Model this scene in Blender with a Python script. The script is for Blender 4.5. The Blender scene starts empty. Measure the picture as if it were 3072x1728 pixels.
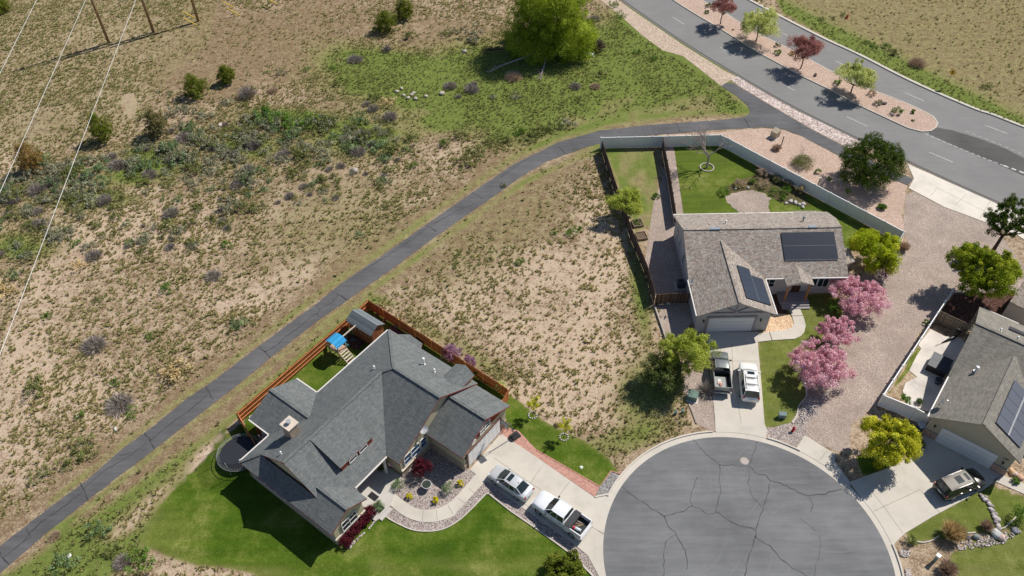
import bpy, bmesh, math, random
import numpy as np
from mathutils import Vector, Matrix
random.seed(7); rng = np.random.default_rng(7)
S = bpy.context.scene; COL = S.collection
R = math.radians
# ------------------------------------------------------------------ camera
FPX, PITCH, ROLL, HC = 2416.0, R(46.07), R(-0.66), 67.5
cd = bpy.data.cameras.new('camera'); cam = bpy.data.objects.new('camera', cd); COL.objects.link(cam)
cd.sensor_width = 36.0; cd.lens = FPX/3072*36; cd.clip_start = 1; cd.clip_end = 9000
cam.matrix_world = (Matrix.Translation((0, 0, HC)) @ Matrix.Rotation(math.pi/2-PITCH, 4, 'X') @ Matrix.Rotation(ROLL, 4, 'Z'))
S.camera = cam
# ------------------------------------------------------------------ light
SUN_AZ, SUN_EL = R(35), R(49)                 # direction towards the sun, counter-clockwise from +X
W = bpy.data.worlds.new('World'); S.world = W; W.use_nodes = True
nt = W.node_tree; nt.nodes.clear()
sky = nt.nodes.new('ShaderNodeTexSky'); sky.sky_type = 'NISHITA'; sky.sun_disc = False
sky.sun_elevation = SUN_EL; sky.sun_rotation = math.pi/2-SUN_AZ; sky.altitude = 1900
bg = nt.nodes.new('ShaderNodeBackground'); bg.inputs['Strength'].default_value = 0.085
wo = nt.nodes.new('ShaderNodeOutputWorld'); nt.links.new(sky.outputs[0], bg.inputs[0]); nt.links.new(bg.outputs[0], wo.inputs[0])
sl = bpy.data.lights.new('sun', 'SUN'); sl.energy = 4.5; sl.angle = R(0.53); sl.color = (1.0, 0.95, 0.87)
sun = bpy.data.objects.new('sun', sl); COL.objects.link(sun)
sd = Vector((math.cos(SUN_AZ)*math.cos(SUN_EL), math.sin(SUN_AZ)*math.cos(SUN_EL), math.sin(SUN_EL)))
sun.rotation_euler = sd.to_track_quat('Z', 'Y').to_euler(); sun.location = sd*200
S.view_settings.view_transform = 'Standard'; S.view_settings.look = 'None'
S.view_settings.exposure = 0.18; S.view_settings.gamma = 1.0
S.render.engine = 'CYCLES'
# ------------------------------------------------------------------ photo <-> world (survey of the place from the photo)
def at(x, y, z=0.0):
    u = (x-1536)/FPX; v = (y-864)/FPX
    u, v = u*math.cos(ROLL)+v*math.sin(ROLL), -u*math.sin(ROLL)+v*math.cos(ROLL)
    d = Vector((u, math.cos(PITCH)-v*math.sin(PITCH), -(math.sin(PITCH)+v*math.cos(PITCH))))
    k = (HC-z)/-d.z
    return Vector((d.x*k, d.y*k, z))
def proj(X, Y, Z=0.0):
    q2 = Z-HC
    zc = Y*math.cos(PITCH)-q2*math.sin(PITCH); vc = -(Y*math.sin(PITCH)+q2*math.cos(PITCH))
    u = X/zc; v = vc/zc
    u, v = u*math.cos(ROLL)-v*math.sin(ROLL), u*math.sin(ROLL)+v*math.cos(ROLL)
    return 1536+FPX*u, 864+FPX*v
def Zm(x0, y0, s): return lambda x, y: (x0+x*s, y0+y*s)
z1 = Zm(0, 0, .3975); z2 = Zm(1024, 0, .3975); z3 = Zm(2048, 0, .3975); zD = Zm(0, 576, .3975); zE = Zm(1024, 576, .3975); zF = Zm(0, 1152, .3975)
zB = Zm(1780, 340, .28986); zb1 = Zm(1900, 560, .25621); zb2 = Zm(1900, 900, .25621); zr = Zm(2412, 560, .25621); zc1 = Zm(2512, 860, .21739)
zc2 = Zm(2412, 1150, .25621); za1 = Zm(690, 880, .21739); za2 = Zm(1100, 1000, .21739); za3 = Zm(600, 1180, .21739); za4 = Zm(1050, 1250, .21739)
za5 = Zm(800, 1400, .21739); za6 = Zm(1340, 1350, .21739); zc3 = Zm(2512, 1413, .21739); zcc = Zm(1780, 1270, .3727); zyt = Zm(1480, 1160, .11664)
# ------------------------------------------------------------------ materials
MC = {}
def _new(name):
    m = bpy.data.materials.new(name); m.use_nodes = True; n = m.node_tree; b = n.nodes['Principled BSDF']; return m, n, b
def L(n, a, b): n.links.new(a, b)
def noise(n, vec, scale, detail=4, rough=.6):
    t = n.nodes.new('ShaderNodeTexNoise'); t.inputs['Scale'].default_value = scale; t.inputs['Detail'].default_value = detail; t.inputs['Roughness'].default_value = rough
    if vec is not None: L(n, vec, t.inputs['Vector'])
    return t.outputs['Fac']
def ramp(n, fac, stops):
    r = n.nodes.new('ShaderNodeValToRGB'); e = r.color_ramp.elements
    while len(e) < len(stops): e.new(.5)
    for el, (p, c) in zip(e, stops):
        el.position = p; el.color = (*c, 1) if len(c) == 3 else c
    L(n, fac, r.inputs[0]); return r.outputs[0]
def mix(n, fac, a, b, mode='MIX'):
    m = n.nodes.new('ShaderNodeMix'); m.data_type = 'RGBA'; m.blend_type = mode
    for s, v in ((m.inputs[0], fac), (m.inputs[6], a), (m.inputs[7], b)):
        if isinstance(v, (int, float)): s.default_value = v
        elif isinstance(v, tuple): s.default_value = (*v, 1)
        else: L(n, v, s)
    return m.outputs[2]
def mth(n, op, a, b=0.0, c=None, clamp=False):
    m = n.nodes.new('ShaderNodeMath'); m.operation = op; m.use_clamp = clamp
    for i, v in enumerate((a, b) if c is None else (a, b, c)):
        if isinstance(v, (int, float)): m.inputs[i].default_value = v
        else: L(n, v, m.inputs[i])
    return m.outputs[0]
def wpos(n):
    g = n.nodes.new('ShaderNodeNewGeometry'); return g.outputs['Position']
def bump(n, b, h, strength=.4, dist=.03):
    u = n.nodes.new('ShaderNodeBump'); u.inputs['Strength'].default_value = strength; u.inputs['Distance'].default_value = dist
    L(n, h, u.inputs['Height']); L(n, u.outputs[0], b.inputs['Normal'])
def M(name, col, rough=.7, var=.12, scale=6., metal=0., coat=0., spec=.4, bmp=0., fine=60.):
    """plain material with a little mottling in its own colour"""
    if name in MC: return MC[name]
    m, n, b = _new(name); p = wpos(n)
    f = noise(n, p, scale, 5); g = noise(n, p, fine, 2)
    s = mth(n, 'ADD', mth(n, 'MULTIPLY', f, .7), mth(n, 'MULTIPLY', g, .3))
    lo = tuple(c*(1-var) for c in col); hi = tuple(min(1, c*(1+var)) for c in col)
    L(n, ramp(n, s, [(.35, lo), (.65, hi)]), b.inputs['Base Color'])
    b.inputs['Roughness'].default_value = rough; b.inputs['Metallic'].default_value = metal
    b.inputs['Specular IOR Level'].default_value = spec
    if coat: b.inputs['Coat Weight'].default_value = coat; b.inputs['Coat Roughness'].default_value = .05
    if bmp: bump(n, b, g, bmp, .02)
    MC[name] = m; return m
LB = 1.7
def leafmat(name, dark, mid, light, trans=.3, nscale=1.2):
    if name in MC: return MC[name]
    m = bpy.data.materials.new(name); m.use_nodes = True; n = m.node_tree; n.nodes.clear()
    a = n.nodes.new('ShaderNodeAttribute'); a.attribute_name = 'Col'
    sp = n.nodes.new('ShaderNodeSeparateColor'); L(n, a.outputs['Color'], sp.inputs[0])
    s = mth(n, 'ADD', mth(n, 'MULTIPLY', sp.outputs[0], .6), mth(n, 'MULTIPLY', noise(n, wpos(n), nscale, 3), .4))
    bo = lambda c: tuple(min(.92, k*LB) for k in c)
    c = ramp(n, s, [(.2, bo(dark)), (.5, bo(mid)), (.78, bo(light))])
    d = n.nodes.new('ShaderNodeBsdfDiffuse'); t = n.nodes.new('ShaderNodeBsdfTranslucent'); x = n.nodes.new('ShaderNodeMixShader'); o = n.nodes.new('ShaderNodeOutputMaterial')
    L(n, c, d.inputs[0]); L(n, c, t.inputs[0]); x.inputs[0].default_value = trans
    L(n, d.outputs[0], x.inputs[1]); L(n, t.outputs[0], x.inputs[2]); L(n, x.outputs[0], o.inputs[0])
    MC[name] = m; return m
def gravelmat(name, c1, c2, c3, scale=9., stain=.15):
    if name in MC: return MC[name]
    m, n, b = _new(name); p = wpos(n)
    v = n.nodes.new('ShaderNodeTexVoronoi'); v.inputs['Scale'].default_value = scale; L(n, p, v.inputs['Vector'])
    sp = n.nodes.new('ShaderNodeSeparateColor'); L(n, v.outputs['Color'], sp.inputs[0])
    c = ramp(n, sp.outputs[0], [(0., c1), (.45, c2), (.9, c3), (1., tuple(min(1, k*1.25) for k in c3))])
    big = noise(n, p, .35, 5, .65)
    L(n, mix(n, mth(n, 'MULTIPLY', ramp(n, big, [(.35, (0, 0, 0)), (.7, (1, 1, 1))]), stain*2), c, tuple(k*.62 for k in c2)), b.inputs['Base Color'])
    b.inputs['Roughness'].default_value = .95; b.inputs['Specular IOR Level'].default_value = .1
    bump(n, b, v.outputs['Distance'], .9, .05); MC[name] = m; return m
def asphaltmat(name, col, crack=0., patch=.18):
    if name in MC: return MC[name]
    m, n, b = _new(name); p = wpos(n)
    f = noise(n, p, .16, 6, .6); g = noise(n, p, 45, 2)
    mp = n.nodes.new('ShaderNodeMapping'); mp.inputs['Rotation'].default_value = (0, 0, R(28)); mp.inputs['Scale'].default_value = (.25, 2.2, 1); L(n, p, mp.inputs[0])
    st = noise(n, mp.outputs[0], .9, 5, .7); stn = ramp(n, noise(n, p, 1.3, 3, .6), [(.66, (0, 0, 0)), (.78, (1, 1, 1))])
    s = mth(n, 'ADD', mth(n, 'ADD', mth(n, 'MULTIPLY', f, .5), mth(n, 'MULTIPLY', g, .2)), mth(n, 'MULTIPLY', st, .3))
    c = ramp(n, s, [(.36, tuple(k*(1-patch) for k in col)), (.5, col), (.64, tuple(k*(1+patch) for k in col))])
    sc = ramp(n, noise(n, mp.outputs[0], 2.6, 4, .75), [(.66, (0, 0, 0)), (.74, (1, 1, 1))])
    c = mix(n, mth(n, 'MULTIPLY', stn, .3), c, tuple(k*.7 for k in col))
    L(n, mix(n, mth(n, 'MULTIPLY', sc, .3), c, tuple(k*1.5 for k in col)), b.inputs['Base Color'])
    b.inputs['Roughness'].default_value = .88; b.inputs['Specular IOR Level'].default_value = .25
    bump(n, b, g, .25, .01); MC[name] = m; return m
def concretemat(name, col, var=.1):
    if name in MC: return MC[name]
    m, n, b = _new(name); p = wpos(n)
    f = noise(n, p, .45, 6, .62); g = noise(n, p, 30, 3)
    s = mth(n, 'ADD', mth(n, 'MULTIPLY', f, .75), mth(n, 'MULTIPLY', g, .25))
    c = ramp(n, s, [(.34, tuple(k*(1-var*1.6) for k in col)), (.5, col), (.66, tuple(k*(1+var*.7) for k in col))])
    sp = ramp(n, noise(n, p, 3.1, 2, .5), [(.70, (0, 0, 0)), (.78, (1, 1, 1))])
    L(n, mix(n, mth(n, 'MULTIPLY', sp, .18), c, tuple(k*.6 for k in col)), b.inputs['Base Color'])
    b.inputs['Roughness'].default_value = .85; b.inputs['Specular IOR Level'].default_value = .25; bump(n, b, g, .15, .01)
    MC[name] = m; return m
def shinglemat(name, cols, bw=.33, bh=.14, mortar=(.03, .03, .03), sun=.5, gap=.012, light=.15, grain=1.):
    if name in MC: return MC[name]
    m, n, b = _new(name); uv = n.nodes.new('ShaderNodeUVMap')
    br = n.nodes.new('ShaderNodeTexBrick'); L(n, uv.outputs[0], br.inputs['Vector'])
    br.inputs['Scale'].default_value = 1; br.inputs['Brick Width'].default_value = bw; br.inputs['Row Height'].default_value = bh
    br.inputs['Mortar Size'].default_value = gap; br.inputs['Mortar Smooth'].default_value = .3; br.inputs['Bias'].default_value = 0
    br.inputs['Color1'].default_value = (0, 0, 0, 1); br.inputs['Color2'].default_value = (1, 1, 1, 1); br.inputs['Mortar'].default_value = (.35, .35, .35, 1)
    f = noise(n, wpos(n), .5, 4)
    k = len(cols)
    c = ramp(n, br.outputs['Color'], [(i/(k-1), cc) for i, cc in enumerate(cols)])
    mps = n.nodes.new('ShaderNodeMapping'); L(n, uv.outputs[0], mps.inputs[0]); mps.inputs['Scale'].default_value = (1.6, .22, 1)
    stk = noise(n, mps.outputs[0], 1.4, 5, .7); c = mix(n, mth(n, 'MULTIPLY', f, light*2), c, tuple(x*1.35 for x in cols[-1]))
    c = mix(n, 1., c, ramp(n, noise(n, wpos(n), 5.5, 3, .8), [(.36, (1-.22*grain,)*3), (.5, (1, 1, 1)), (.64, (1+.24*grain, 1+.23*grain, 1+.2*grain))]), 'MULTIPLY')
    c = mix(n, 1., c, ramp(n, stk, [(.3, (.80, .80, .80)), (.5, (1, 1, 1)), (.72, (1.14, 1.13, 1.10))]), 'MULTIPLY')
    c = mix(n, mth(n, 'MULTIPLY', br.outputs['Fac'], .75), c, mortar)
    L(n, c, b.inputs['Base Color']); b.inputs['Roughness'].default_value = .93; b.inputs['Specular IOR Level'].default_value = .15
    bump(n, b, mth(n, 'SUBTRACT', 1., br.outputs['Fac']), .35, .03)
    MC[name] = m; return m
def plankmat(name, c1, c2, w=.14, vertical=True, gap=.01):
    if name in MC: return MC[name]
    m, n, b = _new(name); uv = n.nodes.new('ShaderNodeUVMap')
    mp = n.nodes.new('ShaderNodeMapping'); L(n, uv.outputs[0], mp.inputs[0])
    if vertical: mp.inputs['Rotation'].default_value = (0, 0, R(90))
    br = n.nodes.new('ShaderNodeTexBrick'); L(n, mp.outputs[0], br.inputs['Vector'])
    br.inputs['Scale'].default_value = 1; br.inputs['Brick Width'].default_value = 40.; br.inputs['Row Height'].default_value = w
    br.inputs['Mortar Size'].default_value = gap; br.inputs['Bias'].default_value = 0
    br.inputs['Color1'].default_value = (0, 0, 0, 1); br.inputs['Color2'].default_value = (1, 1, 1, 1)
    mp2 = n.nodes.new('ShaderNodeMapping'); L(n, uv.outputs[0], mp2.inputs[0]); mp2.inputs['Scale'].default_value = (14, 1.2, 1) if vertical else (1.2, 14, 1)
    g = noise(n, mp2.outputs[0], 2.2, 5, .7)
    v = n.nodes.new('ShaderNodeTexWhiteNoise'); v.noise_dimensions = '1D'
    se = n.nodes.new('ShaderNodeSeparateXYZ'); L(n, mp.outputs[0], se.inputs[0]); L(n, mth(n, 'FLOOR', mth(n, 'DIVIDE', se.outputs[1], w)), v.inputs['W'])
    s = mth(n, 'ADD', mth(n, 'MULTIPLY', v.outputs[0], .5), mth(n, 'MULTIPLY', g, .5))
    c = ramp(n, s, [(.2, c1), (.75, c2)])
    L(n, mix(n, mth(n, 'MULTIPLY', br.outputs['Fac'], .8), c, tuple(x*.2 for x in c1)), b.inputs['Base Color'])
    b.inputs['Roughness'].default_value = .85; b.inputs['Specular IOR Level'].default_value = .2
    MC[name] = m; return m
def brickmat(name, c1, c2, mort, bw=.22, bh=.075):
    if name in MC: return MC[name]
    m, n, b = _new(name); uv = n.nodes.new('ShaderNodeUVMap'); br = n.nodes.new('ShaderNodeTexBrick'); L(n, uv.outputs[0], br.inputs['Vector'])
    br.inputs['Scale'].default_value = 1; br.inputs['Brick Width'].default_value = bw; br.inputs['Row Height'].default_value = bh; br.inputs['Mortar Size'].default_value = bh*.12
    br.inputs['Color1'].default_value = (*c1, 1); br.inputs['Color2'].default_value = (*c2, 1); br.inputs['Mortar'].default_value = (*mort, 1)
    L(n, mix(n, .45, br.outputs['Color'], ramp(n, noise(n, wpos(n), 5, 5), [(.35, tuple(x*.7 for x in c1)), (.65, tuple(min(1, x*1.3) for x in c2))])), b.inputs['Base Color'])
    b.inputs['Roughness'].default_value = .9; bump(n, b, mth(n, 'SUBTRACT', 1., br.outputs['Fac']), .6, .02); MC[name] = m; return m
# ------------------------------------------------------------------ mesh builder
class MB:
    def __init__(s): s.v = []; s.f = []; s.m = []; s.sm = []
    def poly(s, pts, mi=0, smooth=False):
        i = len(s.v); s.v += [tuple(p) for p in pts]; s.f.append(tuple(range(i, i+len(pts)))); s.m.append(mi); s.sm.append(smooth)
    def mesh(s, vs, fs, mi=0, smooth=False):
        i = len(s.v); s.v += [tuple(p) for p in vs]
        for f in fs: s.f.append(tuple(i+k for k in f)); s.m.append(mi); s.sm.append(smooth)
    def prism(s, p2, z0, z1, mi=0, top=None, bottom=True):
        n = len(p2); a = sum(p2[i][0]*p2[(i+1) % n][1]-p2[(i+1) % n][0]*p2[i][1] for i in range(n))
        if a < 0: p2 = p2[::-1]
        vs = [(p[0], p[1], z0) for p in p2]+[(p[0], p[1], z1) for p in p2]
        b0 = len(s.v); s.mesh(vs, [(i, (i+1) % n, n+(i+1) % n, n+i) for i in range(n)], mi)
        s.f.append(tuple(range(b0+n, b0+2*n))); s.m.append(mi if top is None else top); s.sm.append(False)
        if bottom: s.f.append(tuple(range(b0+n-1, b0-1, -1))); s.m.append(mi); s.sm.append(False)
    def box(s, c, d, rz=0., mi=0, rx=0., ry=0.):
        m = Matrix.Rotation(rz, 3, 'Z') @ Matrix.Rotation(ry, 3, 'Y') @ Matrix.Rotation(rx, 3, 'X'); c = Vector(c)
        vs = [c+m @ Vector((x*d[0]/2, y*d[1]/2, z*d[2]/2)) for x, y, z in ((-1, -1, -1), (1, -1, -1), (1, 1, -1), (-1, 1, -1), (-1, -1, 1), (1, -1, 1), (1, 1, 1), (-1, 1, 1))]
        s.mesh(vs, [(0, 3, 2, 1), (4, 5, 6, 7), (0, 1, 5, 4), (1, 2, 6, 5), (2, 3, 7, 6), (3, 0, 4, 7)], mi)
    def bar(s, p0, p1, w, h, mi=0, up=(0, 0, 1)):
        p0 = Vector(p0); p1 = Vector(p1); d = (p1-p0).normalized(); up = Vector(up)
        if abs(d.dot(up)) > .98: up = Vector((1, 0, 0))
        a = d.cross(up).normalized(); b = a.cross(d).normalized(); vs = []
        for p in (p0, p1):
            for x, y in ((-1, -1), (1, -1), (1, 1), (-1, 1)): vs.append(p+a*x*w/2+b*y*h/2)
        s.mesh(vs, [(0, 1, 2, 3)[::-1], (4, 5, 6, 7), (0, 1, 5, 4), (1, 2, 6, 5), (2, 3, 7, 6), (3, 0, 4, 7)], mi)
    def tube(s, path, r, n=8, mi=0, smooth=True, caps=True):
        path = [Vector(p) for p in path]; k = len(path); rr = r if isinstance(r, (list, tuple)) else [r]*k; vs = []
        for i, p in enumerate(path):
            d = (path[min(i+1, k-1)]-path[max(i-1, 0)]).normalized(); up = Vector((0, 0, 1)) if abs(d.z) < .9 else Vector((1, 0, 0))
            a = d.cross(up).normalized(); b = a.cross(d).normalized()
            for j in range(n):
                t = 2*math.pi*j/n; vs.append(p+(a*math.cos(t)+b*math.sin(t))*rr[i])
        fs = [(i*n+j, i*n+(j+1) % n, (i+1)*n+(j+1) % n, (i+1)*n+j) for i in range(k-1) for j in range(n)]
        b0 = len(s.v); s.mesh(vs, fs, mi, smooth); e0 = b0+(k-1)*n
        if caps:
            s.f += [tuple(range(b0+n-1, b0-1, -1)), tuple(range(e0, e0+n))]; s.m += [mi]*2; s.sm += [False]*2
    def cyl(s, c, r, h, n=16, mi=0, r2=None): s.tube([c, (c[0], c[1], c[2]+h)], [r, r if r2 is None else r2], n, mi)
    def ball(s, c, r, n=10, m=7, mi=0, jit=0., seed=0):
        if not isinstance(r, (list, tuple)): r = (r, r, r)
        q = random.Random(seed); vs = []; 
        for i in range(1, m):
            ph = math.pi*i/m
            for j in range(n):
                t = 2*math.pi*j/n; k = 1+q.uniform(-jit, jit)
                vs.append((c[0]+r[0]*k*math.sin(ph)*math.cos(t), c[1]+r[1]*k*math.sin(ph)*math.sin(t), c[2]+r[2]*k*math.cos(ph)))
        vs += [(c[0], c[1], c[2]+r[2]), (c[0], c[1], c[2]-r[2])]; a = len(vs)-2; b = a+1
        fs = [(i*n+j, (i+1)*n+j, (i+1)*n+(j+1) % n, i*n+(j+1) % n) for i in range(m-2) for j in range(n)]
        fs += [(a, j, (j+1) % n) for j in range(n)]+[(b, (m-2)*n+(j+1) % n, (m-2)*n+j) for j in range(n)]
        s.mesh(vs, fs, mi, True)
    def build(s, name, mats, parent=None, loc=(0, 0, 0), rz=0.):
        me = bpy.data.meshes.new(name); me.from_pydata(s.v, [], s.f)
        mats = mats if isinstance(mats, (list, tuple)) else [mats]
        for m in mats: me.materials.append(m)
        me.polygons.foreach_set('material_index', s.m); me.polygons.foreach_set('use_smooth', s.sm)
        uv = me.uv_layers.new(name='UVMap'); me.update()
        for p in me.polygons:
            nn = p.normal
            if abs(nn.z) > .995: h = Vector((1, 0, 0)); t = Vector((0, 1, 0))
            else: h = Vector((-nn.y, nn.x, 0)).normalized(); t = nn.cross(h)
            for li in p.loop_indices:
                q = me.vertices[me.loops[li].vertex_index].co; uv.data[li].uv = (q.dot(h), q.dot(t))
        o = bpy.data.objects.new(name, me); COL.objects.link(o); o.location = loc; o.rotation_euler = (0, 0, rz)
        if parent is not None: o.parent = parent
        return o
def parts(mb, name, mats, parent):
    """every loose piece of mb becomes an object of its own"""
    root = list(range(len(mb.v)))
    def find(i):
        while root[i] != i: root[i] = root[root[i]]; i = root[i]
        return i
    for f in mb.f:
        for i in f[1:]: root[find(i)] = find(f[0])
    cl = {}
    for fi, f in enumerate(mb.f): cl.setdefault(find(f[0]), []).append(fi)
    out = []
    for fl in cl.values():
        ids = sorted({i for k in fl for i in mb.f[k]}); ix = {i: j for j, i in enumerate(ids)}; m = MB()
        m.v = [mb.v[i] for i in ids]; m.f = [tuple(ix[i] for i in mb.f[k]) for k in fl]; m.m = [mb.m[k] for k in fl]; m.sm = [mb.sm[k] for k in fl]
        out.append(m.build(name, mats, parent))
    return out
def npmesh(name, v, f, mats, col=None, parent=None, loc=(0, 0, 0), fm=None):
    v = np.asarray(v, np.float32); f = np.asarray(f, np.int32); k = f.shape[1]
    me = bpy.data.meshes.new(name); me.vertices.add(len(v)); me.vertices.foreach_set('co', v.ravel())
    me.loops.add(f.size); me.loops.foreach_set('vertex_index', f.ravel()); me.polygons.add(len(f))
    me.polygons.foreach_set('loop_start', np.arange(0, f.size, k, dtype=np.int32)); me.polygons.foreach_set('loop_total', np.full(len(f), k, np.int32))
    for m in (mats if isinstance(mats, (list, tuple)) else [mats]): me.materials.append(m)
    if fm is not None: me.polygons.foreach_set('material_index', np.asarray(fm, np.int32))
    if col is not None:
        a = me.attributes.new('Col', 'FLOAT_COLOR', 'POINT'); c = np.ones((len(v), 4), np.float32); c[:, :col.shape[1]] = col; a.data.foreach_set('color', c.ravel())
    me.update(calc_edges=True)
    o = bpy.data.objects.new(name, me); COL.objects.link(o); o.location = loc
    if parent is not None: o.parent = parent
    return o
def thing(name, label, cat, loc=(0, 0, 0), rz=0., group=None):
    o = bpy.data.objects.new(name, None); COL.objects.link(o); o.location = loc; o.rotation_euler = (0, 0, rz); o.empty_display_size = .3
    o['label'] = label; o['category'] = cat
    if group: o['group'] = group
    return o
def tag(o, label, cat, group=None):
    o['label'] = label; o['category'] = cat
    if group: o['group'] = group
    return o
def struct(o): o['kind'] = 'structure'; return o
def dup(root, loc, rz=0., label=None, group=None, sc=1.):
    r = root.copy(); COL.objects.link(r); r.location = loc; r.rotation_euler = (0, 0, rz)
    r.scale = (sc, sc, sc) if not isinstance(sc, tuple) else sc
    if label: r['label'] = label
    if group: r['group'] = group
    for ch in list(root.children):
        c = ch.copy(); COL.objects.link(c); c.parent = r
        for g in list(ch.children):
            d = g.copy(); COL.objects.link(d); d.parent = c
    return r
# ------------------------------------------------------------------ flat sheets
def P2(pts, z=0.): return [tuple(at(x, y, z))[:2] for x, y in pts]
def smoothline(pts, k=4, closed=False):
    """Catmull-Rom through points"""
    out = []; n = len(pts)
    for i in range(n if closed else n-1):
        p = [pts[(i+j-1) % n] if closed else pts[min(max(i+j-1, 0), n-1)] for j in range(4)]
        for t in range(k):
            t = t/k
            out.append(tuple(.5*((2*p[1][a])+(-p[0][a]+p[2][a])*t+(2*p[0][a]-5*p[1][a]+4*p[2][a]-p[3][a])*t*t+(-p[0][a]+3*p[1][a]-3*p[2][a]+p[3][a])*t**3) for a in range(2)))
    if not closed: out.append(tuple(pts[-1]))
    return out
def jag(p2, amp=.12, step=.5, seed=1):
    q = random.Random(seed); out = []
    for i in range(len(p2)):
        a = Vector(p2[i]); b = Vector(p2[(i+1) % len(p2)]); n = max(1, int((b-a).length/step)); d = (b-a).normalized() if (b-a).length > 0 else Vector((1, 0)); w = Vector((-d.y, d.x))
        for k in range(n): out.append(tuple(a.lerp(b, k/n)+w*q.uniform(-amp, amp)))
    return out
def sheet(name, p2, z, mat, thick=0., parent=None):
    mb = MB(); n = len(p2); a = sum(p2[i][0]*p2[(i+1) % n][1]-p2[(i+1) % n][0]*p2[i][1] for i in range(n))
    if a < 0: p2 = p2[::-1]
    q = [p2[i] for i in range(n) if (Vector(p2[i])-Vector(p2[i-1])).length > .01]; k = len(q)
    from mathutils.geometry import tessellate_polygon
    tr = tessellate_polygon([[Vector((x, y, 0)) for x, y in q]]); vs = [(x, y, z) for x, y in q]; fs = []
    for t in tr:
        a3, b3, c3 = (Vector(q[i]) for i in t); cr = (b3-a3).cross(c3-a3)
        if abs(cr) > 1e-7: fs.append(tuple(t) if cr > 0 else tuple(t[::-1]))
    mb.mesh(vs, fs)
    if thick: mb.mesh(vs+[(x, y, z-thick) for x, y in q], [(k+i, k+(i+1) % k, (i+1) % k, i) for i in range(k)])
    o = mb.build(name, mat, parent)
    return o
def ribbon(mb, line, w, z, mi=0, h=0.):
    """strip of width w along a 2D line, raised by h"""
    n = len(line); Lf = []; Rt = []
    for i in range(n):
        a = Vector(line[max(i-1, 0)]); b = Vector(line[min(i+1, n-1)]); d = (b-a).normalized(); q = Vector((-d.y, d.x)); p = Vector(line[i]); ww = w[i] if isinstance(w, list) else w
        Lf.append(p+q*ww/2); Rt.append(p-q*ww/2)
    vs = [(*p, z+h) for p in Lf]+[(*p, z+h) for p in Rt]
    mb.mesh(vs, [(n+i, n+i+1, i+1, i) for i in range(n-1)], mi)
    if h:
        for side, fl in ((Lf, 0), (Rt, 1)):
            q = [(*p, z+h) for p in side]+[(*p, z-.02) for p in side]
            mb.mesh(q, [((i, i+1, n+i+1, n+i) if fl else (i+1, i, n+i, n+i+1)) for i in range(n-1)], mi)
        mb.poly([(*Lf[0], z+h), (*Rt[0], z+h), (*Rt[0], z-.02), (*Lf[0], z-.02)], mi); mb.poly([(*Rt[-1], z+h), (*Lf[-1], z+h), (*Lf[-1], z-.02), (*Rt[-1], z-.02)], mi)
def dens(line, step=.5, amp=0., seed=0):
    q = random.Random(seed); out = []
    for a, b in zip(line[:-1], line[1:]):
        a = Vector(a); b = Vector(b); n = max(1, int((b-a).length/step)); d = (b-a).normalized(); w = Vector((-d.y, d.x))
        for k in range(n): out.append(tuple(a.lerp(b, k/n)+w*(q.uniform(-amp, amp) if (k or out) else 0)))
    out.append(tuple(line[-1])); return out
# ================================================================== THE GROUND
BG = 1.1925   # factor from a small copy of the photo used for surveying
def bg(pts): return [(x*BG, y*BG) for x, y in pts]
def inpoly(px, py, poly):
    ins = np.zeros(px.shape, bool); n = len(poly)
    for i in range(n):
        x1, y1 = poly[i]; x2, y2 = poly[(i+1) % n]
        c = (y1 > py) != (y2 > py)
        with np.errstate(divide='ignore', invalid='ignore'): ins ^= c & (px < (x2-x1)*(py-y1)/(y2-y1+1e-9)+x1)
    return ins
def pdist(px, py, poly):
    d = np.full(px.shape, 1e9); n = len(poly)
    for i in range(n):
        x1, y1 = poly[i]; x2, y2 = poly[(i+1) % n]; dx, dy = x2-x1, y2-y1
        t = np.clip(((px-x1)*dx+(py-y1)*dy)/(dx*dx+dy*dy+1e-9), 0, 1); d = np.minimum(d, np.hypot(px-x1-t*dx, py-y1-t*dy))
    return d
def pmask(px, py, poly, soft):
    d = pdist(px, py, poly)*np.where(inpoly(px, py, poly), 1, -1); t = np.clip(d/soft*.5+.5, 0, 1); return t*t*(3-2*t)
def blob(px, py, cx, cy, rx, ry, ang=0.):
    a = R(ang); dx = px-cx; dy = py-cy; u = dx*math.cos(a)+dy*math.sin(a); v = -dx*math.sin(a)+dy*math.cos(a)
    return np.exp(-((u/rx)**2+(v/ry)**2)**1.4)
def vnoise(x, y, s, seed=0):
    """smooth value noise with numpy"""
    q = np.random.default_rng(seed); T = q.random((64, 64)); x = x/s; y = y/s; xi = np.floor(x).astype(int); yi = np.floor(y).astype(int); fx = x-xi; fy = y-yi
    fx = fx*fx*(3-2*fx); fy = fy*fy*(3-2*fy); g = lambda a, b: T[a % 64, b % 64]
    return (g(xi, yi)*(1-fx)+g(xi+1, yi)*fx)*(1-fy)+(g(xi, yi+1)*(1-fx)+g(xi+1, yi+1)*fx)*fy
TRAIL_UP = [(-420, 1965), (-140, 1745), (0, 1639), (120, 1545), (254, 1446), (378, 1339), (445, 1291), (564, 1194), (628, 1152), (779, 1037), (946, 914), (1024, 850), (1150, 765), (1278, 675), (1416, 578), (1541, 493), (1676, 427), (1799, 392), (1938, 376), (2048, 368), (2167, 360), (2231, 352)]
TRAIL_LO = [(2286, 382), (2239, 385), (2147, 390), (2048, 399), (1994, 403), (1900, 410), (1799, 431), (1755, 443), (1644, 483), (1565, 529), (1501, 576), (1390, 652), (1278, 731), (1171, 811), (1096, 862), (1038, 904), (964, 955), (881, 1019), (812, 1073), (716, 1152), (652, 1202), (465, 1347), (262, 1502), (119, 1617), (0, 1720), (-140, 1835), (-420, 2055)]
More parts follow.
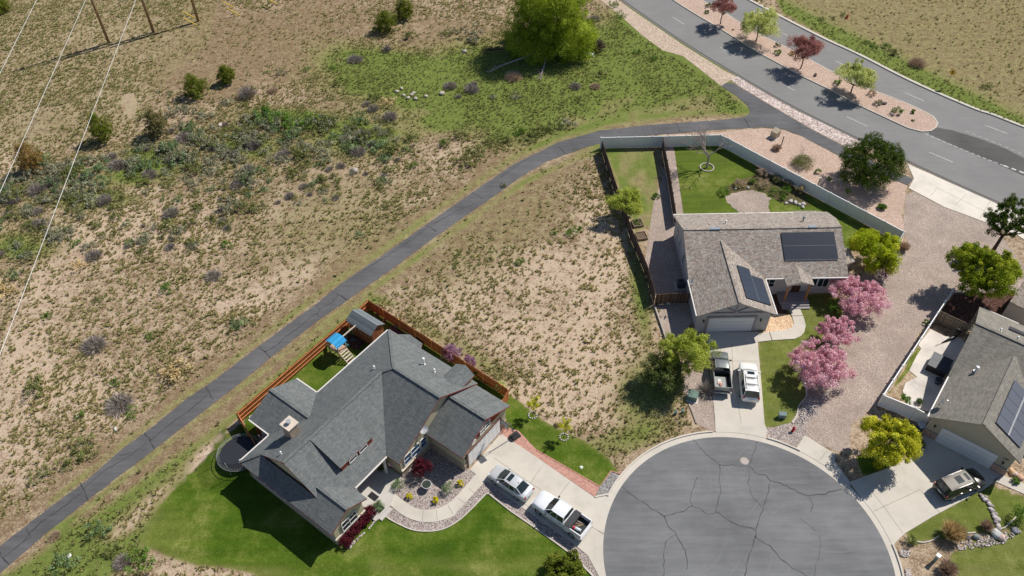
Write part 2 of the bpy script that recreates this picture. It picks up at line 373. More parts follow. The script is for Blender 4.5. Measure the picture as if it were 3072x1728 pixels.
# what grows where: fields over the surveyed area
LAWNS = {  # (outline in survey pixels, softness, lushness)
 'front_a': (bg([(490, 1160), (530, 1090), (600, 1050), (700, 1000), (900, 1250), (1000, 1240), (1225, 1180), (1420, 1330), (1500, 1400), (1530, 1470), (1200, 1560), (680, 1560), (640, 1449), (500, 1425), (420, 1400), (350, 1370), (385, 1280), (430, 1215)]), 42, 1.),
 'side_a': (bg([(1235, 985), (1300, 1003), (1372, 1062), (1470, 1108), (1530, 1150), (1560, 1192), (1490, 1240), (1250, 1080)]), 16, .95),
 'back_a': (bg([(600, 1045), (930, 760), (1290, 1000), (900, 1150)]), 5, .9),
 'back_b': (bg([(1668, 352), (1700, 348), (1850, 350), (2270, 590), (2200, 640), (1700, 560)]), 6, .78),
 'front_b': (bg([(1905, 770), (2100, 730), (2140, 800), (2100, 860), (2060, 900), (2035, 960), (2025, 1010), (2010, 1050), (1985, 1072), (1915, 1075)]), 5, .55),
 'under_maple': ([zc2(625, 830), zc2(830, 860), zc2(1130, 930), zc2(900, 1040), zc2(680, 1090), zc2(615, 950)], 5, .9),
 'fence_strip': ([zc1(1100, 820), zc1(1160, 870), zc1(1000, 1160), zc1(800, 1420), zc2(1010, 130), zc2(930, 150), zc1(760, 1420)], 4, .75),
 'front_c': (bg([(2270, 1340), (2420, 1255), (2480, 1215), (2600, 1260), (2600, 1330), (2440, 1340), (2300, 1370)]), 5, .62),
 'low_c': (bg([(2385, 1400), (2440, 1365), (2560, 1330), (2600, 1320), (2600, 1500), (2390, 1500)]), 8, .5),
}
GREENS = [(1010, 205, 190, 60, 6), (1210, 160, 150, 60, 0), (1390, 150, 130, 60, 0), (1100, 240, 230, 70, 8), (1330, 230, 200, 60, 0), (1640, 150, 130, 80, 30), (1000, 180, 200, 50, 14), (1500, 260, 200, 50, 0), (760, 300, 160, 26, 4), (1560, 130, 100, 90, 30), (1700, 200, 90, 60, 30), (1310, 330, 120, 40, -5), (1150, 300, 120, 30, -10), (900, 350, 120, 40, 0), (1500, 350, 60, 30, 0),
          (1620, 40, 50, 60, 40), (1720, 110, 60, 40, 40), (1800, 190, 60, 40, 45), (1840, 265, 50, 25, 20), (350, 440, 100, 24, -6), (240, 500, 110, 22, 0), (60, 620, 90, 30, 0), (370, 395, 60, 30, 0), (620, 370, 80, 30, 0), (220, 1440, 110, 40, -35), (160, 1330, 50, 30, 0), (1075, 1055, 20, 10, 30)]
GREENS = [(a*BG if a < 1900 else a, b*BG, c*BG, d*BG, e) for a, b, c, d, e in [(x/1., y, w, h, r) for x, y, w, h, r in GREENS]]
BARES = [(290, 540, 130, 40, -12), (420, 600, 190, 26, 4), (180, 590, 70, 60, -60), (110, 760, 60, 130, 22), (60, 900, 90, 60, 0), (40, 1100, 70, 120, 0), (200, 1000, 160, 60, 20), (325, 258, 22, 34, 0), (350, 480, 80, 16, -8), (1180, 350, 100, 12, -28), (1260, 330, 70, 12, -18),
         (1100, 620, 30, 20, 0), (1490, 900, 110, 90, -20), (1440, 1010, 150, 70, 5), (1340, 850, 150, 60, 20), (1480, 760, 60, 120, 5), (1180, 740, 140, 40, -25), (1400, 680, 130, 60, 0), (1560, 640, 30, 90, 0), (1505, 540, 60, 50, 0), (1060, 500, 60, 10, -20), (30, 400, 60, 40, 0), (1320, 1010, 60, 40, 0),
         (320, 600, 90, 30, -30), (620, 770, 120, 30, -5), (750, 690, 60, 30, 0), (420, 1230, 110, 26, -45), (350, 1290, 60, 22, -50), (480, 1140, 60, 20, -45), (560, 1080, 40, 14, -45), (1060, 1410, 10, 8, 0), (170, 1360, 40, 10, -40), (540, 1445, 90, 14, 0), (1020, 720, 70, 20, -40), (960, 730, 30, 20, 0)]
BROWNS = [(560, 80, 180, 80, 10), (740, 120, 200, 90, 0), (820, 30, 120, 60, 0), (650, 150, 120, 60, 0), (1130, 90, 160, 60, 0), (470, 190, 130, 50, 0), (800, 830, 90, 50, -35), (700, 920, 80, 60, -40), (900, 690, 80, 70, -35), (620, 1010, 90, 45, -38), (540, 980, 90, 40, -30), (420, 1150, 70, 40, -38), (1000, 620, 60, 40, -40),
          (1200, 560, 60, 60, -30), (1100, 660, 60, 25, -35), (1300, 510, 60, 30, -30), (1330, 560, 120, 60, -25), (2300, 170, 200, 70, 28), (2500, 80, 150, 90, 10), (2050, 60, 90, 30, 35), (1700, 240, 60, 30, 10), (1600, 300, 160, 14, -5), (1400, 370, 120, 14, -22), (1200, 460, 100, 14, -32), (820, 270, 90, 18, -8), (560, 230, 60, 40, 0)]
def fields(px, py):
    X, Y = px/BG, py/BG
    bare = .48+.0*X; green = .17+.0*X; brown = .40+.0*X
    up = inpoly(px, py, bg([(-50, -50), (560, -50), (520, 120), (420, 200), (330, 330), (-50, 400)])); green = np.where(up, .34, green); bare = np.where(up, .52, bare); brown = np.where(up, .30, brown)
    th = pmask(px, py, bg([(0, 470), (90, 400), (300, 370), (560, 290), (980, 290), (1010, 350), (900, 400), (620, 480), (300, 480), (180, 610), (0, 670)]), 40); green += .10*th; bare -= .04*th
    green += .22*blob(X, Y, 850, 560, 240, 120, -10)+.18*blob(X, Y, 1250, 600, 260, 90, -38)
    for b in BARES: bare += .36*blob(X, Y, *b)
    for b in BROWNS: m = blob(X, Y, *b); brown += .5*m; bare -= .33*m
    pn = .6+.95*vnoise(px+py*.4, py*1.7, 34, 17)*(.5+vnoise(px, py*1.6, 90, 18))
    for b in GREENS: m = blob(px, py, *b)*np.clip(pn, 0, 1.25); green += .72*m; bare -= .45*m; brown -= .2*m
    # strip of earth and then a thin green verge along both sides of the asphalt trail
    line = [((a[0]+b[0])/2, (a[1]+b[1])/2) for a, b in zip(TRAIL_UP[::1], [min(TRAIL_LO, key=lambda q: math.hypot(q[0]-p[0]-22, q[1]-p[1]-26)) for p in TRAIL_UP])]
    d = pdist(px, py, line+line[::-1]); trail = np.exp(-((d-62)/34)**2); verge = np.exp(-((d-40)/10)**2)*(px > 150)
    brown += .35*trail; bare -= .32*trail; green += .55*verge*(.35+.9*vnoise(px, py, 60, 5))
    # far side of the big road: thin dry field with a green kerb side
    far = inpoly(px, py, [(2240, -200), (2350, 40), (2600, 180), (2830, 290), (3080, 395), (3300, 300), (3300, -200)])
    d2 = pdist(px, py, [(2230, -30), (2330, 28), (2590, 176), (2810, 285), (2990, 350), (3090, 390), (3090, 391), (2230, -29)])
    bare = np.where(far, bare*.45, bare); brown = np.where(far, .5, brown); green = np.where(far, .42+.9*np.exp(-(d2/26)**2), green)
    # right of the vacant lot and the wedge by the ring: weedy green
    green += .8*blob(X, Y, 1610, 740, 22, 120, -8)+.65*blob(X, Y, 1620, 1000, 70, 90, 0)+.6*blob(X, Y, 1560, 1110, 120, 30, -15)+.7*blob(X, Y, 1680, 950, 40, 60, 0)+.35*blob(X, Y, 1080, 830, 60, 20, 38)+.45*blob(X, Y, 1200, 900, 90, 18, 36)
    # strip of grass between trail and cedar fence
    st = pmask(px, py, bg([(-40, 1470), (60, 1418), (330, 1228), (560, 1062), (760, 882), (935, 738), (1000, 765), (935, 765), (600, 1050), (500, 1160), (420, 1290), (350, 1390), (200, 1500)]), 16); green += .80*st; brown -= .2*st; bare += .12*st
    # dog run between the two dark fences
    dr = pmask(px, py, bg([(1520, 375), (1650, 380), (1665, 560), (1600, 580)]), 10); green += .75*dr*(.3+1.2*vnoise(px, py, 26, 8)); brown += .12*dr; bare += .2*dr*(vnoise(px, py, 30, 12) > .5)
    lawn = np.zeros(px.shape); lush = np.zeros(px.shape)
    for k, (poly, soft, lu) in LAWNS.items(): m = pmask(px, py, poly, soft); lush = np.maximum(lush, m*lu); lawn = np.maximum(lawn, m)
    dryp = .75*blob(X, Y, 1000, 1420, 130, 30)*vnoise(px, py, 40, 33)+.5*blob(X, Y, 420, 1330, 60, 60)+.45*blob(X, Y, 1420, 1110, 60, 20)*vnoise(px, py, 25, 34)+blob(X, Y, 580, 1450, 95, 26)+.6*blob(X, Y, 1210, 1430, 90, 22)+.5*blob(X, Y, 1350, 1420, 70, 26)+.45*blob(X, Y, 1270, 1330, 60, 60)*0+.5*blob(X, Y, 700, 1440, 60, 20)
    lush = lush*(1-.65*np.clip(dryp, 0, 1)); lawn = lawn*(1-.8*np.clip(blob(X, Y, 545, 1452, 80, 20), 0, 1))
    for b in ((440, 1212, 130, 24, -43), (345, 1300, 80, 26, -50), (525, 1125, 70, 18, -42), (290, 1335, 50, 20, -45), (600, 1065, 40, 10, -42)): m = blob(X, Y, *b)*(.5+.8*vnoise(px, py, 18, 15)); bare += .75*m; green -= .5*m; lawn = np.clip(lawn-.4*m, 0, 1)
    return np.clip(bare, 0, .92), np.clip(green, 0, .98), np.clip(brown, 0, 1.3), lawn, lush
def make_ground():
    fx = np.concatenate([[-4000, -1500, -600, -250, -160], np.arange(-118, 118.1, .55), [160, 250, 600, 1500, 4000]])
    fy = np.concatenate([[-3000, -800, -200, -60, 0, 14], np.arange(22, 172, .55), [190, 230, 320, 600, 1500, 5000]])
    XX, YY = np.meshgrid(fx, fy); v = np.c_[XX.ravel(), YY.ravel(), np.zeros(XX.size)]
    nx, ny = len(fx), len(fy); i = np.arange(nx-1); j = np.arange(ny-1); I, J = np.meshgrid(i, j); a = (J*nx+I).ravel(); f = np.c_[a, a+1, a+1+nx, a+nx]
    yy = np.maximum(v[:, 1], 18.); px, py = proj(v[:, 0], yy)
    b, g, br, la, lu = fields(px, py)
    o = npmesh('ground', v, f, [ground_mat()]); me = o.data
    for nm, c in (('Soil', (b, g, br)), ('Turf', (la, lu, la*0))):
        at_ = me.attributes.new(nm, 'FLOAT_COLOR', 'POINT'); k = np.ones((len(v), 4), np.float32); k[:, 0], k[:, 1], k[:, 2] = c; at_.data.foreach_set('color', k.ravel())
    struct(o); return o
def ground_mat():
    m, n, b = _new('dry_ground'); p = wpos(n)
    def att(nm):
        a = n.nodes.new('ShaderNodeAttribute'); a.attribute_name = nm; s = n.nodes.new('ShaderNodeSeparateColor'); L(n, a.outputs['Color'], s.inputs[0]); return s.outputs
    so, tu = att('Soil'), att('Turf')
    big = noise(n, p, .22, 6, .62); med = noise(n, p, 1.1, 6, .7); fine = noise(n, p, 4.6, 6, .8); vf = noise(n, p, 22, 3, .7)
    def thr(w, nz, amp, lo, hi):
        s = mth(n, 'ADD', w, mth(n, 'MULTIPLY', mth(n, 'SUBTRACT', nz, .5), amp)); r = n.nodes.new('ShaderNodeMapRange'); r.interpolation_type = 'SMOOTHSTEP'
        r.inputs['From Min'].default_value = lo; r.inputs['From Max'].default_value = hi; L(n, s, r.inputs['Value']); return r.outputs[0]
    mfa = mth(n, 'ADD', mth(n, 'MULTIPLY', med, .4), mth(n, 'MULTIPLY', fine, .6))
    brown = ramp(n, mfa, [(.34, (.12, .08, .045)), (.5, (.25, .175, .105)), (.62, (.40, .30, .195))])
    bare = ramp(n, mfa, [(.34, (.27, .185, .12)), (.48, (.49, .365, .26)), (.58, (.68, .54, .42))])
    olive = ramp(n, mfa, [(.32, (.12, .12, .036)), (.5, (.235, .22, .085)), (.64, (.40, .35, .18))])
    green = ramp(n, mfa, [(.32, (.06, .10, .014)), (.5, (.14, .19, .038)), (.64, (.26, .29, .09))])
    c = mix(n, thr(so[0], mth(n, 'ADD', mth(n, 'MULTIPLY', mfa, .75), mth(n, 'MULTIPLY', big, .25)), 5.0, .10, .98), brown, bare)
    c = mix(n, thr(so[1], mfa, 3.2, .18, .66), c, olive)
    c = mix(n, thr(so[1], mfa, 1.8, .62, 1.05), c, green)
    # sparse dry litter and pale pebbles
    c = mix(n, mth(n, 'MULTIPLY', ramp(n, noise(n, p, 9, 2, .5), [(.66, (0, 0, 0)), (.72, (1, 1, 1))]), .35), c, (.62, .52, .42))
    lawnA = ramp(n, mth(n, 'ADD', mth(n, 'MULTIPLY', big, .38), mth(n, 'ADD', mth(n, 'MULTIPLY', mfa, .37), mth(n, 'MULTIPLY', vf, .25))), [(.40, (.032, .074, .006)), (.46, (.056, .108, .009)), (.50, (.085, .138, .014)), (.545, (.15, .185, .034)), (.60, (.26, .265, .085))])
    lawnD = ramp(n, mth(n, 'ADD', mth(n, 'MULTIPLY', med, .5), mth(n, 'MULTIPLY', vf, .5)), [(.38, (.085, .115, .018)), (.49, (.17, .185, .045)), (.56, (.26, .25, .09)), (.66, (.42, .37, .19))])
    lawn = mix(n, thr(tu[1], mth(n, 'ADD', mth(n, 'MULTIPLY', med, .6), mth(n, 'MULTIPLY', big, .4)), 1.7, .28, .95), lawnD, lawnA)
    mp = n.nodes.new('ShaderNodeMapping'); mp.inputs['Rotation'].default_value = (0, 0, R(12)); mp.inputs['Scale'].default_value = (.1, 1.7, 1); L(n, p, mp.inputs[0])
    mow = ramp(n, noise(n, mp.outputs[0], .8, 2, .4), [(.4, (.93, .93, .93)), (.6, (1.05, 1.05, 1.05))]); lawn = mix(n, 1., lawn, mow, 'MULTIPLY')
    c = mix(n, thr(tu[0], mfa, 1.3, .40, .62), c, lawn)
    L(n, c, b.inputs['Base Color']); b.inputs['Roughness'].default_value = 1.; b.inputs['Specular IOR Level'].default_value = .05
    bump(n, b, mth(n, 'ADD', mfa, mth(n, 'MULTIPLY', vf, .5)), .8, .12)
    return m
make_ground()
# ------------------------------------------------------------------ sheet materials
m_trail = asphaltmat('trail_asphalt', (.112, .111, .114), patch=.4); m_road = asphaltmat('road_asphalt', (.215, .21, .203), patch=.14)
m_cul = asphaltmat('court_asphalt', (.165, .166, .169), patch=.34); m_dark = asphaltmat('new_asphalt', (.095, .092, .088), patch=.3)
m_conc = concretemat('concrete', (.55, .505, .435)); m_concw = concretemat('bright_concrete', (.68, .625, .54)); m_curb = concretemat('curb_concrete', (.56, .51, .44), .08)
m_pink = gravelmat('pink_gravel', (.36, .25, .19), (.53, .38, .30), (.67, .51, .42), 15); m_drive = gravelmat('tan_gravel', (.29, .225, .185), (.435, .345, .29), (.57, .47, .405), 15, .34)
m_river = gravelmat('river_gravel', (.15, .122, .115), (.34, .282, .26), (.57, .49, .44), 13); m_cobble = gravelmat('cobble_gravel', (.25, .19, .17), (.50, .40, .36), (.72, .62, .57), 5.5)
m_greyg = gravelmat('grey_gravel', (.12, .115, .11), (.26, .245, .235), (.44, .42, .40), 12); m_mulch = gravelmat('bark_mulch', (.045, .022, .018), (.09, .045, .035), (.16, .09, .07), 8)
m_orange = gravelmat('orange_gravel', (.45, .28, .15), (.66, .45, .28), (.80, .62, .44), 9); m_line = M('road_paint', (.52, .51, .49), .8, .25, 3.); m_crack = M('crack_tar', (.07, .069, .07), .8, .3)
m_shoul = gravelmat('dusty_shoulder', (.36, .27, .20), (.50, .39, .30), (.60, .49, .39), 7); m_joint = M('joint', (.20, .18, .15), .9)
# ------------------------------------------------------------------ the boulevard
LE = [(1300, -376), (1520, -226), (1740, -80), (1859, 0), (2048, 130), (2246, 249), (2394, 332), (2585, 425), (2708, 481), (2914, 576), (3072, 645), (3260, 728), (3900, 1010)]
FE = [(1700, -310), (1900, -192), (2110, -75), (2243, 0), (2300, 30), (2326, 44), (2465, 115), (2577, 167), (2700, 230), (2803, 278), (2926, 330), (2975, 346), (3072, 384), (3300, 470), (3900, 700)]
road = P2(smoothline(LE, 4))+P2(smoothline(FE, 4))[::-1]
struct(sheet('road', road, .03, m_road))
mb = MB(); l = P2(smoothline([(a+3, b-3) for a, b in LE], 3)); ribbon(mb, l, .35, .032); struct(mb.build('road_edge', M('edge_gravel', (.11, .10, .09), .9)))
mb = MB(); l = P2(smoothline(FE, 4)); q = [(Vector(l[max(i-1, 0)])-Vector(l[min(i+1, len(l)-1)])).normalized() for i in range(len(l))]
ribbon(mb, [(a[0]-d.y*.35*-1, a[1]+d.x*.35*-1) for a, d in zip(l, q)], .55, .035); ribbon(mb, l, .16, .035, 0, .14); struct(mb.build('far_kerb', m_curb))
dk = [z3(1870, 948), z3(2030, 985), z3(2220, 1040), z3(2400, 1110), z3(2576, 1190), (3260, 560), (3260, 650), z3(2576, 1330), z3(2400, 1250), z3(2200, 1165), z3(2000, 1075), z3(1850, 1012)]
struct(sheet('dark_asphalt_strip', jag(P2(dk), .12, .8, 41), .035, m_dark))
MED_LO = [z3(*p) for p in ((-620, -330), (-120, -30), (0, 50), (130, 130), (260, 205), (400, 293), (560, 395), (720, 480), (870, 565), (1090, 670), (1280, 775), (1420, 840), (1560, 905), (1700, 970), (1800, 996))]
MED_UP = [z3(*p) for p in ((1922, 930), (1890, 885), (1820, 845), (1700, 790), (1540, 725), (1360, 662), (1180, 575), (1040, 500), (830, 385), (620, 285), (480, 205), (330, 108), (160, 15), (60, -60), (-400, -380))]
med = P2(MED_LO+[z3(1870, 992), z3(1910, 965)]+MED_UP)
struct(sheet('median_bed', med, .13, m_pink, .12))
mb = MB(); ribbon(mb, med+[med[0]], .17, .06, 0, .09); struct(mb.build('median_kerb', m_curb))
mb = MB()
for a, b in (((285, 358), (385, 422)), ((720, 615), (845, 685)), ((1238, 882), (1392, 953)), ((1860, 1150), (2038, 1225)), ((720, 232), (818, 284)), ((1152, 460), (1215, 490)), ((1675, 700), (1825, 765)), ((2280, 945), (2450, 1010)), ((-75, 130), (10, 185))):
    ribbon(mb, P2([z3(*a), z3(*b)]), .11, .037)
struct(mb.build('lane_dashes', m_line))
mb = MB()
for (a, b, k) in (((1830, 1012), (2480, 1272), 15), ((2130, 990), (2576, 1170), 9)):
    for i in range(k):
        t0 = i/k; t1 = (i+.62)/k; f = lambda t: z3(a[0]+(b[0]-a[0])*t, a[1]+(b[1]-a[1])*t+18*math.sin(t*3.1)*(-1 if k < 12 else 1)*.3)
        ribbon(mb, P2([f(t0), f(t1)]), .12 if k > 12 else .07, .041)
for i in range(4): ribbon(mb, P2([z3(2420+i*60, 1250+i*22), z3(2455+i*60, 1263+i*22)]), .3, .042)
struct(mb.build('lane_line', m_line))
# shoulder, cobble strip, trail
struct(sheet('road_shoulder', P2([(1680, -80), (1803, 0), (1870, 55), (1925, 105), (1990, 152), (2048, 168), (2100, 208), z3(290, 650), z3(370, 600), z3(430, 590)]+[(2180, 216), (2048, 134), (1859, 4), (1740, -76)]), .012, m_shoul))
struct(sheet('cobble_strip', P2([z3(360, 600), z3(420, 575), (2246, 251), (2320, 293), (2394, 334), (2490, 380), (2585, 427), (2600, 440), z3(1330, 1130), (2545, 444), (2426, 382), (2306, 312), (2210, 254)]), .018, m_cobble))
trail = TRAIL_UP+[(2246, 343), (2250, 333), (2243, 318), (2205, 284), (2163, 260), (2178, 250), (2195, 248), (2250, 280), (2306, 314), (2426, 384), (2545, 447), (2640, 495), (2740, 537), (2724, 556), (2600, 510), (2525, 471), (2406, 409), (2346, 386)]+TRAIL_LO
struct(sheet('trail', jag(P2(trail), .045, .45, 31), .03, m_trail))
mb = MB()
def crack(pts, w=.07, z=.036, amp=.06, seed=1): l = dens(P2(pts), .35, amp, seed); ribbon(mb, l, [w*random.uniform(.6, 1.7) for _ in l], z)
crack([za1(1470, 0), za1(1610, 95)], .07); crack([za1(1190, 150), za1(1240, 240), za1(1205, 290), za1(1250, 335)], .06); crack([za1(405, 740), za1(480, 810), za1(560, 890)], .09)
crack([za1(480, 810), za1(640, 720), za1(800, 580), za1(1000, 430), za1(1130, 320), za1(1210, 275)], .07, seed=4); crack([za1(1240, 215), za1(1420, 130), za1(1500, 20)], .05, seed=5)
crack([zF(1555, 20), zF(1590, 90), zF(1610, 120)]); crack([zF(1090, 370), zF(1130, 420), zF(1165, 490)], .09); crack([zF(1130, 430), zF(1300, 290), zF(1430, 200), zF(1570, 80)], .06, seed=7)
crack([zF(610, 745), zF(640, 820), zF(665, 875)], .1); crack([zF(620, 800), zF(780, 660), zF(900, 590), zF(1000, 530), zF(1110, 440)], .05, seed=8); crack([zF(900, 540), zF(1000, 520)], .05)
crack([zF(630, 810), zF(480, 930), zF(330, 1030), zF(220, 1130), zF(170, 1200), zF(30, 1310)], .07, seed=9); crack([zF(200, 1085), zF(230, 1160), zF(170, 1200)], .07); crack([zF(5, 1270), zF(30, 1330), zF(70, 1365)], .08)
crack([zE(640, 250), zE(720, 300)], .1); crack([zE(990, 5), zE(1070, 55)], .1); crack([zE(650, 270), zE(520, 370), zE(380, 460), zE(180, 590), zE(80, 660)], .06, seed=11); crack([zE(700, 240), zE(860, 150), zE(1000, 90)], .06, seed=12)
crack([z2(1635, 1105), z2(1690, 1158)], .09); crack([z3(462, 890), z3(505, 965)], .12); crack([z2(2530, 930), z2(2555, 1000)], .08); crack([z2(1200, 1340), z2(1330, 1250), z2(1420, 1190)], .05, seed=14); crack([zE(0, 780), zE(40, 815)], .08)
struct(mb.build('trail_cracks', M('trail_crack_tar', (.042, .042, .045), .85, .3))); mb = MB()
# court cracks
for i, (pts, w) in enumerate((([(800, 130), (860, 205), (930, 270), (1015, 335), (1160, 342), (1250, 350)], .07), ([(1320, 150), (1290, 240), (1255, 330)], .07), ([(1250, 345), (1300, 395), (1380, 420), (1425, 460), (1500, 480), (1620, 540), (1720, 590), (1830, 575), (1930, 550), (1995, 530)], .11),
        ([(1015, 335), (1010, 430), (1028, 560), (1000, 650), (985, 715)], .07), ([(1255, 380), (1245, 480), (1275, 580), (1350, 670)], .05), ([(1420, 480), (1395, 590), (1360, 700), (1320, 820), (1300, 910), (1270, 1020), (1240, 1120), (1215, 1240)], .09), ([(230, 515), (330, 590), (430, 660), (510, 710), (570, 750)], .1),
        ([(570, 750), (680, 725), (800, 665)], .09), ([(840, 435), (800, 540), (780, 620), (800, 665), (860, 690), (915, 728), (1000, 715)], .08), ([(1000, 715), (1080, 780), (1180, 825), (1240, 835), (1305, 865)], .11), ([(570, 750), (600, 820), (660, 880), (710, 970), (745, 1060), (750, 1180)], .08),
        ([(660, 900), (580, 960), (570, 1080), (565, 1240)], .07), ([(1300, 910), (1420, 990), (1500, 1080), (1600, 1170), (1640, 1190), (1740, 1240)], .09), ([(1820, 900), (1825, 1020), (1790, 1140), (1778, 1230)], .05), ([(1735, 595), (1765, 650), (1745, 720)], .06), ([(1660, 765), (1730, 820), (1790, 870)], .04))):
    crack([zcc(*p) for p in pts], w*.8, .036, .09, 20+i)
CRACKS = mb
TY = MB(); qt = random.Random(4)
for i in range(9):
    c0 = at(*zcc(qt.uniform(300, 2000), qt.uniform(350, 1200))); r_ = qt.uniform(3, 8); a0 = qt.uniform(0, 6.28)
    for o_ in (0, 1.6): ln = [(c0.x+(r_+o_)*math.cos(a0+k*.09), c0.y+(r_+o_)*math.sin(a0+k*.09)) for k in range(10)]; ribbon(TY, [p for p in ln], [.0+.16*math.sin(.3+k*.3)**2+.02 for k in range(10)], .0335+.0001*i)
# ------------------------------------------------------------------ the court
cc = [zcc(*p) for p in ((80, 1150), (88, 900), (155, 650), (235, 515), (300, 410), (460, 270), (800, 130), (1050, 107), (1325, 150), (1640, 255), (1870, 400), (2050, 560), (2240, 780), (2360, 985), (2430, 1229))]
A_ = np.array(P2(cc)); B_ = np.c_[2*A_, np.ones(len(A_))]; s_ = np.linalg.lstsq(B_, (A_**2).sum(1), rcond=None)[0]; CC = (float(s_[0]), float(s_[1])); CR = math.sqrt(s_[2]+CC[0]**2+CC[1]**2)
circ = lambda r, a0=0, a1=360, n=120: [(CC[0]+r*math.cos(R(a0+(a1-a0)*i/n)), CC[1]+r*math.sin(R(a0+(a1-a0)*i/n))) for i in range(n+1)]
struct(sheet('court', circ(CR, 0, 357, 118), .03, m_cul))
struct(sheet('court_street', [(CC[0]-4.8, CC[1]-11), (CC[0]+4.8, CC[1]-11), (CC[0]+4.8, CC[1]-90), (CC[0]-4.8, CC[1]-90)], .026, m_cul))
struct(CRACKS.build('crack_lines', m_crack))
TYP = [f for f in TY.f if all(math.hypot(TY.v[i][0]-CC[0], TY.v[i][1]-CC[1]) < CR-.3 for i in f)]; TY.f = TYP; TY.m = [0]*len(TYP); TY.sm = [False]*len(TYP)
struct(TY.build('tyre_marks', asphaltmat('scuffed_asphalt', (.182, .182, .184), patch=.15)))
mb = MB(); ribbon(mb, circ(CR+.28), .56, .034); struct(mb.build('gutter', m_curb))
mb = MB()
CA = lambda x, y: math.degrees(math.atan2(at(x, y)[1]-CC[1], at(x, y)[0]-CC[0]))
for a0, a1 in ((CA(*zcc(1690, 170)), CA(*zcc(1400, 105))), (CA(*zcc(960, 70)), CA(*zcc(120, 590))), (CA(*zcc(2420, 975)), -80.)):
    a1 = a0+((a1-a0+180) % 360-180)
    ribbon(mb, circ(CR+.64, a0, a1, 40), .16, .034, 0, .12)
struct(mb.build('kerb', m_curb))
mb = MB(); ribbon(mb, circ(CR+.73, CA(*zcc(2420, 975)), CA(*zcc(1900, 420)), 30), .05, .045); struct(mb.build('gutter_joint', m_joint))
mb = MB(); x, y = at(*zcc(1216, 305))[:2]; mb.cyl((x, y, .02), .42, .025, 24); mb.cyl((x, y, .045), .36, .006, 24, 1)
o = mb.build('manhole_cover', [concretemat('manhole_ring', (.42, .36, .32)), M('manhole_lid', (.40, .34, .30), .7)]); tag(o, 'round pinkish manhole cover set in the asphalt of the court', 'manhole cover')
# ------------------------------------------------------------------ driveways, walks, beds
def ring(px, r=CR+.56):
    a = R(CA(*px)); return (CC[0]+r*math.cos(a), CC[1]+r*math.sin(a))
def arc(pa, pb, r=CR+.56, n=8):
    a, b = CA(*pa), CA(*pb); b = a+((b-a+180) % 360-180); return circ(r, a, b, n)
def slab(name, p2, z=.06, m=None): return struct(sheet(name, p2, z, m or m_conc, .05))
drA = P2([(1409, 1410), za4(1740, 800), za4(1870, 895), za6(980, 755), za6(1750, 1300), (1762, 1665), (1800, 1735)])+arc((1815, 1735), (1833, 1478))+P2([za6(2230, 618), za6(2040, 655), za6(2030, 650), (1577, 1350), za4(2080, 240)])
slab('driveway', drA)
slab('driveway', P2([zb2(870, 378), zb2(1510, 378), zb2(1450, 440), zb2(1455, 490), zb2(1500, 1000), zb2(1535, 1448), (2301, 1290)])+arc((2298, 1312), (2150, 1310))+P2([(2146, 1288), zb2(955, 1380), zb2(905, 900), zb2(880, 600)]))
slab('driveway', P2([zc2(1400, 590), zc2(2320, 1075), zc2(2100, 1250), zc2(1930, 1320), zc3(1830, 355), zc3(1300, 640), zc3(920, 870), zc3(780, 1010)])+arc((2690, 1640), (2600, 1495))+P2([zc2(530, 1160), zc2(1080, 960), zc2(1380, 770)]))
mb = MB()
for pts in ((za4(1870, 895), za4(2480, 1250), za6(1300, 550)), (za6(650, 110), za6(1170, 470), za6(1300, 550)), (za6(1160, 460), za6(1290, 260)), (za6(1920, 1020), za6(2170, 1160)), (za6(1560, 620), za6(1700, 440)), (zb2(1150, 500), zb2(1170, 900), zb2(1240, 1300), zb2(1260, 1448)), (zb2(905, 720), zb2(1480, 720)), (zc3(500, 560), zc3(1130, 265)), (zc3(480, 300), zc3(640, 500), zc3(900, 860)), (zc3(1130, 250), zc3(1420, 590))):
    ribbon(mb, P2(pts), .035, .0635)
struct(mb.build('driveway_joints', m_joint))
wo = [za4(1870, 895), za4(1740, 1030), za4(1590, 1200), za4(1480, 1310), za5(2576, 690), za5(2350, 760), za5(2200, 770), za5(2080, 755), za5(1930, 700), za5(1800, 615), za5(1670, 500), za5(1540, 425)]
wi = [za4(520, 955), za4(560, 1010), za4(640, 1085), za4(740, 1165), za4(850, 1235), za4(930, 1270), za4(1050, 1290), za4(1180, 1275), za4(1290, 1240), za4(1380, 1180), za4(1480, 1090), za4(1620, 930), za4(1740, 800)]
struct(sheet('walkway', P2(smoothline(wo, 3)+smoothline(wi, 3)), .06, m_conc, .05))
mb = MB()
for a, b in (((1640, 990), (1720, 1060)), ((1490, 1130), (1590, 1200)), ((1350, 1225), (1420, 1350)), ((1190, 1290), (1205, 1430)), ((1010, 1300), (1000, 1440)), ((620, 1080), (520, 1200))): ribbon(mb, P2([za4(*a), za4(*b)]), .035, .0635)
struct(mb.build('walkway_joints', m_joint))
go = [za6(1745, 1460), za6(1240, 1090), za6(900, 860), za6(620, 640), za6(580, 605), za6(540, 612), za6(380, 780), za6(200, 950), za6(50, 1050), za5(2400, 875), za5(2250, 895), za5(2100, 890), za5(1980, 865), za5(1850, 808), za5(1700, 730), za5(1600, 655), za5(1440, 560), za5(1540, 425)]
struct(sheet('gravel_border', P2([(1786, 1735)])+P2(go[:6])+P2(smoothline(go[6:], 2))+P2([za4(900, 1449), za4(1380, 1400), za4(1870, 895), za6(980, 755), za6(1750, 1300), (1762, 1665), (1800, 1735)]), .025, m_river))
mb = MB(); ribbon(mb, P2([(1784, 1735)]+go[:6]+smoothline(go[6:17], 3)), .10, .02, 0, .07); struct(mb.build('lawn_edging', m_curb))
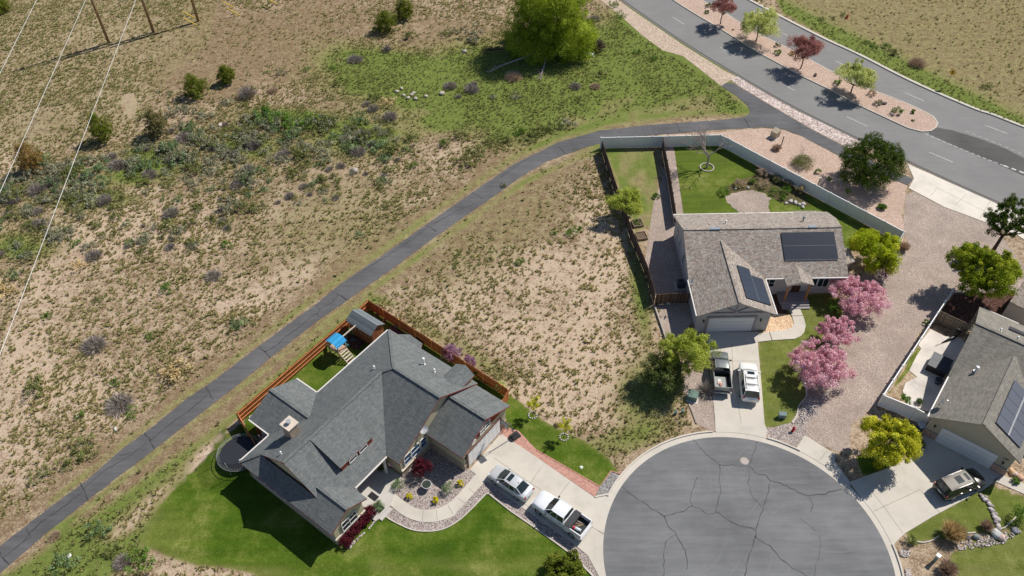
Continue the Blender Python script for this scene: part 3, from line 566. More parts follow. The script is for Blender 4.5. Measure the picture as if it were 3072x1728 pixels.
struct(sheet('front_bed', P2([(1409, 1410)]+wi[::-1]+[za4(430, 1050), za4(740, 800), za4(1050, 380), za4(1600, 700)]), .02, m_river))
bk = [za4(2065, 235), za4(2110, 160), za4(2180, 150), za4(2330, 200), za6(1240, 0), za6(2110, 510), za6(2040, 650), za6(1090, 0)]
struct(sheet('brick_path', P2(bk), .055, brickmat('paver', (.46, .22, .17), (.55, .30, .23), (.40, .25, .2), .2, .1), .04))
struct(sheet('gravel_wedge', P2([za6(2110, 510), za6(2270, 295), za6(2390, 335), za6(2330, 450), za6(2225, 612), za6(2060, 640)]), .03, m_greyg))
mb = MB(); ribbon(mb, P2([za6(1240, 5), za6(2112, 508), za6(2268, 295), za6(2395, 335)]), .12, .03, 0, .06); struct(mb.build('brick_edging', brickmat('edging_brick', (.42, .17, .11), (.55, .28, .2), (.35, .25, .2), .2, .1)))
mb = MB(); ribbon(mb, P2([za6(2045, 655), za6(2120, 638), za6(2230, 618)]), .15, .05, 0, .1); struct(mb.build('driveway_wing', m_curb))
# house B surroundings
struct(sheet('pink_gravel_bed', jag(P2([(2000, 404), zB(1320, 195), (2239, 388), (2286, 385), (2346, 390), (2406, 411), (2525, 473), (2600, 512), (2724, 558), (2712, 572), (2719, 585), (2705, 640), (2715, 700), (2700, 760), (2640, 700), (2500, 620), (2300, 520), (2185, 440), (2163, 425)]), .06, .6, 3), .015, m_pink))
struct(sheet('gravel_lane', jag(P2([(2716, 585), (2745, 575), zr(1500, 165), zr(1700, 260), zr(2200, 440), zr(2300, 560), zr(2400, 700), (3072, 800), (3072, 960), (2962, 900), (2850, 890), (2800, 960), zc1(1150, 620), zc1(900, 1080), (2665, 1180), zc2(560, 480), zc2(540, 760), zc2(370, 810), zc2(0, 590), (2411, 1303), zcc(1640, 195), zcc(1400, 112), (2300, 1290), zb2(1850, 1448), zb2(1920, 1290), zb2(2030, 1150), zb2(2020, 950), (2440, 1090), (2520, 960), (2560, 860), (2610, 800), zr(1250, 700), zr(1170, 530)]), .12, .6, 5), .016, m_drive))
struct(sheet('river_rock_bed', jag(P2([zcc(1385, 45), zcc(1580, 0), zb2(1850, 1440), zb2(1930, 1290), zb2(2040, 1140), zb2(2300, 1080), zb2(2160, 1350), zb2(2080, 1400), zcc(1700, 40), zcc(1740, 60), zcc(1640, 160), zcc(1610, 170), zcc(1400, 100)]), .05, .4, 2), .022, m_river))
mb = MB(); ribbon(mb, P2(smoothline([zb2(1860, 1440), zb2(1910, 1360), zb2(1940, 1240), zb2(2020, 1140), zb2(2020, 1040), zb2(2000, 900)], 3)), .13, .03, 0, .07); struct(mb.build('lawn_edging', m_curb))
slab('lane_apron', P2([zcc(1700, 95), zcc(1945, 250), zcc(1940, 300), zcc(2060, 470)])+arc((2560, 1455), (2388, 1345)))
slab('lane_apron', P2([(2722, 492), (2914, 578), (3072, 648), (3260, 730), (3200, 800), (3050, 705), (2990, 680), zr(1640, 240), zr(1225, 20), z3(1745, 1350)]), .06, m_concw)
mb = MB()
for a, b in ((zr(1550, 30), zr(1480, 110)), (zr(1900, 90), zr(1770, 220)), (zr(1540, 10), zr(2130, 300)), (zr(2180, 170), zr(2060, 370)), (zcc(1880, 225), zcc(1820, 300))): ribbon(mb, P2([a, b]), .035, .0635)
struct(mb.build('apron_joints', m_joint))
struct(sheet('gravel_yard', P2([(1960, 610), (1985, 545), (2000, 440), (2020, 430), (2050, 640), (2100, 840), (2100, 890), (2080, 960), (2010, 1050), (1998, 1010), (1965, 905), (1966, 870), (1935, 780)]), .014, m_drive))
struct(sheet('utility_gravel', jag(P2([(2053, 1130), zb2(700, 820), zb2(870, 830), zb2(905, 1000), zb2(950, 1380), (2146, 1295), zb2(740, 1448), zb2(660, 1230), zb2(580, 1060)]), .08, .5, 6), .017, m_drive))
mb = MB(); ribbon(mb, P2([zb2(655, 1225), zb2(700, 1340), zb2(740, 1449)]), .14, .03, 0, .08); ribbon(mb, P2([zb2(245, 75), zb2(340, 345), zb2(415, 580)]), .16, .03, 0, .25); struct(mb.build('timber_edging', plankmat('old_timber', (.30, .25, .21), (.52, .46, .41), 1.)))
wk = [zb2(1455, 495), zb2(1450, 440), zb2(1520, 385), zb2(1600, 378), zb2(1780, 358), zb2(1850, 330), zb2(1880, 280), zb2(1860, 200), zb2(1815, 90), zb2(1935, 72), zb2(1990, 200), zb2(2018, 300), zb2(2000, 380), zb2(1960, 425), zb2(1890, 458), zb2(1620, 475)]
struct(sheet('walkway', P2(wk), .08, m_conc, .07))
mb = MB(); ribbon(mb, P2([zb2(1592, 380), zb2(1622, 476)]), .12, .084); ribbon(mb, P2([zb2(1850, 190), zb2(1985, 188)]), .1, .084); struct(mb.build('walkway_joints', m_joint))
struct(sheet('orange_gravel_bed', P2([zb2(1510, 378), zb2(1575, 200), zb2(1660, 160), zb2(1820, 170), zb2(1860, 210), zb2(1878, 290), zb2(1840, 335), zb2(1780, 356), zb2(1600, 378)]), .02, m_orange))
struct(sheet('mulch_bed', P2([zb2(1575, 200), zb2(1560, 0), zb2(1700, -140), zb2(1760, 60), zb2(1820, 165), zb2(1660, 158)]), .016, m_mulch))
struct(sheet('gravel_circle', jag(P2([zB(1365, 895), zB(1400, 840), zB(1480, 800), zB(1640, 795), zB(1780, 830), zB(1835, 880), zB(1830, 1030), zB(1520, 1035), zB(1440, 970)]), .28, .5, 8), .016, m_drive))
struct(sheet('planting_bed', jag(P2([zB(1400, 840), zB(1360, 770), zB(1480, 700), zB(1680, 640), zB(1760, 590), zB(1900, 700), zB(2200, 830), zB(2240, 960), zB(2020, 950), zB(1900, 900), zB(1780, 820), zB(1640, 790)]), .1, .5, 9), .018, gravelmat('leafy_mulch', (.05, .045, .018), (.095, .085, .035), (.17, .14, .07), 7)))
struct(sheet('mulch_yard', P2([(2862, 880), (3072, 880), (3072, 1060), (2935, 925), (2890, 1000), (2805, 960)]), .02, m_mulch))
struct(sheet('sand_pit', P2([za1(1560, 690), za1(1760, 790), za1(1900, 640), za1(1640, 560), za1(1450, 650)]), .018, m_mulch))
# house C surroundings
struct(sheet('side_patio', P2([zc1(1290, 590), zc1(1480, 690), zc1(1700, 700), zc1(1780, 800), (2880, 1100), (2800, 1240), (2722, 1215), zc1(900, 1440), zc1(940, 1330), zc1(1100, 1250), zc1(990, 1160), zc1(1090, 960), zc1(1155, 860), zc1(1115, 800)]), .05, concretemat('patio_concrete', (.60, .55, .50), .2), .04))
struct(sheet('side_walk', P2([zc2(2320, 1075), zc2(2600, 1190), (3150, 1490), (3150, 1520), zc2(2576, 1300), zc2(2210, 1140)]), .06, m_conc, .05))
gl = [zc3(2576, 905), zc3(2400, 990), zc3(2200, 1020), zc3(2000, 1070), zc3(1800, 1080), zc3(1660, 1120), zc3(1600, 1200), zc3(1640, 1320), zc3(1700, 1449), (2885, 1740)]
struct(sheet('rock_garden', P2(gl+[(2722, 1740)]+arc((2716, 1730), (2680, 1635), CR+.74)+[tuple(at(*zc3(780, 1010)))[:2]]*0+P2([zc3(930, 880), zc3(1000, 960)]) if 0 else P2(gl)+arc((2740, 1740), (2685, 1640), CR+.74)+P2([zc3(920, 880), zc3(980, 960), zc3(1180, 990), zc3(1380, 930), zc3(1560, 860), zc3(1740, 845), zc3(1900, 855), zc3(2120, 800), zc3(2250, 810), zc3(2370, 730), zc3(2576, 700)])), .02, m_greyg))
mb = MB()
for pts in (((1050, 970), (1180, 990), (1300, 960), (1400, 900)), ((1740, 845), (1820, 860), (1900, 850)), ((2120, 800), (2200, 800), (2290, 790), (2370, 730), (2460, 640))): ribbon(mb, P2(smoothline([zc3(*p) for p in pts], 3)), .1, .03, 0, .08)
struct(mb.build('bed_edging', m_curb))
# ================================================================== HOUSES
m_white = M('white_trim', (.72, .70, .66), .5, .05); m_glass = M('window_glass', (.02, .035, .05), .08, .2, 1., spec=.9); m_black = M('black_plastic', (.02, .02, .022), .45)
m_galv = M('galvanised', (.55, .56, .57), .4, .1, metal=.5); m_pipe = M('vent_pipe', (.75, .74, .72), .5, .06); m_fas = M('red_fascia', (.30, .055, .045), .6, .12); m_gutter = M('gutter_white', (.70, .66, .62), .5, .06)
m_beigewall = M('tan_stucco', (.46, .415, .28), .9, .06, 3, bmp=.2); m_redsid = plankmat('red_siding', (.17, .035, .02), (.26, .06, .035), .18, False); m_cedar = M('cedar', (.40, .16, .06), .7, .2)
m_stone = brickmat('ledge_stone', (.30, .22, .16), (.55, .44, .33), (.12, .09, .07), .34, .12); m_stonecap = concretemat('stone_cap', (.62, .53, .44))
m_roofA = shinglemat('slate_shingle', [(.112, .122, .123), (.135, .146, .146), (.152, .162, .160), (.178, .186, .182)], .36, .145, (.07, .077, .078), gap=.014, grain=.45)
m_roofB = shinglemat('brown_shingle', [(.22, .17, .14), (.285, .235, .20), (.36, .30, .255), (.32, .305, .28), (.46, .40, .35)], .34, .16, (.10, .08, .065), gap=.016, light=.1)
m_roofC = shinglemat('tan_shingle', [(.18, .165, .14), (.21, .195, .168), (.24, .222, .192), (.27, .25, .215)], .40, .15, (.12, .11, .095), gap=.012, light=.1, grain=.45)
m_greywall = M('grey_stucco', (.48, .455, .44), .92, .05, 3, bmp=.2); m_cwall = M('khaki_stucco', (.43, .38, .29), .92, .05, 3, bmp=.2); m_brick = brickmat('red_brick', (.40, .22, .16), (.52, .34, .26), (.42, .37, .32), .3, .07)
m_door = M('garage_door_white', (.74, .73, .72), .5, .03); m_trimB = M('mauve_trim', (.36, .31, .30), .8, .06)
def panel_mat():
    m, n, b = _new("solar_cells"); uv = n.nodes.new('ShaderNodeUVMap'); br = n.nodes.new('ShaderNodeTexBrick'); L(n, uv.outputs[0], br.inputs['Vector']); br.offset = 0
    br.inputs['Scale'].default_value = 1; br.inputs['Brick Width'].default_value = .165; br.inputs['Row Height'].default_value = .165; br.inputs['Mortar Size'].default_value = .004
    br.inputs['Color1'].default_value = (.012, .017, .030, 1); br.inputs['Color2'].default_value = (.016, .022, .038, 1); br.inputs['Mortar'].default_value = (.03, .035, .05, 1)
    L(n, br.outputs['Color'], b.inputs['Base Color']); b.inputs['Roughness'].default_value = .28; b.inputs['Specular IOR Level'].default_value = .6; return m
m_solar = panel_mat(); m_panelg = M('panel_grey', (.115, .12, .14), .3, .06, spec=.6)
def roof(parent, planes, mats, th=.17, name='roof', label=None):
    """each plane a slab: shingles on top, fascia round the rim, boards under"""
    mb = MB()
    for pts in planes:
        pts = [Vector(p) for p in pts]; nn = (pts[1]-pts[0]).cross(pts[2]-pts[0])
        if nn.z < 0: pts = pts[::-1]
        mb.poly(pts, 0); lo = [p-Vector((0, 0, th)) for p in pts]; mb.poly(lo[::-1], 1); k = len(pts)
        for i in range(k): mb.poly([pts[i], lo[i], lo[(i+1) % k], pts[(i+1) % k]], 1)
    o = mb.build(name, mats, parent)
    if label: o['label'] = label
    return o
def ridgecap(parent, lines, mat, w=.28, name='ridge_cap'):
    mb = MB()
    for a, b in lines: mb.bar((a[0], a[1], a[2]+.02), (b[0], b[1], b[2]+.02), w, .05)
    return mb.build(name, mat, parent)
def window(parent, c, w, h, ang, mull=(1, 1), d=.06, name='window', fm=None, gm=None, z0=None):
    """c = centre on the wall face, ang = direction the wall faces"""
    t = Vector((-math.sin(ang), math.cos(ang), 0)); nrm = Vector((math.cos(ang), math.sin(ang), 0)); c = Vector(c)
    mb = MB(); f = .07
    for s in (-1, 1):
        mb.box(c+t*s*(w/2)+nrm*d/2, (d, f, h+f), ang); mb.box(c+Vector((0, 0, s*h/2))+nrm*d/2, (d+.01, w+f, f), ang)
    for i in range(1, mull[0]): mb.box(c+t*(-w/2+w*i/mull[0])+nrm*d/2, (d*.9, f*.8, h), ang)
    for i in range(1, mull[1]): mb.box(c+Vector((0, 0, -h/2+h*i/mull[1]))+nrm*d/2, (d*.8, w, f*.6), ang)
    fr = mb.build(name, fm or m_white, parent)
    g = MB(); g.box(c+nrm*.012, (.024, w-.02, h-.02), ang); g.build('pane', gm or m_glass, fr); return fr
def gdoor(parent, c, w, h, ang, rows=4, cols=8):
    t = Vector((-math.sin(ang), math.cos(ang), 0)); nrm = Vector((math.cos(ang), math.sin(ang), 0)); c = Vector(c); mb = MB()
    for r in range(rows):
        hh = h/rows; mb.box(c+Vector((0, 0, -h/2+hh*(r+.5)))+nrm*.03, (.06, w, hh-.02), ang)
        for k in range(cols): mb.box(c+t*(-w/2+w*(k+.5)/cols)+Vector((0, 0, -h/2+hh*(r+.5)))+nrm*.065, (.015, w/cols-.14, hh-.16), ang)
    return mb.build('garage_door', m_door, parent)
def vent(parent, p, h=.45, r=.06, cap=True, mat=None, name='vent_pipe'):
    mb = MB(); mb.cyl((p[0], p[1], p[2]-.15), r, h+.15, 10); mb.cyl((p[0], p[1], p[2]-.03), r*2.2, .05, 10)
    if cap: mb.cyl((p[0], p[1], p[2]+h), r*1.9, .08, 12); mb.ball((p[0], p[1], p[2]+h+.09), (r*1.9, r*1.9, .05), 10, 5)
    return mb.build(name, mat or m_pipe, parent)
def lamp(parent, p, ang, name='wall_lamp'):
    mb = MB(); d = Vector((math.cos(ang), math.sin(ang), 0)); p = Vector(p); mb.box(p+d*.05, (.1, .12, .18), ang); mb.cyl(tuple(p+d*.16-Vector((0, 0, .14))), .07, .26, 8, 0, .09); mb.cyl(tuple(p+d*.16+Vector((0, 0, .12))), .1, .05, 8, 0, .03)
    return mb.build(name, m_black, parent)
def dish(name, label, p, ang, r=.32, tilt=.6):
    t = thing(name, label, 'satellite dish', p, ang); mb = MB(); n = 20; vs = [(0, 0, 0)]; 
    for k, q in ((.35, .5), (1., 1.)):
        for i in range(n): a = 2*math.pi*i/n; vs.append((.09*q*q, r*q*math.cos(a), r*1.1*q*math.sin(a)))
    m3 = Matrix.Rotation(-tilt, 3, 'Y'); vs = [m3 @ Vector(v)+Vector((0, 0, .55)) for v in vs]
    fs = [(0, 1+i, 1+(i+1) % n) for i in range(n)]+[(1+i, 1+n+i, 1+n+(i+1) % n, 1+(i+1) % n) for i in range(n)]
    mb.mesh(vs, fs, 0, True); mb.build('reflector', M('dish_white', (.62, .63, .64), .45, .04), t)
    mb = MB(); mb.tube([(-.05, 0, 0), (-.08, 0, .35), (-.03, 0, .55)], .022, 6); mb.cyl((-.05, 0, -.05), .08, .07, 8); mb.build('mast', m_galv, t)
    mb = MB(); mb.tube([(-.02, 0, .32), (.25, 0, .38), (.5, 0, .62)], .014, 5); mb.box((.5, 0, .66), (.07, .12, .07)); mb.build('feed_arm', m_galv, t); return t
# ---------------------------------------------------------------- house A (slate shingles, tan stucco)
angA = R(-37.4); oA = at(722, 1382, 3.0)
hA = thing('house', 'tan stucco house with grey slate shingle roof, stone chimney and red gables', 'house', (oA.x, oA.y, 0), angA)
k = .57
SW = [(0, -.2, 3), (12.1, -.2, 3), (12.1, 2, 4.25), (8.3, 2, 4.25), (8.95, 1.3, 3.86), (1.5, 1.3, 3.86)]
roofA = roof(hA, [
 [(0, -.2, 3), (1.5, 1.3, 3.86), (3.4, 1.3, 4.94), (5.26, 1.3, 6.0), (5.26, 13.85, 6.0), (6.1, 14.7, 6.48), (0, 20.05, 3)],
 [(5.26, 1.3, 6.0), (10.45, 1.3, 3.0), (10.45, 8.45, 3.0), (5.26, 13.85, 6.0)],
 SW, [(12.1, 2, 4.25), (12.1, 4.2, 3), (10.43, 4.2, 3.01), (8.3, 2, 4.25)],
 [(5.26, 13.85, 6.0), (6.1, 14.7, 6.48), (12.05, 14.7, 6.5), (12.05, 8.45, 3), (10.45, 8.45, 3.02)],
 [(6.1, 14.7, 6.48), (12.05, 14.7, 6.5), (12.05, 20.05, 3), (0, 20.05, 3)],
 [(-3, 3.55, 3), (-3, 6.58, 4.45), (2.62, 6.58, 4.45), (0, 3.55, 2.98)], [(-3, 9.6, 3), (-3, 6.58, 4.45), (2.62, 6.58, 4.45), (0, 9.6, 2.98)],
 [(11.75, 12.45, 3), (16.3, 12.45, 3), (16.3, 16.12, 5), (11.2, 16.12, 5)], [(16.3, 16.12, 5), (16.3, 19.8, 3), (11.2, 19.8, 3), (11.2, 16.12, 5)],
 [(9.4, 19.95, 4.25), (10.5, 20.1, 4.72), (10.5, 17.0, 4.72), (9.4, 17.0, 4.35)], [(11.8, 19.9, 4.25), (10.5, 20.1, 4.72), (10.5, 17.0, 4.72), (11.8, 17.3, 4.3)],
 [(1.1, 19.9, 3.05), (2.2, 20.85, 2.9), (4.1, 20.7, 2.9), (4.6, 19.9, 3.08)]], [m_roofA, m_fas])
roof(hA, [[(5.26, 4.4, 6.03), (8.93, 4.4, 4.62), (8.93, 8.55, 4.62), (5.26, 8.55, 6.03)]], [m_roofA, m_fas], .07, 'dormer_roof')
ridgecap(roofA, [((5.26, 1.3, 6.0), (5.26, 13.85, 6.0)), ((6.1, 14.7, 6.49), (12.05, 14.7, 6.5)), ((8.4, 2, 4.25), (12.1, 2, 4.25)), ((-3, 6.58, 4.45), (2.5, 6.58, 4.45)), ((11.9, 16.12, 5), (16.3, 16.12, 5)), ((5.26, 13.85, 6), (6.1, 14.7, 6.48)), ((0, -.2, 3), (1.5, 1.3, 3.86)), ((6.1, 14.7, 6.48), (0.1, 19.95, 3.05))], m_roofA)
mb = MB(); foot = [(.45, .3), (11.7, .3), (11.7, 3.8), (8.0, 3.8), (8.0, 8.9), (11.65, 8.9), (11.65, 12.9), (16.0, 12.9), (16.0, 19.4), (.45, 19.4)]
mb.prism(foot, 0, 2.95)
def gab(mb, pts, th, d, mi=0): mb.mesh([p for p in pts]+[tuple(Vector(p)-Vector(d)*th) for p in pts], [tuple(range(len(pts))), tuple(range(2*len(pts)-1, len(pts)-1, -1))]+[(i, len(pts)+i, len(pts)+(i+1) % len(pts), (i+1) % len(pts)) for i in range(len(pts))], mi)
gab(mb, [(1.7, 1.5, 3.0), (8.9, 1.5, 3.0), (8.9, 1.5, 3.72), (5.26, 1.5, 5.82), (1.9, 1.5, 3.9)], .15, (0, -1, 0))
gab(mb, [(11.72, .3, 2.9), (11.72, 3.8, 2.9), (11.72, 2, 4.02)], .2, (1, 0, 0)); gab(mb, [(11.67, 8.9, 2.9), (11.67, 19.4, 2.9), (11.67, 14.7, 6.3)], .2, (1, 0, 0))
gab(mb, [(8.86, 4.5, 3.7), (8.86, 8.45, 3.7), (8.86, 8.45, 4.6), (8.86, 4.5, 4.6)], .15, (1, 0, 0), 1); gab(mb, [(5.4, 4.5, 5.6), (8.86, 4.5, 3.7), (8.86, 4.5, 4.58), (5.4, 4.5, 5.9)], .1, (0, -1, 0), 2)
gab(mb, [(9.6, 17.2, 3.9), (11.65, 17.4, 3.4), (11.65, 19.7, 2.9), (11.65, 19.7, 4.1), (10.5, 19.8, 4.5), (9.6, 19.8, 4.1)], .05, (1, 0, 0))
gab(mb, [(16.03, 12.95, 2.95), (16.03, 19.35, 2.95), (16.03, 16.12, 4.78)], .25, (1, 0, 0), 1)
mb.build('wall', [m_beigewall, m_redsid, M('shade_tinted_siding', (.10, .11, .12), .9)], hA)  # dormer side wall: its shade is put into the dark siding colour
mb = MB()
for a, b, c_, d in ((.40, .24, 11.75, .34), (11.66, .24, 11.78, 3.85), (11.6, 8.84, 11.71, 12.9), (15.95, 12.86, 16.08, 13.35), (15.95, 18.95, 16.08, 19.45), (11.7, 12.84, 16.02, 12.94)): mb.prism([(a, b), (c_, b), (c_, d), (a, d)], 0, .95)
parts(mb, 'stone_base', m_stone, hA)
mb = MB(); mb.prism([(11.62, 8.86), (11.85, 8.86), (11.85, 12.9), (11.62, 12.9)], .93, 1.0); mb.prism([(.35, .2), (11.82, .2), (11.82, 3.88), (11.6, 3.88), (11.6, .36), (.35, .36)], .93, 1.0); parts(mb, 'stone_ledge', m_stonecap, hA)
for v, w in ((9.85, .95), (10.95, 1.15), (12.1, .8)): window(hA, (11.68, v, 1.9), w, 1.35, 0, (1, 2), gm=M('blue_glass', (.05, .12, .22), .06, .2, 1., spec=.9))
window(hA, (11.75, 2.05, 1.75), 1.75, 1.35, 0, (2, 2)); window(hA, (8.87, 5.95, 4.24), .95, .5, 0, (1, 1)); window(hA, (8.87, 7.25, 4.24), .95, .5, 0, (1, 1))
window(hA, (16.06, 16.1, 3.55), 1.5, 1.0, 0, (2, 2)); window(hA, (16.06, 14.4, 3.1), .55, .3, 0)
mb = MB()    # arched window in the end wall
for x0, x1 in ((1.2, 2.4), (2.55, 3.9), (4.05, 5.2)):
    pts = []
    for i in range(9): xx = x0+(x1-x0)*i/8; pts.append((xx, .22, 1.9+.75*math.sqrt(max(0, 1-((xx-3.2)/2.35)**2))))
    gab(mb, [(x1, .22, 1.0), (x0, .22, 1.0)]+pts, .05, (0, -1, 0))
aw = mb.build('arched_window', m_glass, hA); mb = MB()
for xx in (1.15, 2.47, 3.97, 5.25): mb.box((xx, .2, 1.75), (.07, .08, 1.6))
mb.tube([(1.15+4.1*i/14, .2, 1.93+.77*math.sqrt(max(0, 1-((1.15+4.1*i/14-3.2)/2.35)**2))) for i in range(15)], .045, 5); mb.box((3.2, .2, 1.0), (4.2, .08, .07)); mb.box((3.2, .2, 1.9), (4.2, .06, .05)); mb.build('window_frame', m_white, aw)
for v0 in (13.45,): gdoor(hA, (16.06, 15.9, 1.12), 4.9, 2.2, 0, 4, 8)
mb = MB(); mb.box((16.09, 15.9, 2.32), (.1, 5.2, .16)); mb.box((16.09, 13.35, 1.15), (.1, .14, 2.3)); mb.box((16.09, 18.45, 1.15), (.1, .14, 2.3)); mb.build('door_trim', M('brown_trim', (.14, .06, .045), .6), hA)
ch = MB(); ch.prism([(2.12, 3.88), (3.2, 3.88), (3.2, 4.92), (2.12, 4.92)], 3.9, 6.1); cho = ch.build('chimney', m_stone, roofA)
mb = MB(); mb.prism([(2.02, 3.78), (3.3, 3.78), (3.3, 5.02), (2.02, 5.02)], 6.1, 6.2); mb.build('chimney_cap', m_stonecap, cho); mb = MB(); mb.cyl((2.66, 4.4, 6.2), .16, .3, 12); mb.cyl((2.66, 4.4, 6.5), .24, .06, 12); mb.build('flue', m_galv, cho)
mb = MB(); gab(mb, [(3.2, 3.9, 4.7), (3.75, 3.9, 5.15), (3.75, 4.9, 5.15), (3.2, 4.9, 4.7)], .02, (0, 0, 1)); mb.build('flashing', m_galv, cho)
zr_ = lambda u: 3+.57*u if u < 5.26 else 3+.57*(10.45-u)
for px, z in ((za3(1112, 820), 5.2), (za1(1990, 1015), 5.3), (za2(105, 465), 5.3)): pass
def roofpt(px, f):
    z = 4.5
    for _ in range(12):
        p = at(*px, z)-Vector((oA.x, oA.y, z)); u = p.x*math.cos(angA)+p.y*math.sin(angA); v = -p.x*math.sin(angA)+p.y*math.cos(angA); z = f(u, v)
    return (u, v, z)
vent(roofA, roofpt(za3(1120, 840), lambda u, v: 3+.57*u), .3, .05); vent(roofA, roofpt(za1(1990, 1040), lambda u, v: 3+.57*u), .3, .06)
vent(roofA, roofpt(za2(790, 425), lambda u, v: 3+.657*(20.05-v)), .8, .08); vent(roofA, roofpt(za2(935, 530), lambda u, v: 3+.657*(20.05-v)), .3, .06)
mb = MB()
for px in ((1165, 950),): pass
mb.tube([(-.06, 3.6, 2.93), (-.06, 3.6, 2.93), (-.06, 3.6, 2.93)], .01); mb = MB()
mb.bar((-.08, 9.7, 2.93), (-.08, 19.9, 2.93), .13, .12); mb.bar((-.08, -.1, 2.93), (-.08, 3.4, 2.93), .13, .12); mb.bar((10.53, 4.3, 2.93), (10.53, 8.4, 2.93), .13, .12); mb.bar((-3, 9.68, 2.93), (-.1, 9.68, 2.93), .12, .12); mb.bar((-3, 3.47, 2.93), (-.1, 3.47, 2.93), .12, .12); parts(mb, 'gutter', m_gutter, roofA)
mb = MB(); mb.tube([(-.1, .05, 2.9), (.35, .2, 2.6), (.35, .2, .2)], .05, 6); mb.tube([(12.0, 12.45, 2.9), (12.0, 12.8, 2.5), (12.0, 12.8, .2)], .05, 6); mb.tube([(15.9, 12.5, 2.9), (15.9, 12.82, 2.6), (15.9, 12.82, .1)], .05, 6); parts(mb, 'downspout', M('spout_tan', (.40, .36, .28), .6), hA)
mb = MB()
for v in (3.85, 6.6, 9.35): mb.box((-2.7, v, 1.4), (.22, .22, 2.8))
mb.bar((-2.7, 3.7, 2.75), (-2.7, 9.5, 2.75), .15, .25); parts(mb, 'patio_post', m_cedar, hA)
mb = MB(); mb.prism([(-3, 3.6), (.5, 3.6), (.5, 9.6), (-3, 9.6)], 0, .08); mb.prism([(8.0, 3.9), (12.9, 3.9), (12.9, 5.9), (11.6, 8.8), (8.0, 8.8)], 0, .16); mb.prism([(12.2, 4.3), (13.3, 4.3), (13.3, 5.7), (12.2, 5.7)], 0, .1); mb.build('porch_floor', concretemat('porch_concrete', (.50, .47, .43)), hA)
mb = MB(); mb.box((10.25, 4.5, 1.5), (.2, .2, 2.7)); mb.box((10.25, 8.2, 1.5), (.2, .2, 2.7)); mb.bar((10.25, 4.3, 2.75), (10.25, 8.5, 2.75), .16, .2); parts(mb, 'porch_post', m_white, hA)
mb = MB(); mb.box((8.04, 6.3, 1.2), (.08, 1.0, 2.1)); mb.build('front_door', M('dark_door', (.06, .03, .025), .4), hA)
lamp(hA, (16.02, 13.1, 1.9), 0)
def loc(u, v, z=0.): return (oA.x+u*math.cos(angA)-v*math.sin(angA), oA.y+u*math.sin(angA)+v*math.cos(angA), z)
mb = MB(); mb.box((0, 0, .012), (.95, .6, .02)); o = mb.build('doormat', m_black, None, loc(11.0, 5.6, .165), angA); tag(o, 'black doormat lying nearer the house on the front porch', 'doormat', 'doormats on the porch')
o2 = o.copy(); COL.objects.link(o2); o2.location = loc(12.2, 5.1, .165); tag(o2, 'black doormat at the outer edge of the front porch', 'doormat', 'doormats on the porch')
dish('satellite_dish', 'pale satellite dish on the red gable corner of the slate roofed house', tuple(at(*za4(1020, 215), 3.6)), R(-60), .42, .5)
# ---------------------------------------------------------------- house B (brown shingles, grey stucco)
pB = at(2289, 835, 3.1); angB = R(.63)
hB = thing('house', 'grey stucco house with brown mottled shingle roof and two black solar arrays', 'house', (pB.x, pB.y, 0), angB); q = .45
roofB = roof(hB, [
 [(-8.36, 0, 3.1), (9.62, 0, 3.1), (9.78, 5.6, 5.62), (-8.36, 5.6, 5.62)], [(-8.36, 5.6, 5.62), (9.78, 5.6, 5.62), (10.45, 8.5, 4.3), (10.45, 11.1, 3.1), (-8.36, 11.1, 3.1)],
 [(-8.3, -5.45, 3.1), (-4.1, -5.45, 5.0), (-4.1, 4.3, 5.0), (-8.3, .05, 3.13)], [(.15, -5.45, 3.1), (-4.1, -5.45, 5.0), (-4.1, 4.3, 5.0), (.15, .05, 3.13)],
 [(2.38, -1.25, 3.1), (3.92, -1.35, 3.75), (3.92, 1.6, 3.75), (2.38, .1, 3.12)], [(5.45, -1.2, 3.1), (3.92, -1.35, 3.75), (3.92, 1.6, 3.75), (5.45, .1, 3.12)],
 [(9.6, 1.9, 3.0), (11.2, 2.6, 2.9), (11.3, 4.7, 2.9), (9.6, 5.3, 3.3)], [(6.4, 10.9, 3.15), (6.6, 11.6, 2.9), (9.1, 11.55, 2.9), (10.4, 11.0, 3.1)]], [m_roofB, M('tan_fascia', (.45, .39, .35), .6)])
ridgecap(roofB, [((-8.36, 5.6, 5.62), (9.78, 5.6, 5.62)), ((-4.1, -5.45, 5.0), (-4.1, 4.3, 5.0))], m_roofB, .3)
mb = MB(); mb.prism([(-7.95, -5.0), (-.2, -5.0), (-.2, .45), (9.3, .45), (9.3, 10.7), (-7.95, 10.7)], 0, 3.0)
gab(mb, [(-7.95, .4, 3.0), (-7.95, 10.8, 3.0), (-7.95, 5.6, 5.4)], .2, (-1, 0, 0)); gab(mb, [(-7.95, -5.0, 3.0), (-.2, -5.0, 3.0), (-4.1, -5.0, 4.75)], .2, (0, -1, 0)); gab(mb, [(9.3, .5, 3.0), (9.3, 10.7, 3.0), (9.3, 5.6, 5.4)], .2, (1, 0, 0)); gab(mb, [(2.6, -1.0, 2.9), (5.25, -1.0, 2.9), (3.92, -1.0, 3.6)], .1, (0, -1, 0))
mb.prism([(9.3, 2.4), (10.8, 2.8), (10.8, 4.5), (9.3, 4.9)], 0, 2.75); mb.build('wall', m_greywall, hB)
mb = MB(); mb.box((-4.1, -5.06, 3.05), (7.5, .12, .16)); mb.bar((-4.1, -5.08, 3.1), (-4.1, -5.08, 4.6), .16, .12, 0, (0, -1, 0)); mb.bar((-4.1, -5.07, 3.15), (-5.6, -5.07, 4.1), .14, .1, 0, (0, -1, 0)); mb.bar((-4.1, -5.07, 3.15), (-2.6, -5.07, 4.1), .14, .1, 0, (0, -1, 0))
for x in (-6.95, -1.75): mb.box((x, -5.07, 1.2), (.2, .14, 2.4))
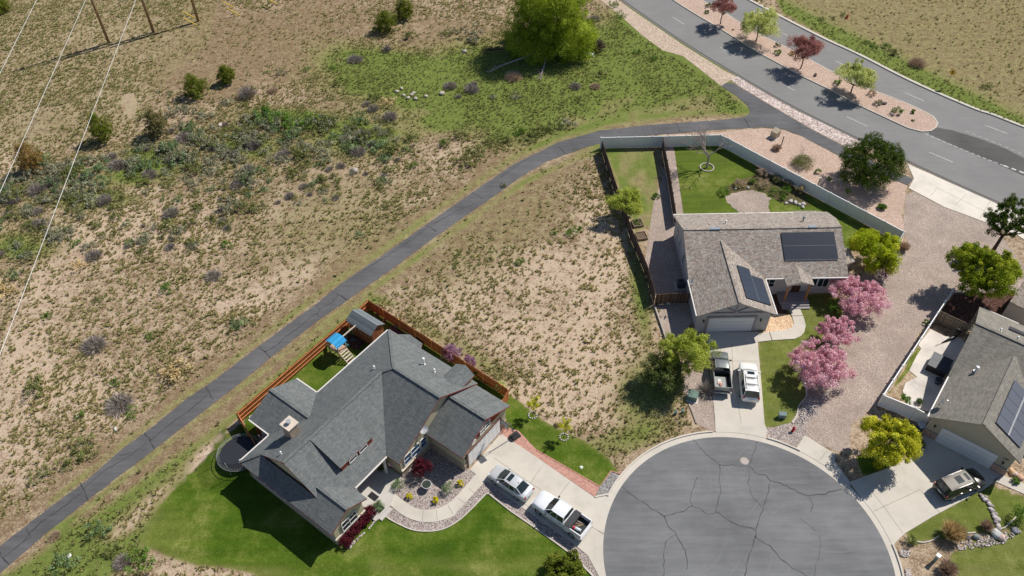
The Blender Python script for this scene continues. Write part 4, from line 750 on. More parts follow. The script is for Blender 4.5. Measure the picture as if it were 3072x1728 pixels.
mb.box((-4.35, -5.07, 2.42), (5.4, .14, .2)); parts(mb, 'gable_trim', m_trimB, hB)
gdoor(hB, (-4.35, -5.03, 1.12), 4.95, 2.25, R(-90), 4, 8)
lamp(hB, (-1.2, -5.05, 1.9), R(-90)); lamp(hB, (-7.4, -5.05, 1.9), R(-90))
window(hB, (1.0, .42, 1.9), 1.35, 1.25, R(-90), (2, 2)); window(hB, (6.1, .42, 1.85), .8, 1.4, R(-90), (1, 1)); window(hB, (7.2, .42, 1.85), 1.2, 1.4, R(-90), (2, 1)); window(hB, (-7.98, 9.0, 1.9), .5, 1.1, R(180)); window(hB, (-7.98, 4.6, 1.9), .6, 1.4, R(180)); window(hB, (-7.98, 7.2, 1.9), .4, 1.0, R(180))
mb = MB(); mb.box((4.3, .38, 1.25), (.95, .1, 2.1)); mb.build('front_door', M('brown_door', (.08, .035, .02), .4), hB)
mb = MB(); mb.box((2.75, -.95, 1.6), (.18, .18, 2.6)); mb.box((5.1, -.95, 1.6), (.18, .18, 2.6)); parts(mb, 'porch_post', M('amber_wood', (.36, .17, .055), .5, .2), hB)
mb = MB(); mb.prism([(2.3, -1.3), (5.5, -1.3), (5.5, .45), (2.3, .45)], 0, .42); mb.prism([(2.4, -1.65), (5.5, -1.65), (5.5, -1.3), (2.4, -1.3)], 0, .28); mb.prism([(2.4, -2.0), (5.5, -2.0), (5.5, -1.65), (2.4, -1.65)], 0, .14); mb.build('porch_steps', M('porch_grey', (.30, .27, .27), .8), hB)
zB2 = lambda v: 3.1+q*v
def bvent(px, f, *a, **kw):
    z = 4.
    for _ in range(12):
        p = at(*px, z)-pB; u = p.x*math.cos(angB)+p.y*math.sin(angB); v = -p.x*math.sin(angB)+p.y*math.cos(angB); z = f(u, v)
    vent(roofB, (u, v, z), *a, **kw)
rear = lambda u, v: 3.1+q*(11.1-v)
bvent(zb1(1078, 430), rear, .35, .07); bvent(zb1(1985, 405), rear, .6, .08, mat=M('green_pipe', (.18, .26, .25), .5)); bvent(zb1(890, 442), rear, .1, .05); bvent(zb1(1040, 385), rear, .1, .06, False)
mb = MB(); mb.bar((-5.3, 5.6, 5.68), (-4.2, 5.6, 5.68), .35, .06); mb.bar((6.0, 5.62, 5.68), (6.9, 5.62, 5.68), .35, .06); parts(mb, 'ridge_vent', M('blue_grey_vent', (.22, .27, .31), .6), roofB)
mb = MB(); mb.bar((-8.42, -5.4, 3.02), (-8.42, 0, 3.02), .12, .12); mb.bar((.28, -5.4, 3.02), (.28, -.1, 3.02), .12, .12); mb.bar((.3, -.07, 3.02), (2.3, -.07, 3.02), .12, .12); mb.bar((5.5, -.07, 3.02), (9.6, -.07, 3.02), .12, .12); mb.bar((-8.3, 11.17, 3.02), (6.4, 11.17, 3.02), .12, .12); parts(mb, 'gutter', m_gutter, roofB)
def array(name, label, base, rz, P, U, V, cols, wmat=m_solar, lay=None, gap=.015, rail=True, fm=None):
    """solar array on a roof plane: P corner, U along, V down-slope unit vectors, cols = list of (u, v, w, h) modules"""
    t = thing(name, label, 'solar array', base, rz); P = Vector(P); U = Vector(U); V = Vector(V); N = U.cross(V); N = -N if N.z < 0 else N
    mb = MB(); fb = MB()
    for (u, v, w, h) in cols:
        a = P+U*u+V*v+N*.12; c4 = [a, a+U*w, a+U*w+V*h, a+V*h]; lo = [x-N*.04 for x in c4]
        if (c4[1]-c4[0]).cross(c4[2]-c4[0]).z < 0: c4 = c4[::-1]; lo = lo[::-1]
        fb.poly(c4, 0); fb.poly(lo[::-1], 0)
        for i in range(4): fb.poly([c4[i], lo[i], lo[(i+1) % 4], c4[(i+1) % 4]], 0)
        cen = sum(c4, Vector())/4; e = [x.lerp(cen, .03)+N*.003 for x in c4]; pm = MB(); pm.poly(e); pm.build('module', wmat, t)
    fb.build('frame', fm or M('panel_frame', (.03, .033, .04), .4), t)
    if lay:
        mb = MB()
        for a, b in lay: mb.bar(P+U*a[0]+V*a[1]+N*.135, P+U*b[0]+V*b[1]+N*.13, .025, .03)
        parts(mb, 'rail', M('rail_grey', (.20, .21, .23), .45, .1, metal=.3), t)
    return t
sl_ = math.sqrt(1+q*q); dn = Vector((0, -1, -q)).normalized()
array('solar_array', 'large black solar array on the front slope of the brown shingle roof', (pB.x, pB.y, 0), angB, (2.72, 5.0, zB2(5.0)), (1, 0, 0), dn, [(i*1.01, r*1.7, 1.0, 1.68) for i in range(6) for r in range(2)], lay=[((0, 1.69), (6.06, 1.69)), ((0, 3.42), (6.06, 3.42))])
d2_ = Vector((1, 0, -q)).normalized()
array('solar_array', 'slanting black solar array on the garage wing of the brown shingle roof', (pB.x, pB.y, 0), angB, (-3.15, -4.35, 5.0-q*.95), (0, 1, 0), d2_, [(i*1.0, 0, .99, 1.6) for i in range(5)]+[(i*1.0, 1.62, .99, 1.6) for i in range(4)], lay=[((0, 1.61), (5.0, 1.61))])
dish('satellite_dish', 'small white satellite dish above the garage eave of the brown roofed house', tuple(at(*zb1(690, 1140), 3.35)), R(170), .3, .3)
# ---------------------------------------------------------------- house C (tan shingles, khaki stucco, brick piers)
pC = at(*zc2(1380, 590)); angC = R(-38.66)
hC = thing('house', 'khaki stucco house with brick piers, tan shingle roof and white garage door', 'house', (pC.x, pC.y, 0), angC)
roofC = roof(hC, [
 [(-.3, -.4, 3.05), (3.85, -.4, 5.45), (3.85, 9.9, 5.45), (-.3, 5.8, 3.05)], [(8.0, -.4, 3.05), (3.85, -.4, 5.45), (3.85, 9.9, 5.45), (8.0, 5.8, 3.05)],
 [(-.45, 5.75, 3.08), (16, 5.75, 3.08), (16, 11.9, 5.5), (-.55, 11.9, 5.5)], [(-.55, 11.9, 5.5), (16, 11.9, 5.5), (16, 17.35, 3.08), (-.8, 17.35, 3.08)]], [m_roofC, M('tan_fascia_c', (.36, .30, .22), .6)])
ridgecap(roofC, [((3.85, -.4, 5.45), (3.85, 9.7, 5.45)), ((-.55, 11.9, 5.5), (16, 11.9, 5.5))], m_roofC, .3)
mb = MB(); mb.prism([(0, 0), (7.6, 0), (7.6, 5.9), (15.5, 5.9), (15.5, 17), (0, 17)], 0, 2.95); gab(mb, [(0, -.25, 3.0), (7.6, -.25, 3.0), (3.85, -.25, 5.2)], .25, (0, -1, 0)); gab(mb, [(-.02, 5.9, 2.95), (-.02, 17, 2.95), (-.02, 11.9, 5.3)], .2, (-1, 0, 0)); mb.build('wall', m_cwall, hC)
mb = MB()
for a, b in ((-.08, 1.2), (6.35, 7.68)): mb.prism([(a, -.08), (b, -.08), (b, .02), (a, .02)], 0, .95); mb.prism([(a-.02, -.12), (b+.02, -.12), (b+.02, .03), (a-.02, .03)], .95, 1.02, 1)
parts(mb, 'brick_pier', [m_brick, M('pier_cap', (.33, .28, .22), .8)], hC)
gdoor(hC, (3.78, -.02, 1.12), 5.1, 2.25, R(-90), 4, 8)
def txt(s, name, mat, p, rx, rz, size, parent, ext=.01):
    c = bpy.data.curves.new(name, 'FONT'); c.body = s; c.size = size; c.extrude = ext; c.align_x = 'CENTER'; c.align_y = 'CENTER'
    o = bpy.data.objects.new(name, c); COL.objects.link(o); dg = bpy.context.evaluated_depsgraph_get(); me = bpy.data.meshes.new_from_object(o.evaluated_get(dg)); bpy.data.objects.remove(o)
    me.materials.clear(); me.materials.append(mat); o = bpy.data.objects.new(name, me); COL.objects.link(o); o.location = p; o.rotation_euler = (rx, 0, rz)
    if parent: o.parent = parent
    return o
txt('130', 'house_number', m_black, (6.95, -.02, 2.25), R(90), 0, .34, hC)
lamp(hC, (.6, -.02, 1.95), R(-90)); lamp(hC, (6.95, -.02, 1.7), R(-90))
mb = MB(); mb.bar((-.38, -.35, 2.97), (-.38, 5.7, 2.97), .12, .12); mb.bar((-.4, 17.42, 2.97), (3.2, 17.42, 2.97), .12, .12); parts(mb, 'gutter', m_gutter, roofC)
def cpt(px, f):
    z = 4.
    for _ in range(14):
        p = at(*px, z)-Vector((pC.x, pC.y, z)); u = p.x*math.cos(angC)+p.y*math.sin(angC); v = -p.x*math.sin(angC)+p.y*math.cos(angC); z = f(u, v)
    return u, v, z
vent(roofC, cpt(zc1(1905, 1165), lambda u, v: 3.05+.578*(u+.3)), .55, .1); vent(roofC, cpt(zc1(2250, 605), lambda u, v: 3.08+.445*(17.35-v)), .2, .06); vent(roofC, cpt(zc1(2490, 710), lambda u, v: 3.08+.445*(17.35-v)), .1, .06)
dC = Vector((1, 0, -.578)).normalized()
array('solar_array', 'blue grey solar array with wide silver rails on the tan roof', (pC.x, pC.y, 0), angC, (4.62, .9, 5.45-.578*.77), (0, 1, 0), dC, [(i*1.24, r*1.62, 1.22, 1.58) for i in range(5) for r in range(2)], wmat=m_panelg, lay=[((0, 1.57), (6.2, 1.57)), ((0, 1.66), (6.2, 1.66))], fm=M('frame_dark', (.05, .055, .07), .4))
uC, vC, zC = cpt(zc1(2440, 600), lambda u, v: 3.08+.445*(17.35-v)); dn2 = Vector((0, 1, -.445)).normalized()
array('solar_array', 'dark solar panels on the far slope of the tan roof', (pC.x, pC.y, 0), angC, (uC-.5, vC-.6, zC+.27), (1, 0, 0), dn2, [(i*1.7, 0, 1.68, 1.0) for i in range(3)], fm=M('frame_dark', (.05, .055, .07), .4))
dish('satellite_dish', 'white satellite dish casting a round shadow on the tan roof', tuple(at(*zc2(1590, 250), 3.5)), R(0), .36, .25)
# neighbour D: brown roof glimpsed right of the round green tree
mb = MB(); a = [at(3030, 905, 2.6), at(3110, 945, 2.6), at(3170, 860, 3.6), at(3085, 820, 3.6)]
hD = thing('house', 'part of a brown roofed house behind the round green tree at the right edge', 'house', (a[0].x, a[0].y, 0)); o0 = Vector((a[0].x, a[0].y, 0)); aa = [p-o0 for p in a]
roof(hD, [[aa[0], aa[1], aa[2], aa[3]]], [m_roofB, M('tan_fascia_c', (.36, .30, .22), .6)])
mb = MB(); mb.prism([(p.x*.9+.3, p.y*.9+.3) for p in aa], 0, 2.4); mb.build('wall', m_greywall, hD)
# ================================================================== FENCES
m_vinyl = M('white_vinyl', (.80, .80, .79), .45, .03, 3); m_cedarf = plankmat('cedar_board', (.30, .085, .030), (.46, .16, .055), .14); m_cedarr = M('cedar_rail', (.62, .27, .11), .7, .2, 2)
m_darkf = plankmat('shade_tinted_board', (.085, .055, .045), (.17, .115, .09), .14); m_oldf = plankmat('old_board', (.20, .145, .10), (.42, .33, .24), .14)  # dark boards carry the backlit shade of the brown fences in their colour
def fence(name, label, pts, h, mat, rail, post_w=.1, ph=.05, every=None, side=1, rails=(.3, .95, 1.5), th=.03, capped=False, group=None, step=2.44, open_top=0.):
    base = Vector((*pts[0], 0)); t = thing(name, label, 'fence', base, 0, group); pts = [Vector(p)-base.to_2d() for p in pts]
    pan = MB(); rl = MB(); posts = []
    for a, b in zip(pts[:-1], pts[1:]):
        d = (b-a); Ln = d.length; d = d/Ln; n = Vector((-d.y, d.x))*side
        c = (a+b)/2; ang = math.atan2(d.y, d.x); pan.box((c.x, c.y, h/2+.03), (Ln, th, h-.06), ang)
        for z in rails: rl.bar((*(a+n*(th/2+.03)), z), (*(b+n*(th/2+.03)), z), .05, .09)
        if capped: rl.bar((*a, h-.02), (*b, h-.02), .09, .07); rl.bar((*a, .12), (*b, .12), .07, .12)
        k = max(1, round(Ln/step)); posts += [a+d*Ln*i/k for i in range(k)]
    posts.append(pts[-1]); pan.build('panel', mat, t); rl.build('rail', rail, t)
    for p in posts:
        mb = MB(); n = Vector((0, 0)); 
        if capped: mb.box((p.x, p.y, (h+ph)/2), (post_w, post_w, h+ph)); mb.box((p.x, p.y, h+ph+.02), (post_w+.06, post_w+.06, .04)); mb.tube([(p.x, p.y, h+ph+.04), (p.x, p.y, h+ph+.1)], [post_w*.7, .01], 4)
        else: mb.box((p.x+.06*side, p.y-.06*side*0, (h+ph)/2), (post_w, post_w, h+ph))
        mb.build('post', rail, t)
    return t
tops = [zB(80, 250), zB(225, 249), zB(407, 243), zB(587, 236), zB(767, 234), zB(947, 230), zB(1135, 226), zB(1320, 222), zB(1400, 258), zB(1640, 385), zB(1800, 470), zB(1965, 555), zB(2125, 645), zB(2290, 735), zB(2460, 822), zr(525, 180), zr(730, 295), zr(945, 405), zr(1175, 525)]
fence('vinyl_fence', 'long white vinyl fence behind the brown roofed house along the asphalt trail', P2([], 0) or [tuple(at(*p, 1.85))[:2] for p in (tops[0], tops[7], tops[8], tops[14], tops[18])], 1.83, m_vinyl, m_vinyl, .13, .03, rails=(), th=.05, capped=True)
fence('vinyl_fence', 'short white vinyl return at the lane end of the long fence', [tuple(at(*zr(1170, 535), 1.85))[:2], tuple(at(*zr(1085, 690), 1.85))[:2]], 1.8, m_vinyl, m_vinyl, .1, .0, rails=(), th=.05)
ct = [zc1(1610, 25), zc1(1468, 237), zc1(1343, 430), zc1(1185, 670), zc1(1053, 875), zc1(920, 1080), zc1(785, 1290), zc2(935, 130)]
fence('vinyl_fence', 'white vinyl fence edging the gravel lane beside the tan roofed house', [tuple(at(*p, 1.85))[:2] for p in (ct[0], ct[-1])], 1.83, m_vinyl, m_vinyl, .13, .03, rails=(), th=.05, capped=True)
fence('vinyl_fence', 'white vinyl fence section joining the khaki garage corner', [tuple(at(*p, 1.83))[:2] for p in (zc2(945, 140), zc2(1310, 287), zc2(1490, 380))], 1.8, m_vinyl, m_vinyl, .12, .03, rails=(), th=.05, capped=True)
fence('wooden_fence', 'dark shade toned board fence bordering the vacant lot, casting a long shadow', [tuple(at(*p, 1.8))[:2] for p in ((1808, 424), (1845, 540), (1870, 610), (1896, 686), (1942, 794), (1967, 880))], 1.8, m_darkf, m_darkf, .09, 0, side=-1)
fence('wooden_fence', 'dark shade toned board fence between the dog run and the green back lawn', [tuple(at(*p, 1.8))[:2] for p in (zB(722, 250), zB(790, 600), zB(862, 1050))], 1.8, m_darkf, m_darkf, .09, 0, side=1)
fence('wooden_fence', 'short dark board fence across the gravel yard below the air conditioner', [tuple(at(*p, 1.8))[:2] for p in ((1969, 882), (2023, 878), (2068, 878))], 1.7, plankmat('mixed_board', (.06, .04, .03), (.26, .17, .11), .14), m_darkf, .09, 0, side=1)
fence('wooden_fence', 'red cedar board fence enclosing the yard of the slate roofed house', [loc(-5.75, .2, 0)[:2], loc(-5.6, 3.7)[:2], loc(-5.8, 22.6)[:2], loc(13.45, 22.1)[:2], loc(14.4, 22.05)[:2], loc(14.7, 20.7)[:2]] if 0 else [loc(-.4, 2.1)[:2], loc(-5.55, 3.72)[:2], loc(-5.8, 22.6)[:2], loc(13.45, 22.1)[:2], loc(14.35, 22.05)[:2], loc(14.7, 20.6)[:2]], 1.65, m_cedarf, m_cedarr, .11, .05, side=-1, rails=(.35, .9, 1.5))
fence('wooden_gate', 'brown board gate between the white lane fence and the tan roofed house', [tuple(at(*p, 1.75))[:2] for p in (zc1(1432, 332), zc1(1845, 522))], 1.7, m_oldf, m_oldf, .09, 0, side=-1)
# ================================================================== VEGETATION
lf = np.random.default_rng(11)
def leaves(cent, size, n, mat, up=.35, rad=None, aspect=.6, seed=0, name='crown', parent=None, tone=None):
    """cloud of small leaf faces; cent = (k,3) clump centres, rad = clump radius each"""
    q = np.random.default_rng(seed); cent = np.asarray(cent, float); k = len(cent); rad = np.full(k, .4) if rad is None else np.asarray(rad, float)
    per = max(1, n//k); idx = np.repeat(np.arange(k), per); m = len(idx)
    d = q.normal(size=(m, 3)); d /= np.linalg.norm(d, axis=1)[:, None]; r = q.random(m)**.5
    c = cent[idx]+d*(r*rad[idx])[:, None]; c[:, 2] = np.maximum(c[:, 2], .04)
    nn = d*.7+q.normal(size=(m, 3))*.7+np.array([0, 0, up]); nn /= np.linalg.norm(nn, axis=1)[:, None]
    a = np.cross(nn, q.normal(size=(m, 3))); a /= np.linalg.norm(a, axis=1)[:, None]; b = np.cross(nn, a)
    s = size*(.6+.8*q.random(m))[:, None]
    v = np.stack([c-a*s, c+b*s*aspect, c+a*s, c-b*s*aspect], 1).reshape(-1, 3); f = np.arange(m*4).reshape(m, 4)
    tn = q.random(k) if tone is None else tone
    col = np.repeat(np.clip(.55*tn[idx]+.45*q.random(m), 0, 1), 4)[:, None]*np.ones((1, 3))
    return npmesh(name, v, f, mat, col, parent)
def blades(n, r, h, size, mat, seed=0, lean=.6, name='foliage', parent=None, base=.15, twig=.0):
    """radiating narrow faces from the foot: shrubs, bunch grass"""
    q = np.random.default_rng(seed); t = q.random(n)*2*np.pi; e = q.random(n)**.6*lean*1.5; L_ = (.55+.45*q.random(n))
    d = np.stack([np.cos(t)*np.sin(e), np.sin(t)*np.sin(e), np.cos(e)], 1); sc = np.stack([np.full(n, r), np.full(n, r), np.full(n, h)], 1)
    tip = d*sc*L_[:, None]*np.array([1.25, 1.25, 1.]); b0 = tip*.1+np.stack([np.cos(t), np.sin(t), 0*t], 1)*base*r*q.random(n)[:, None]
    w = np.cross(d, q.normal(size=(n, 3))); w /= np.linalg.norm(w, axis=1)[:, None]; s = size*(.6+.8*q.random(n))[:, None]
    mid = b0*.45+tip*.55
    v = np.stack([b0-w*s*.3, mid-w*s, tip, mid+w*s], 1).reshape(-1, 3); f = np.arange(n*4).reshape(n, 4); col = np.repeat(q.random(n), 4)[:, None]*np.ones((1, 3))
    return npmesh(name, v, f, mat, col, parent)
def crownpts(k, blobs, seed, outer=.55, low=-.35):
    q = np.random.default_rng(seed); B = np.array(blobs, float); w = (B[:, 3]*B[:, 4]*B[:, 5])**.67; idx = q.choice(len(B), k, p=w/w.sum())
    d = q.normal(size=(k, 3)); d /= np.linalg.norm(d, axis=1)[:, None]; r = outer+(1-outer)*q.random(k); d[:, 2] = np.where(d[:, 2] < low, -d[:, 2]*.6, d[:, 2])
    return B[idx, :3]+d*B[idx, 3:6]*r[:, None]
def limbs(mb, h, spread, r0, n=7, seed=0, lean=(0, 0), trunk_h=.3, tips=None):
    q = random.Random(seed); top = Vector((lean[0]*h, lean[1]*h, h*trunk_h)); mb.tube([(0, 0, -.1), top*.5+Vector((q.uniform(-.03, .03)*h, 0, 0)), top], [r0*1.25, r0, r0*.85], 7)
    for i in range(n):
        a = 2*math.pi*i/n+q.uniform(-.4, .4); e = q.uniform(.5, 1.); tip = Vector((math.cos(a)*spread*e*.8+lean[0]*h*1.6, math.sin(a)*spread*e*.8+lean[1]*h*1.6, h*q.uniform(.62, .92)))
        if tips is not None: tip = Vector(tips[i % len(tips)])
        m = top.lerp(tip, .5)+Vector((0, 0, -.06*h)); mb.tube([top-Vector((0, 0, .1)), m, tip], [r0*.6, r0*.35, r0*.08], 5)
        for j in range(3):
            s = top.lerp(tip, q.uniform(.4, .8)); e2 = s+Vector((q.uniform(-1, 1), q.uniform(-1, 1), q.uniform(.3, 1)))*spread*.35; mb.tube([s, e2], [r0*.22, r0*.04], 4)
bark = M('bark', (.13, .10, .075), .95, .3, 5); barkg = M('grey_bark', (.26, .23, .21), .95, .25, 5); barkd = M('dark_bark', (.07, .045, .035), .95, .3, 5)
LM = {
 'spring': leafmat('leaf_spring', (.125, .155, .02), (.265, .30, .05), (.42, .44, .12), .45), 'lime': leafmat('leaf_lime', (.10, .14, .006), (.25, .29, .016), (.45, .46, .045), .45),
 'round': leafmat('leaf_round', (.05, .085, .006), (.16, .20, .016), (.38, .39, .045), .4), 'pale': leafmat('leaf_pale', (.18, .20, .055), (.36, .38, .13), (.55, .56, .28), .4),
 'purple': leafmat('leaf_purple', (.12, .05, .045), (.25, .11, .095), (.40, .21, .18), .35), 'pink': leafmat('blossom_pink', (.28, .12, .15), (.50, .29, .325), (.61, .43, .46), .35, 2.2),
 'pine': leafmat('needles_pine', (.016, .032, .005), (.042, .068, .010), (.10, .13, .022), .15, 1.5), 'juniper': leafmat('needles_juniper', (.035, .05, .006), (.095, .115, .014), (.19, .205, .035), .2, 1.5),
 'rust': leafmat('needles_rust', (.06, .05, .012), (.19, .125, .035), (.34, .20, .09), .2, 1.6), 'browng': leafmat('needles_brown', (.055, .055, .02), (.13, .115, .045), (.21, .18, .085), .2, 1.6),
 'willow': leafmat('leaf_willow', (.085, .115, .008), (.195, .245, .022), (.36, .41, .07), .45, .5), 'yellow': leafmat('leaf_yellow', (.09, .11, .006), (.34, .33, .025), (.68, .58, .075), .4),
 'sage': leafmat('leaf_sage', (.085, .085, .052), (.165, .165, .105), (.28, .27, .19), .15, 2.), 'olive': leafmat('leaf_olive', (.050, .060, .016), (.11, .122, .038), (.22, .23, .09), .2, 2.),
 'dead': leafmat('twig_grey', (.10, .083, .07), (.20, .172, .15), (.33, .295, .265), .05, 2.), 'straw': leafmat('leaf_straw', (.20, .14, .06), (.36, .27, .13), (.52, .42, .24), .2, 2.),
 'green': leafmat('leaf_green', (.03, .065, .010), (.075, .14, .02), (.16, .25, .05), .3, 2.), 'burg': leafmat('leaf_burgundy', (.018, .004, .007), (.062, .010, .017), (.14, .028, .035), .25, 2.),
 'gold': leafmat('leaf_gold', (.20, .18, .004), (.42, .37, .008), (.58, .52, .02), .3, 3.), 'lilac': leafmat('leaf_lilac', (.07, .03, .05), (.20, .085, .15), (.30, .22, .26), .2, 3.), 'mint': leafmat('leaf_mint', (.045, .075, .035), (.11, .16, .07), (.22, .28, .14), .25, 2.),
 'dusk': leafmat('leaf_dusk', (.035, .048, .014), (.08, .10, .03), (.16, .18, .065), .3), 'tan': leafmat('twig_tan', (.14, .10, .07), (.29, .21, .15), (.45, .35, .27), .1, 2.)}
def tree(label, px, w, h, kind, n=7000, size=.12, cy=.6, hz=.42, bk=None, r0=.14, k=90, seed=1, clump=.16, lean=(0, 0), name='tree', cat='tree', group=None, trunk_h=.3, blobs=None, outer=.5, aspect=.6, z=0., nl=8, loc_=None):
    cz = h*cy; p = at(px[0], px[1], cz) if px[2:] else at(*px); t = thing(name, label, cat, (p[0], p[1], z), 0, group); q = random.Random(seed)
    if px[2:]: zc_ = p.y*math.cos(PITCH)-(cz-HC)*math.sin(PITCH); w = px[2]*zc_/FPX*1.13
    if blobs == 'juniper': blobs = [(0, 0, h*.30, w*.52, w*.52, h*.32), (0.05*w, 0, h*.55, w*.44, w*.44, h*.32), (-.05*w, 0, h*.8, w*.2, w*.2, h*.22)]
    if blobs == 'willow': blobs = [(0, 0, h*.5, w*.38, w*.38, h*.45)]+[(math.cos(i*.7)*w*q.uniform(.22, .34), math.sin(i*.7)*w*q.uniform(.22, .34), h*q.uniform(.10, .36), w*q.uniform(.18, .26), w*q.uniform(.18, .26), h*q.uniform(.2, .32)) for i in range(9)]+[(math.cos(i)*w*.2, math.sin(i)*w*.2, h*q.uniform(.6, .8), w*.2, w*.2, h*.25) for i in range(6)]
    if blobs is None:
        blobs = [(lean[0]*h*1.5, lean[1]*h*1.5, h*cy, w*.40, w*.40, h*hz*.9)]
        for i in range(6): a = i*1.05+q.random(); blobs.append((lean[0]*h*1.5+math.cos(a)*w*.26, lean[1]*h*1.5+math.sin(a)*w*.26, h*(cy+q.uniform(-.14, .12)), w*q.uniform(.16, .26), w*q.uniform(.16, .26), h*hz*q.uniform(.4, .62)))
    c = crownpts(k, blobs, seed, outer, -.95 if kind in ('pine', 'juniper', 'rust', 'browng', 'willow') else -.35); c[:, 2] = np.maximum(c[:, 2], .15)
    rad = np.random.default_rng(seed).uniform(.55, 1.35, k)*w*clump
    leaves(c, size, n, LM[kind], rad=rad, seed=seed, name='crown', parent=t, aspect=aspect)
    mb = MB(); limbs(mb, h, w*.42, r0, nl, seed, lean, trunk_h, [tuple(x) for x in c[:nl]]); mb.build('trunk', bk or bark, t)
    return t
def shrub(label, px, w, h, kind, n=500, size=.06, seed=1, name='shrub', cat='shrub', group=None, ball=True, z=0., loc_=None):
    p = loc_ or at(*px); 
    if ball:
        q = np.random.default_rng(seed); k = max(8, int(n/45)); B = [(0, 0, h*.45, w*.42, w*.42, h*.5)]; c = crownpts(k, B, seed, .55); c[:, 2] = np.maximum(c[:, 2], .06)
        o = leaves(c, size, n, LM[kind], rad=np.full(k, w*.15), seed=seed, name=name)
    else: o = blades(n, w/2, h, size, LM[kind], seed, name=name)
    o.location = (p[0], p[1], z); tag(o, label, cat, group); return o
# --- trees
tree('huge lime green willow spreading over the ditch at the top of the field', (1655, 44, 256), 14.5, 12.0, 'willow', 150000, .13, .47, .50, k=1300, clump=.055, seed=3, r0=.25, outer=.5, trunk_h=.15, nl=8, aspect=.35, blobs='willow')
tree('small reddish leaved tree leaning out of the median, farthest from its tip', (2172, 18, 84), 4.6, 5.0, 'purple', 10000, .08, .66, .36, r0=.09, k=120, seed=4, trunk_h=.36, clump=.085, outer=.35)
tree('pale green tree in the median, between the two reddish trees', (2281, 66, 128), 5.6, 5.6, 'pale', 18000, .085, .64, .36, r0=.10, k=140, seed=5, trunk_h=.32, clump=.08, outer=.35)
tree('reddish leaved tree in the median between the two pale green trees', (2418, 146, 108), 5.0, 5.4, 'purple', 13000, .08, .66, .36, r0=.09, k=130, seed=6, trunk_h=.36, clump=.085, outer=.35)
tree('pale green tree nearest the rounded tip of the median', (2572, 222, 122), 5.6, 5.4, 'pale', 18000, .085, .62, .36, r0=.10, k=140, seed=7, trunk_h=.28, clump=.08, outer=.35)
tree('big dark green pine by the concrete apron of the lane', (2617, 485, 188), 8.2, 6.6, 'pine', 46000, .10, .50, .50, r0=.22, k=1500, seed=8, clump=.042, bk=barkd, outer=.72, trunk_h=.2, aspect=.3)
tree('dark pine leaning over the gravel at the right edge of the photo', (3032, 662, 140), 6.6, 7.6, 'pine', 22000, .10, .66, .36, r0=.2, k=200, seed=9, clump=.055, bk=barkd, outer=.5, trunk_h=.35, lean=(.03, .02), aspect=.3)
tree('large round olive green tree beside the white lane fence', (2958, 818, 208), 7.4, 6.8, 'round', 60000, .085, .56, .44, r0=.2, k=420, seed=10, clump=.05, outer=.6)
tree('bright lime maple between the brown roof and the gravel lane', (2625, 745, 152), 5.6, 5.0, 'lime', 30000, .09, .56, .42, r0=.13, k=110, seed=11, clump=.10, outer=.45)
tree('yellow and green maple by the court next to the khaki garage', (2666, 1320, 174), 5.6, 5.6, 'yellow', 36000, .08, .56, .42, r0=.15, k=170, seed=12, clump=.08, outer=.5)
tree('spring green tree overhanging the old pickup', (2056, 1050, 168), 5.6, 6.0, 'spring', 30000, .07, .66, .36, r0=.14, k=230, seed=13, clump=.07, bk=barkg, outer=.2, trunk_h=.25, nl=14)
tree('sparse dark green tree in the weeds left of the old pickup', (1990, 1115, 150), 5.0, 4.6, 'dusk', 14000, .065, .5, .42, r0=.12, k=160, seed=14, clump=.08, bk=barkg, outer=.1, nl=16)
tree('yellow green tree growing over the dark fence of the dog run', (1877, 612, 118), 4.4, 4.2, 'spring', 18000, .07, .58, .42, r0=.11, k=170, seed=15, clump=.07, bk=barkg, outer=.3)
tree('pink blossoming crab apple nearest the brown roofed house', (2578, 884, 172), 5.4, 3.8, 'pink', 26000, .07, .58, .44, r0=.11, k=210, seed=16, clump=.06, bk=barkd, outer=.3, name='blossom_tree', trunk_h=.2)
tree('smallest pink blossoming crab apple, in the middle of its row', (2512, 992, 116), 3.2, 3.0, 'pink', 13000, .07, .58, .42, r0=.08, k=110, seed=17, clump=.07, bk=barkd, outer=.3, name='blossom_tree', trunk_h=.2)
tree('pink blossoming crab apple nearest the court', (2464, 1090, 186), 5.2, 4.2, 'pink', 28000, .07, .58, .43, r0=.11, k=220, seed=18, clump=.06, bk=barkd, outer=.35, name='blossom_tree', trunk_h=.2)
tree('green conifer cut by the bottom edge below the white pickup', (1690, 1712, 132), 3.7, 3.0, 'juniper', 18000, .07, .5, .5, r0=.12, k=160, seed=19, clump=.07, outer=.5)
jun = [((582, 258, 76), 3.9, 3.6, 'juniper', 'round bright green juniper in a bare patch left of the grey bush'), ((676, 226, 52), 2.5, 2.9, 'juniper', 'small upright juniper right of the round bright juniper'), ((298, 384, 68), 3.4, 4.6, 'juniper', 'pointed green juniper under the rightmost wire'), ((462, 368, 66), 3.4, 4.8, 'browng', 'leaning half brown juniper beside the sandy path'), ((85, 474, 80), 4.0, 4.4, 'rust', 'rusty orange juniper at the left edge of the thicket'),
       ((1155, 64, 70), 4.0, 3.8, 'juniper', 'broad dark juniper with a bare shrub at its foot'), ((1210, 28, 56), 3.0, 3.6, 'juniper', 'yellow green juniper behind the broad dark one'), ((-8, 12, 60), 3.6, 3.4, 'juniper', 'juniper cut off by the top left corner of the photo')]
for i, (p, w, h, kd, lb) in enumerate(jun):
    tree(lb, p, w, h, kd, 14000, .07, .45, .45, r0=.12, k=240, seed=30+i, clump=.08, outer=.4, name='juniper', aspect=.4, trunk_h=.12, group='junipers in the dry field', blobs='juniper')
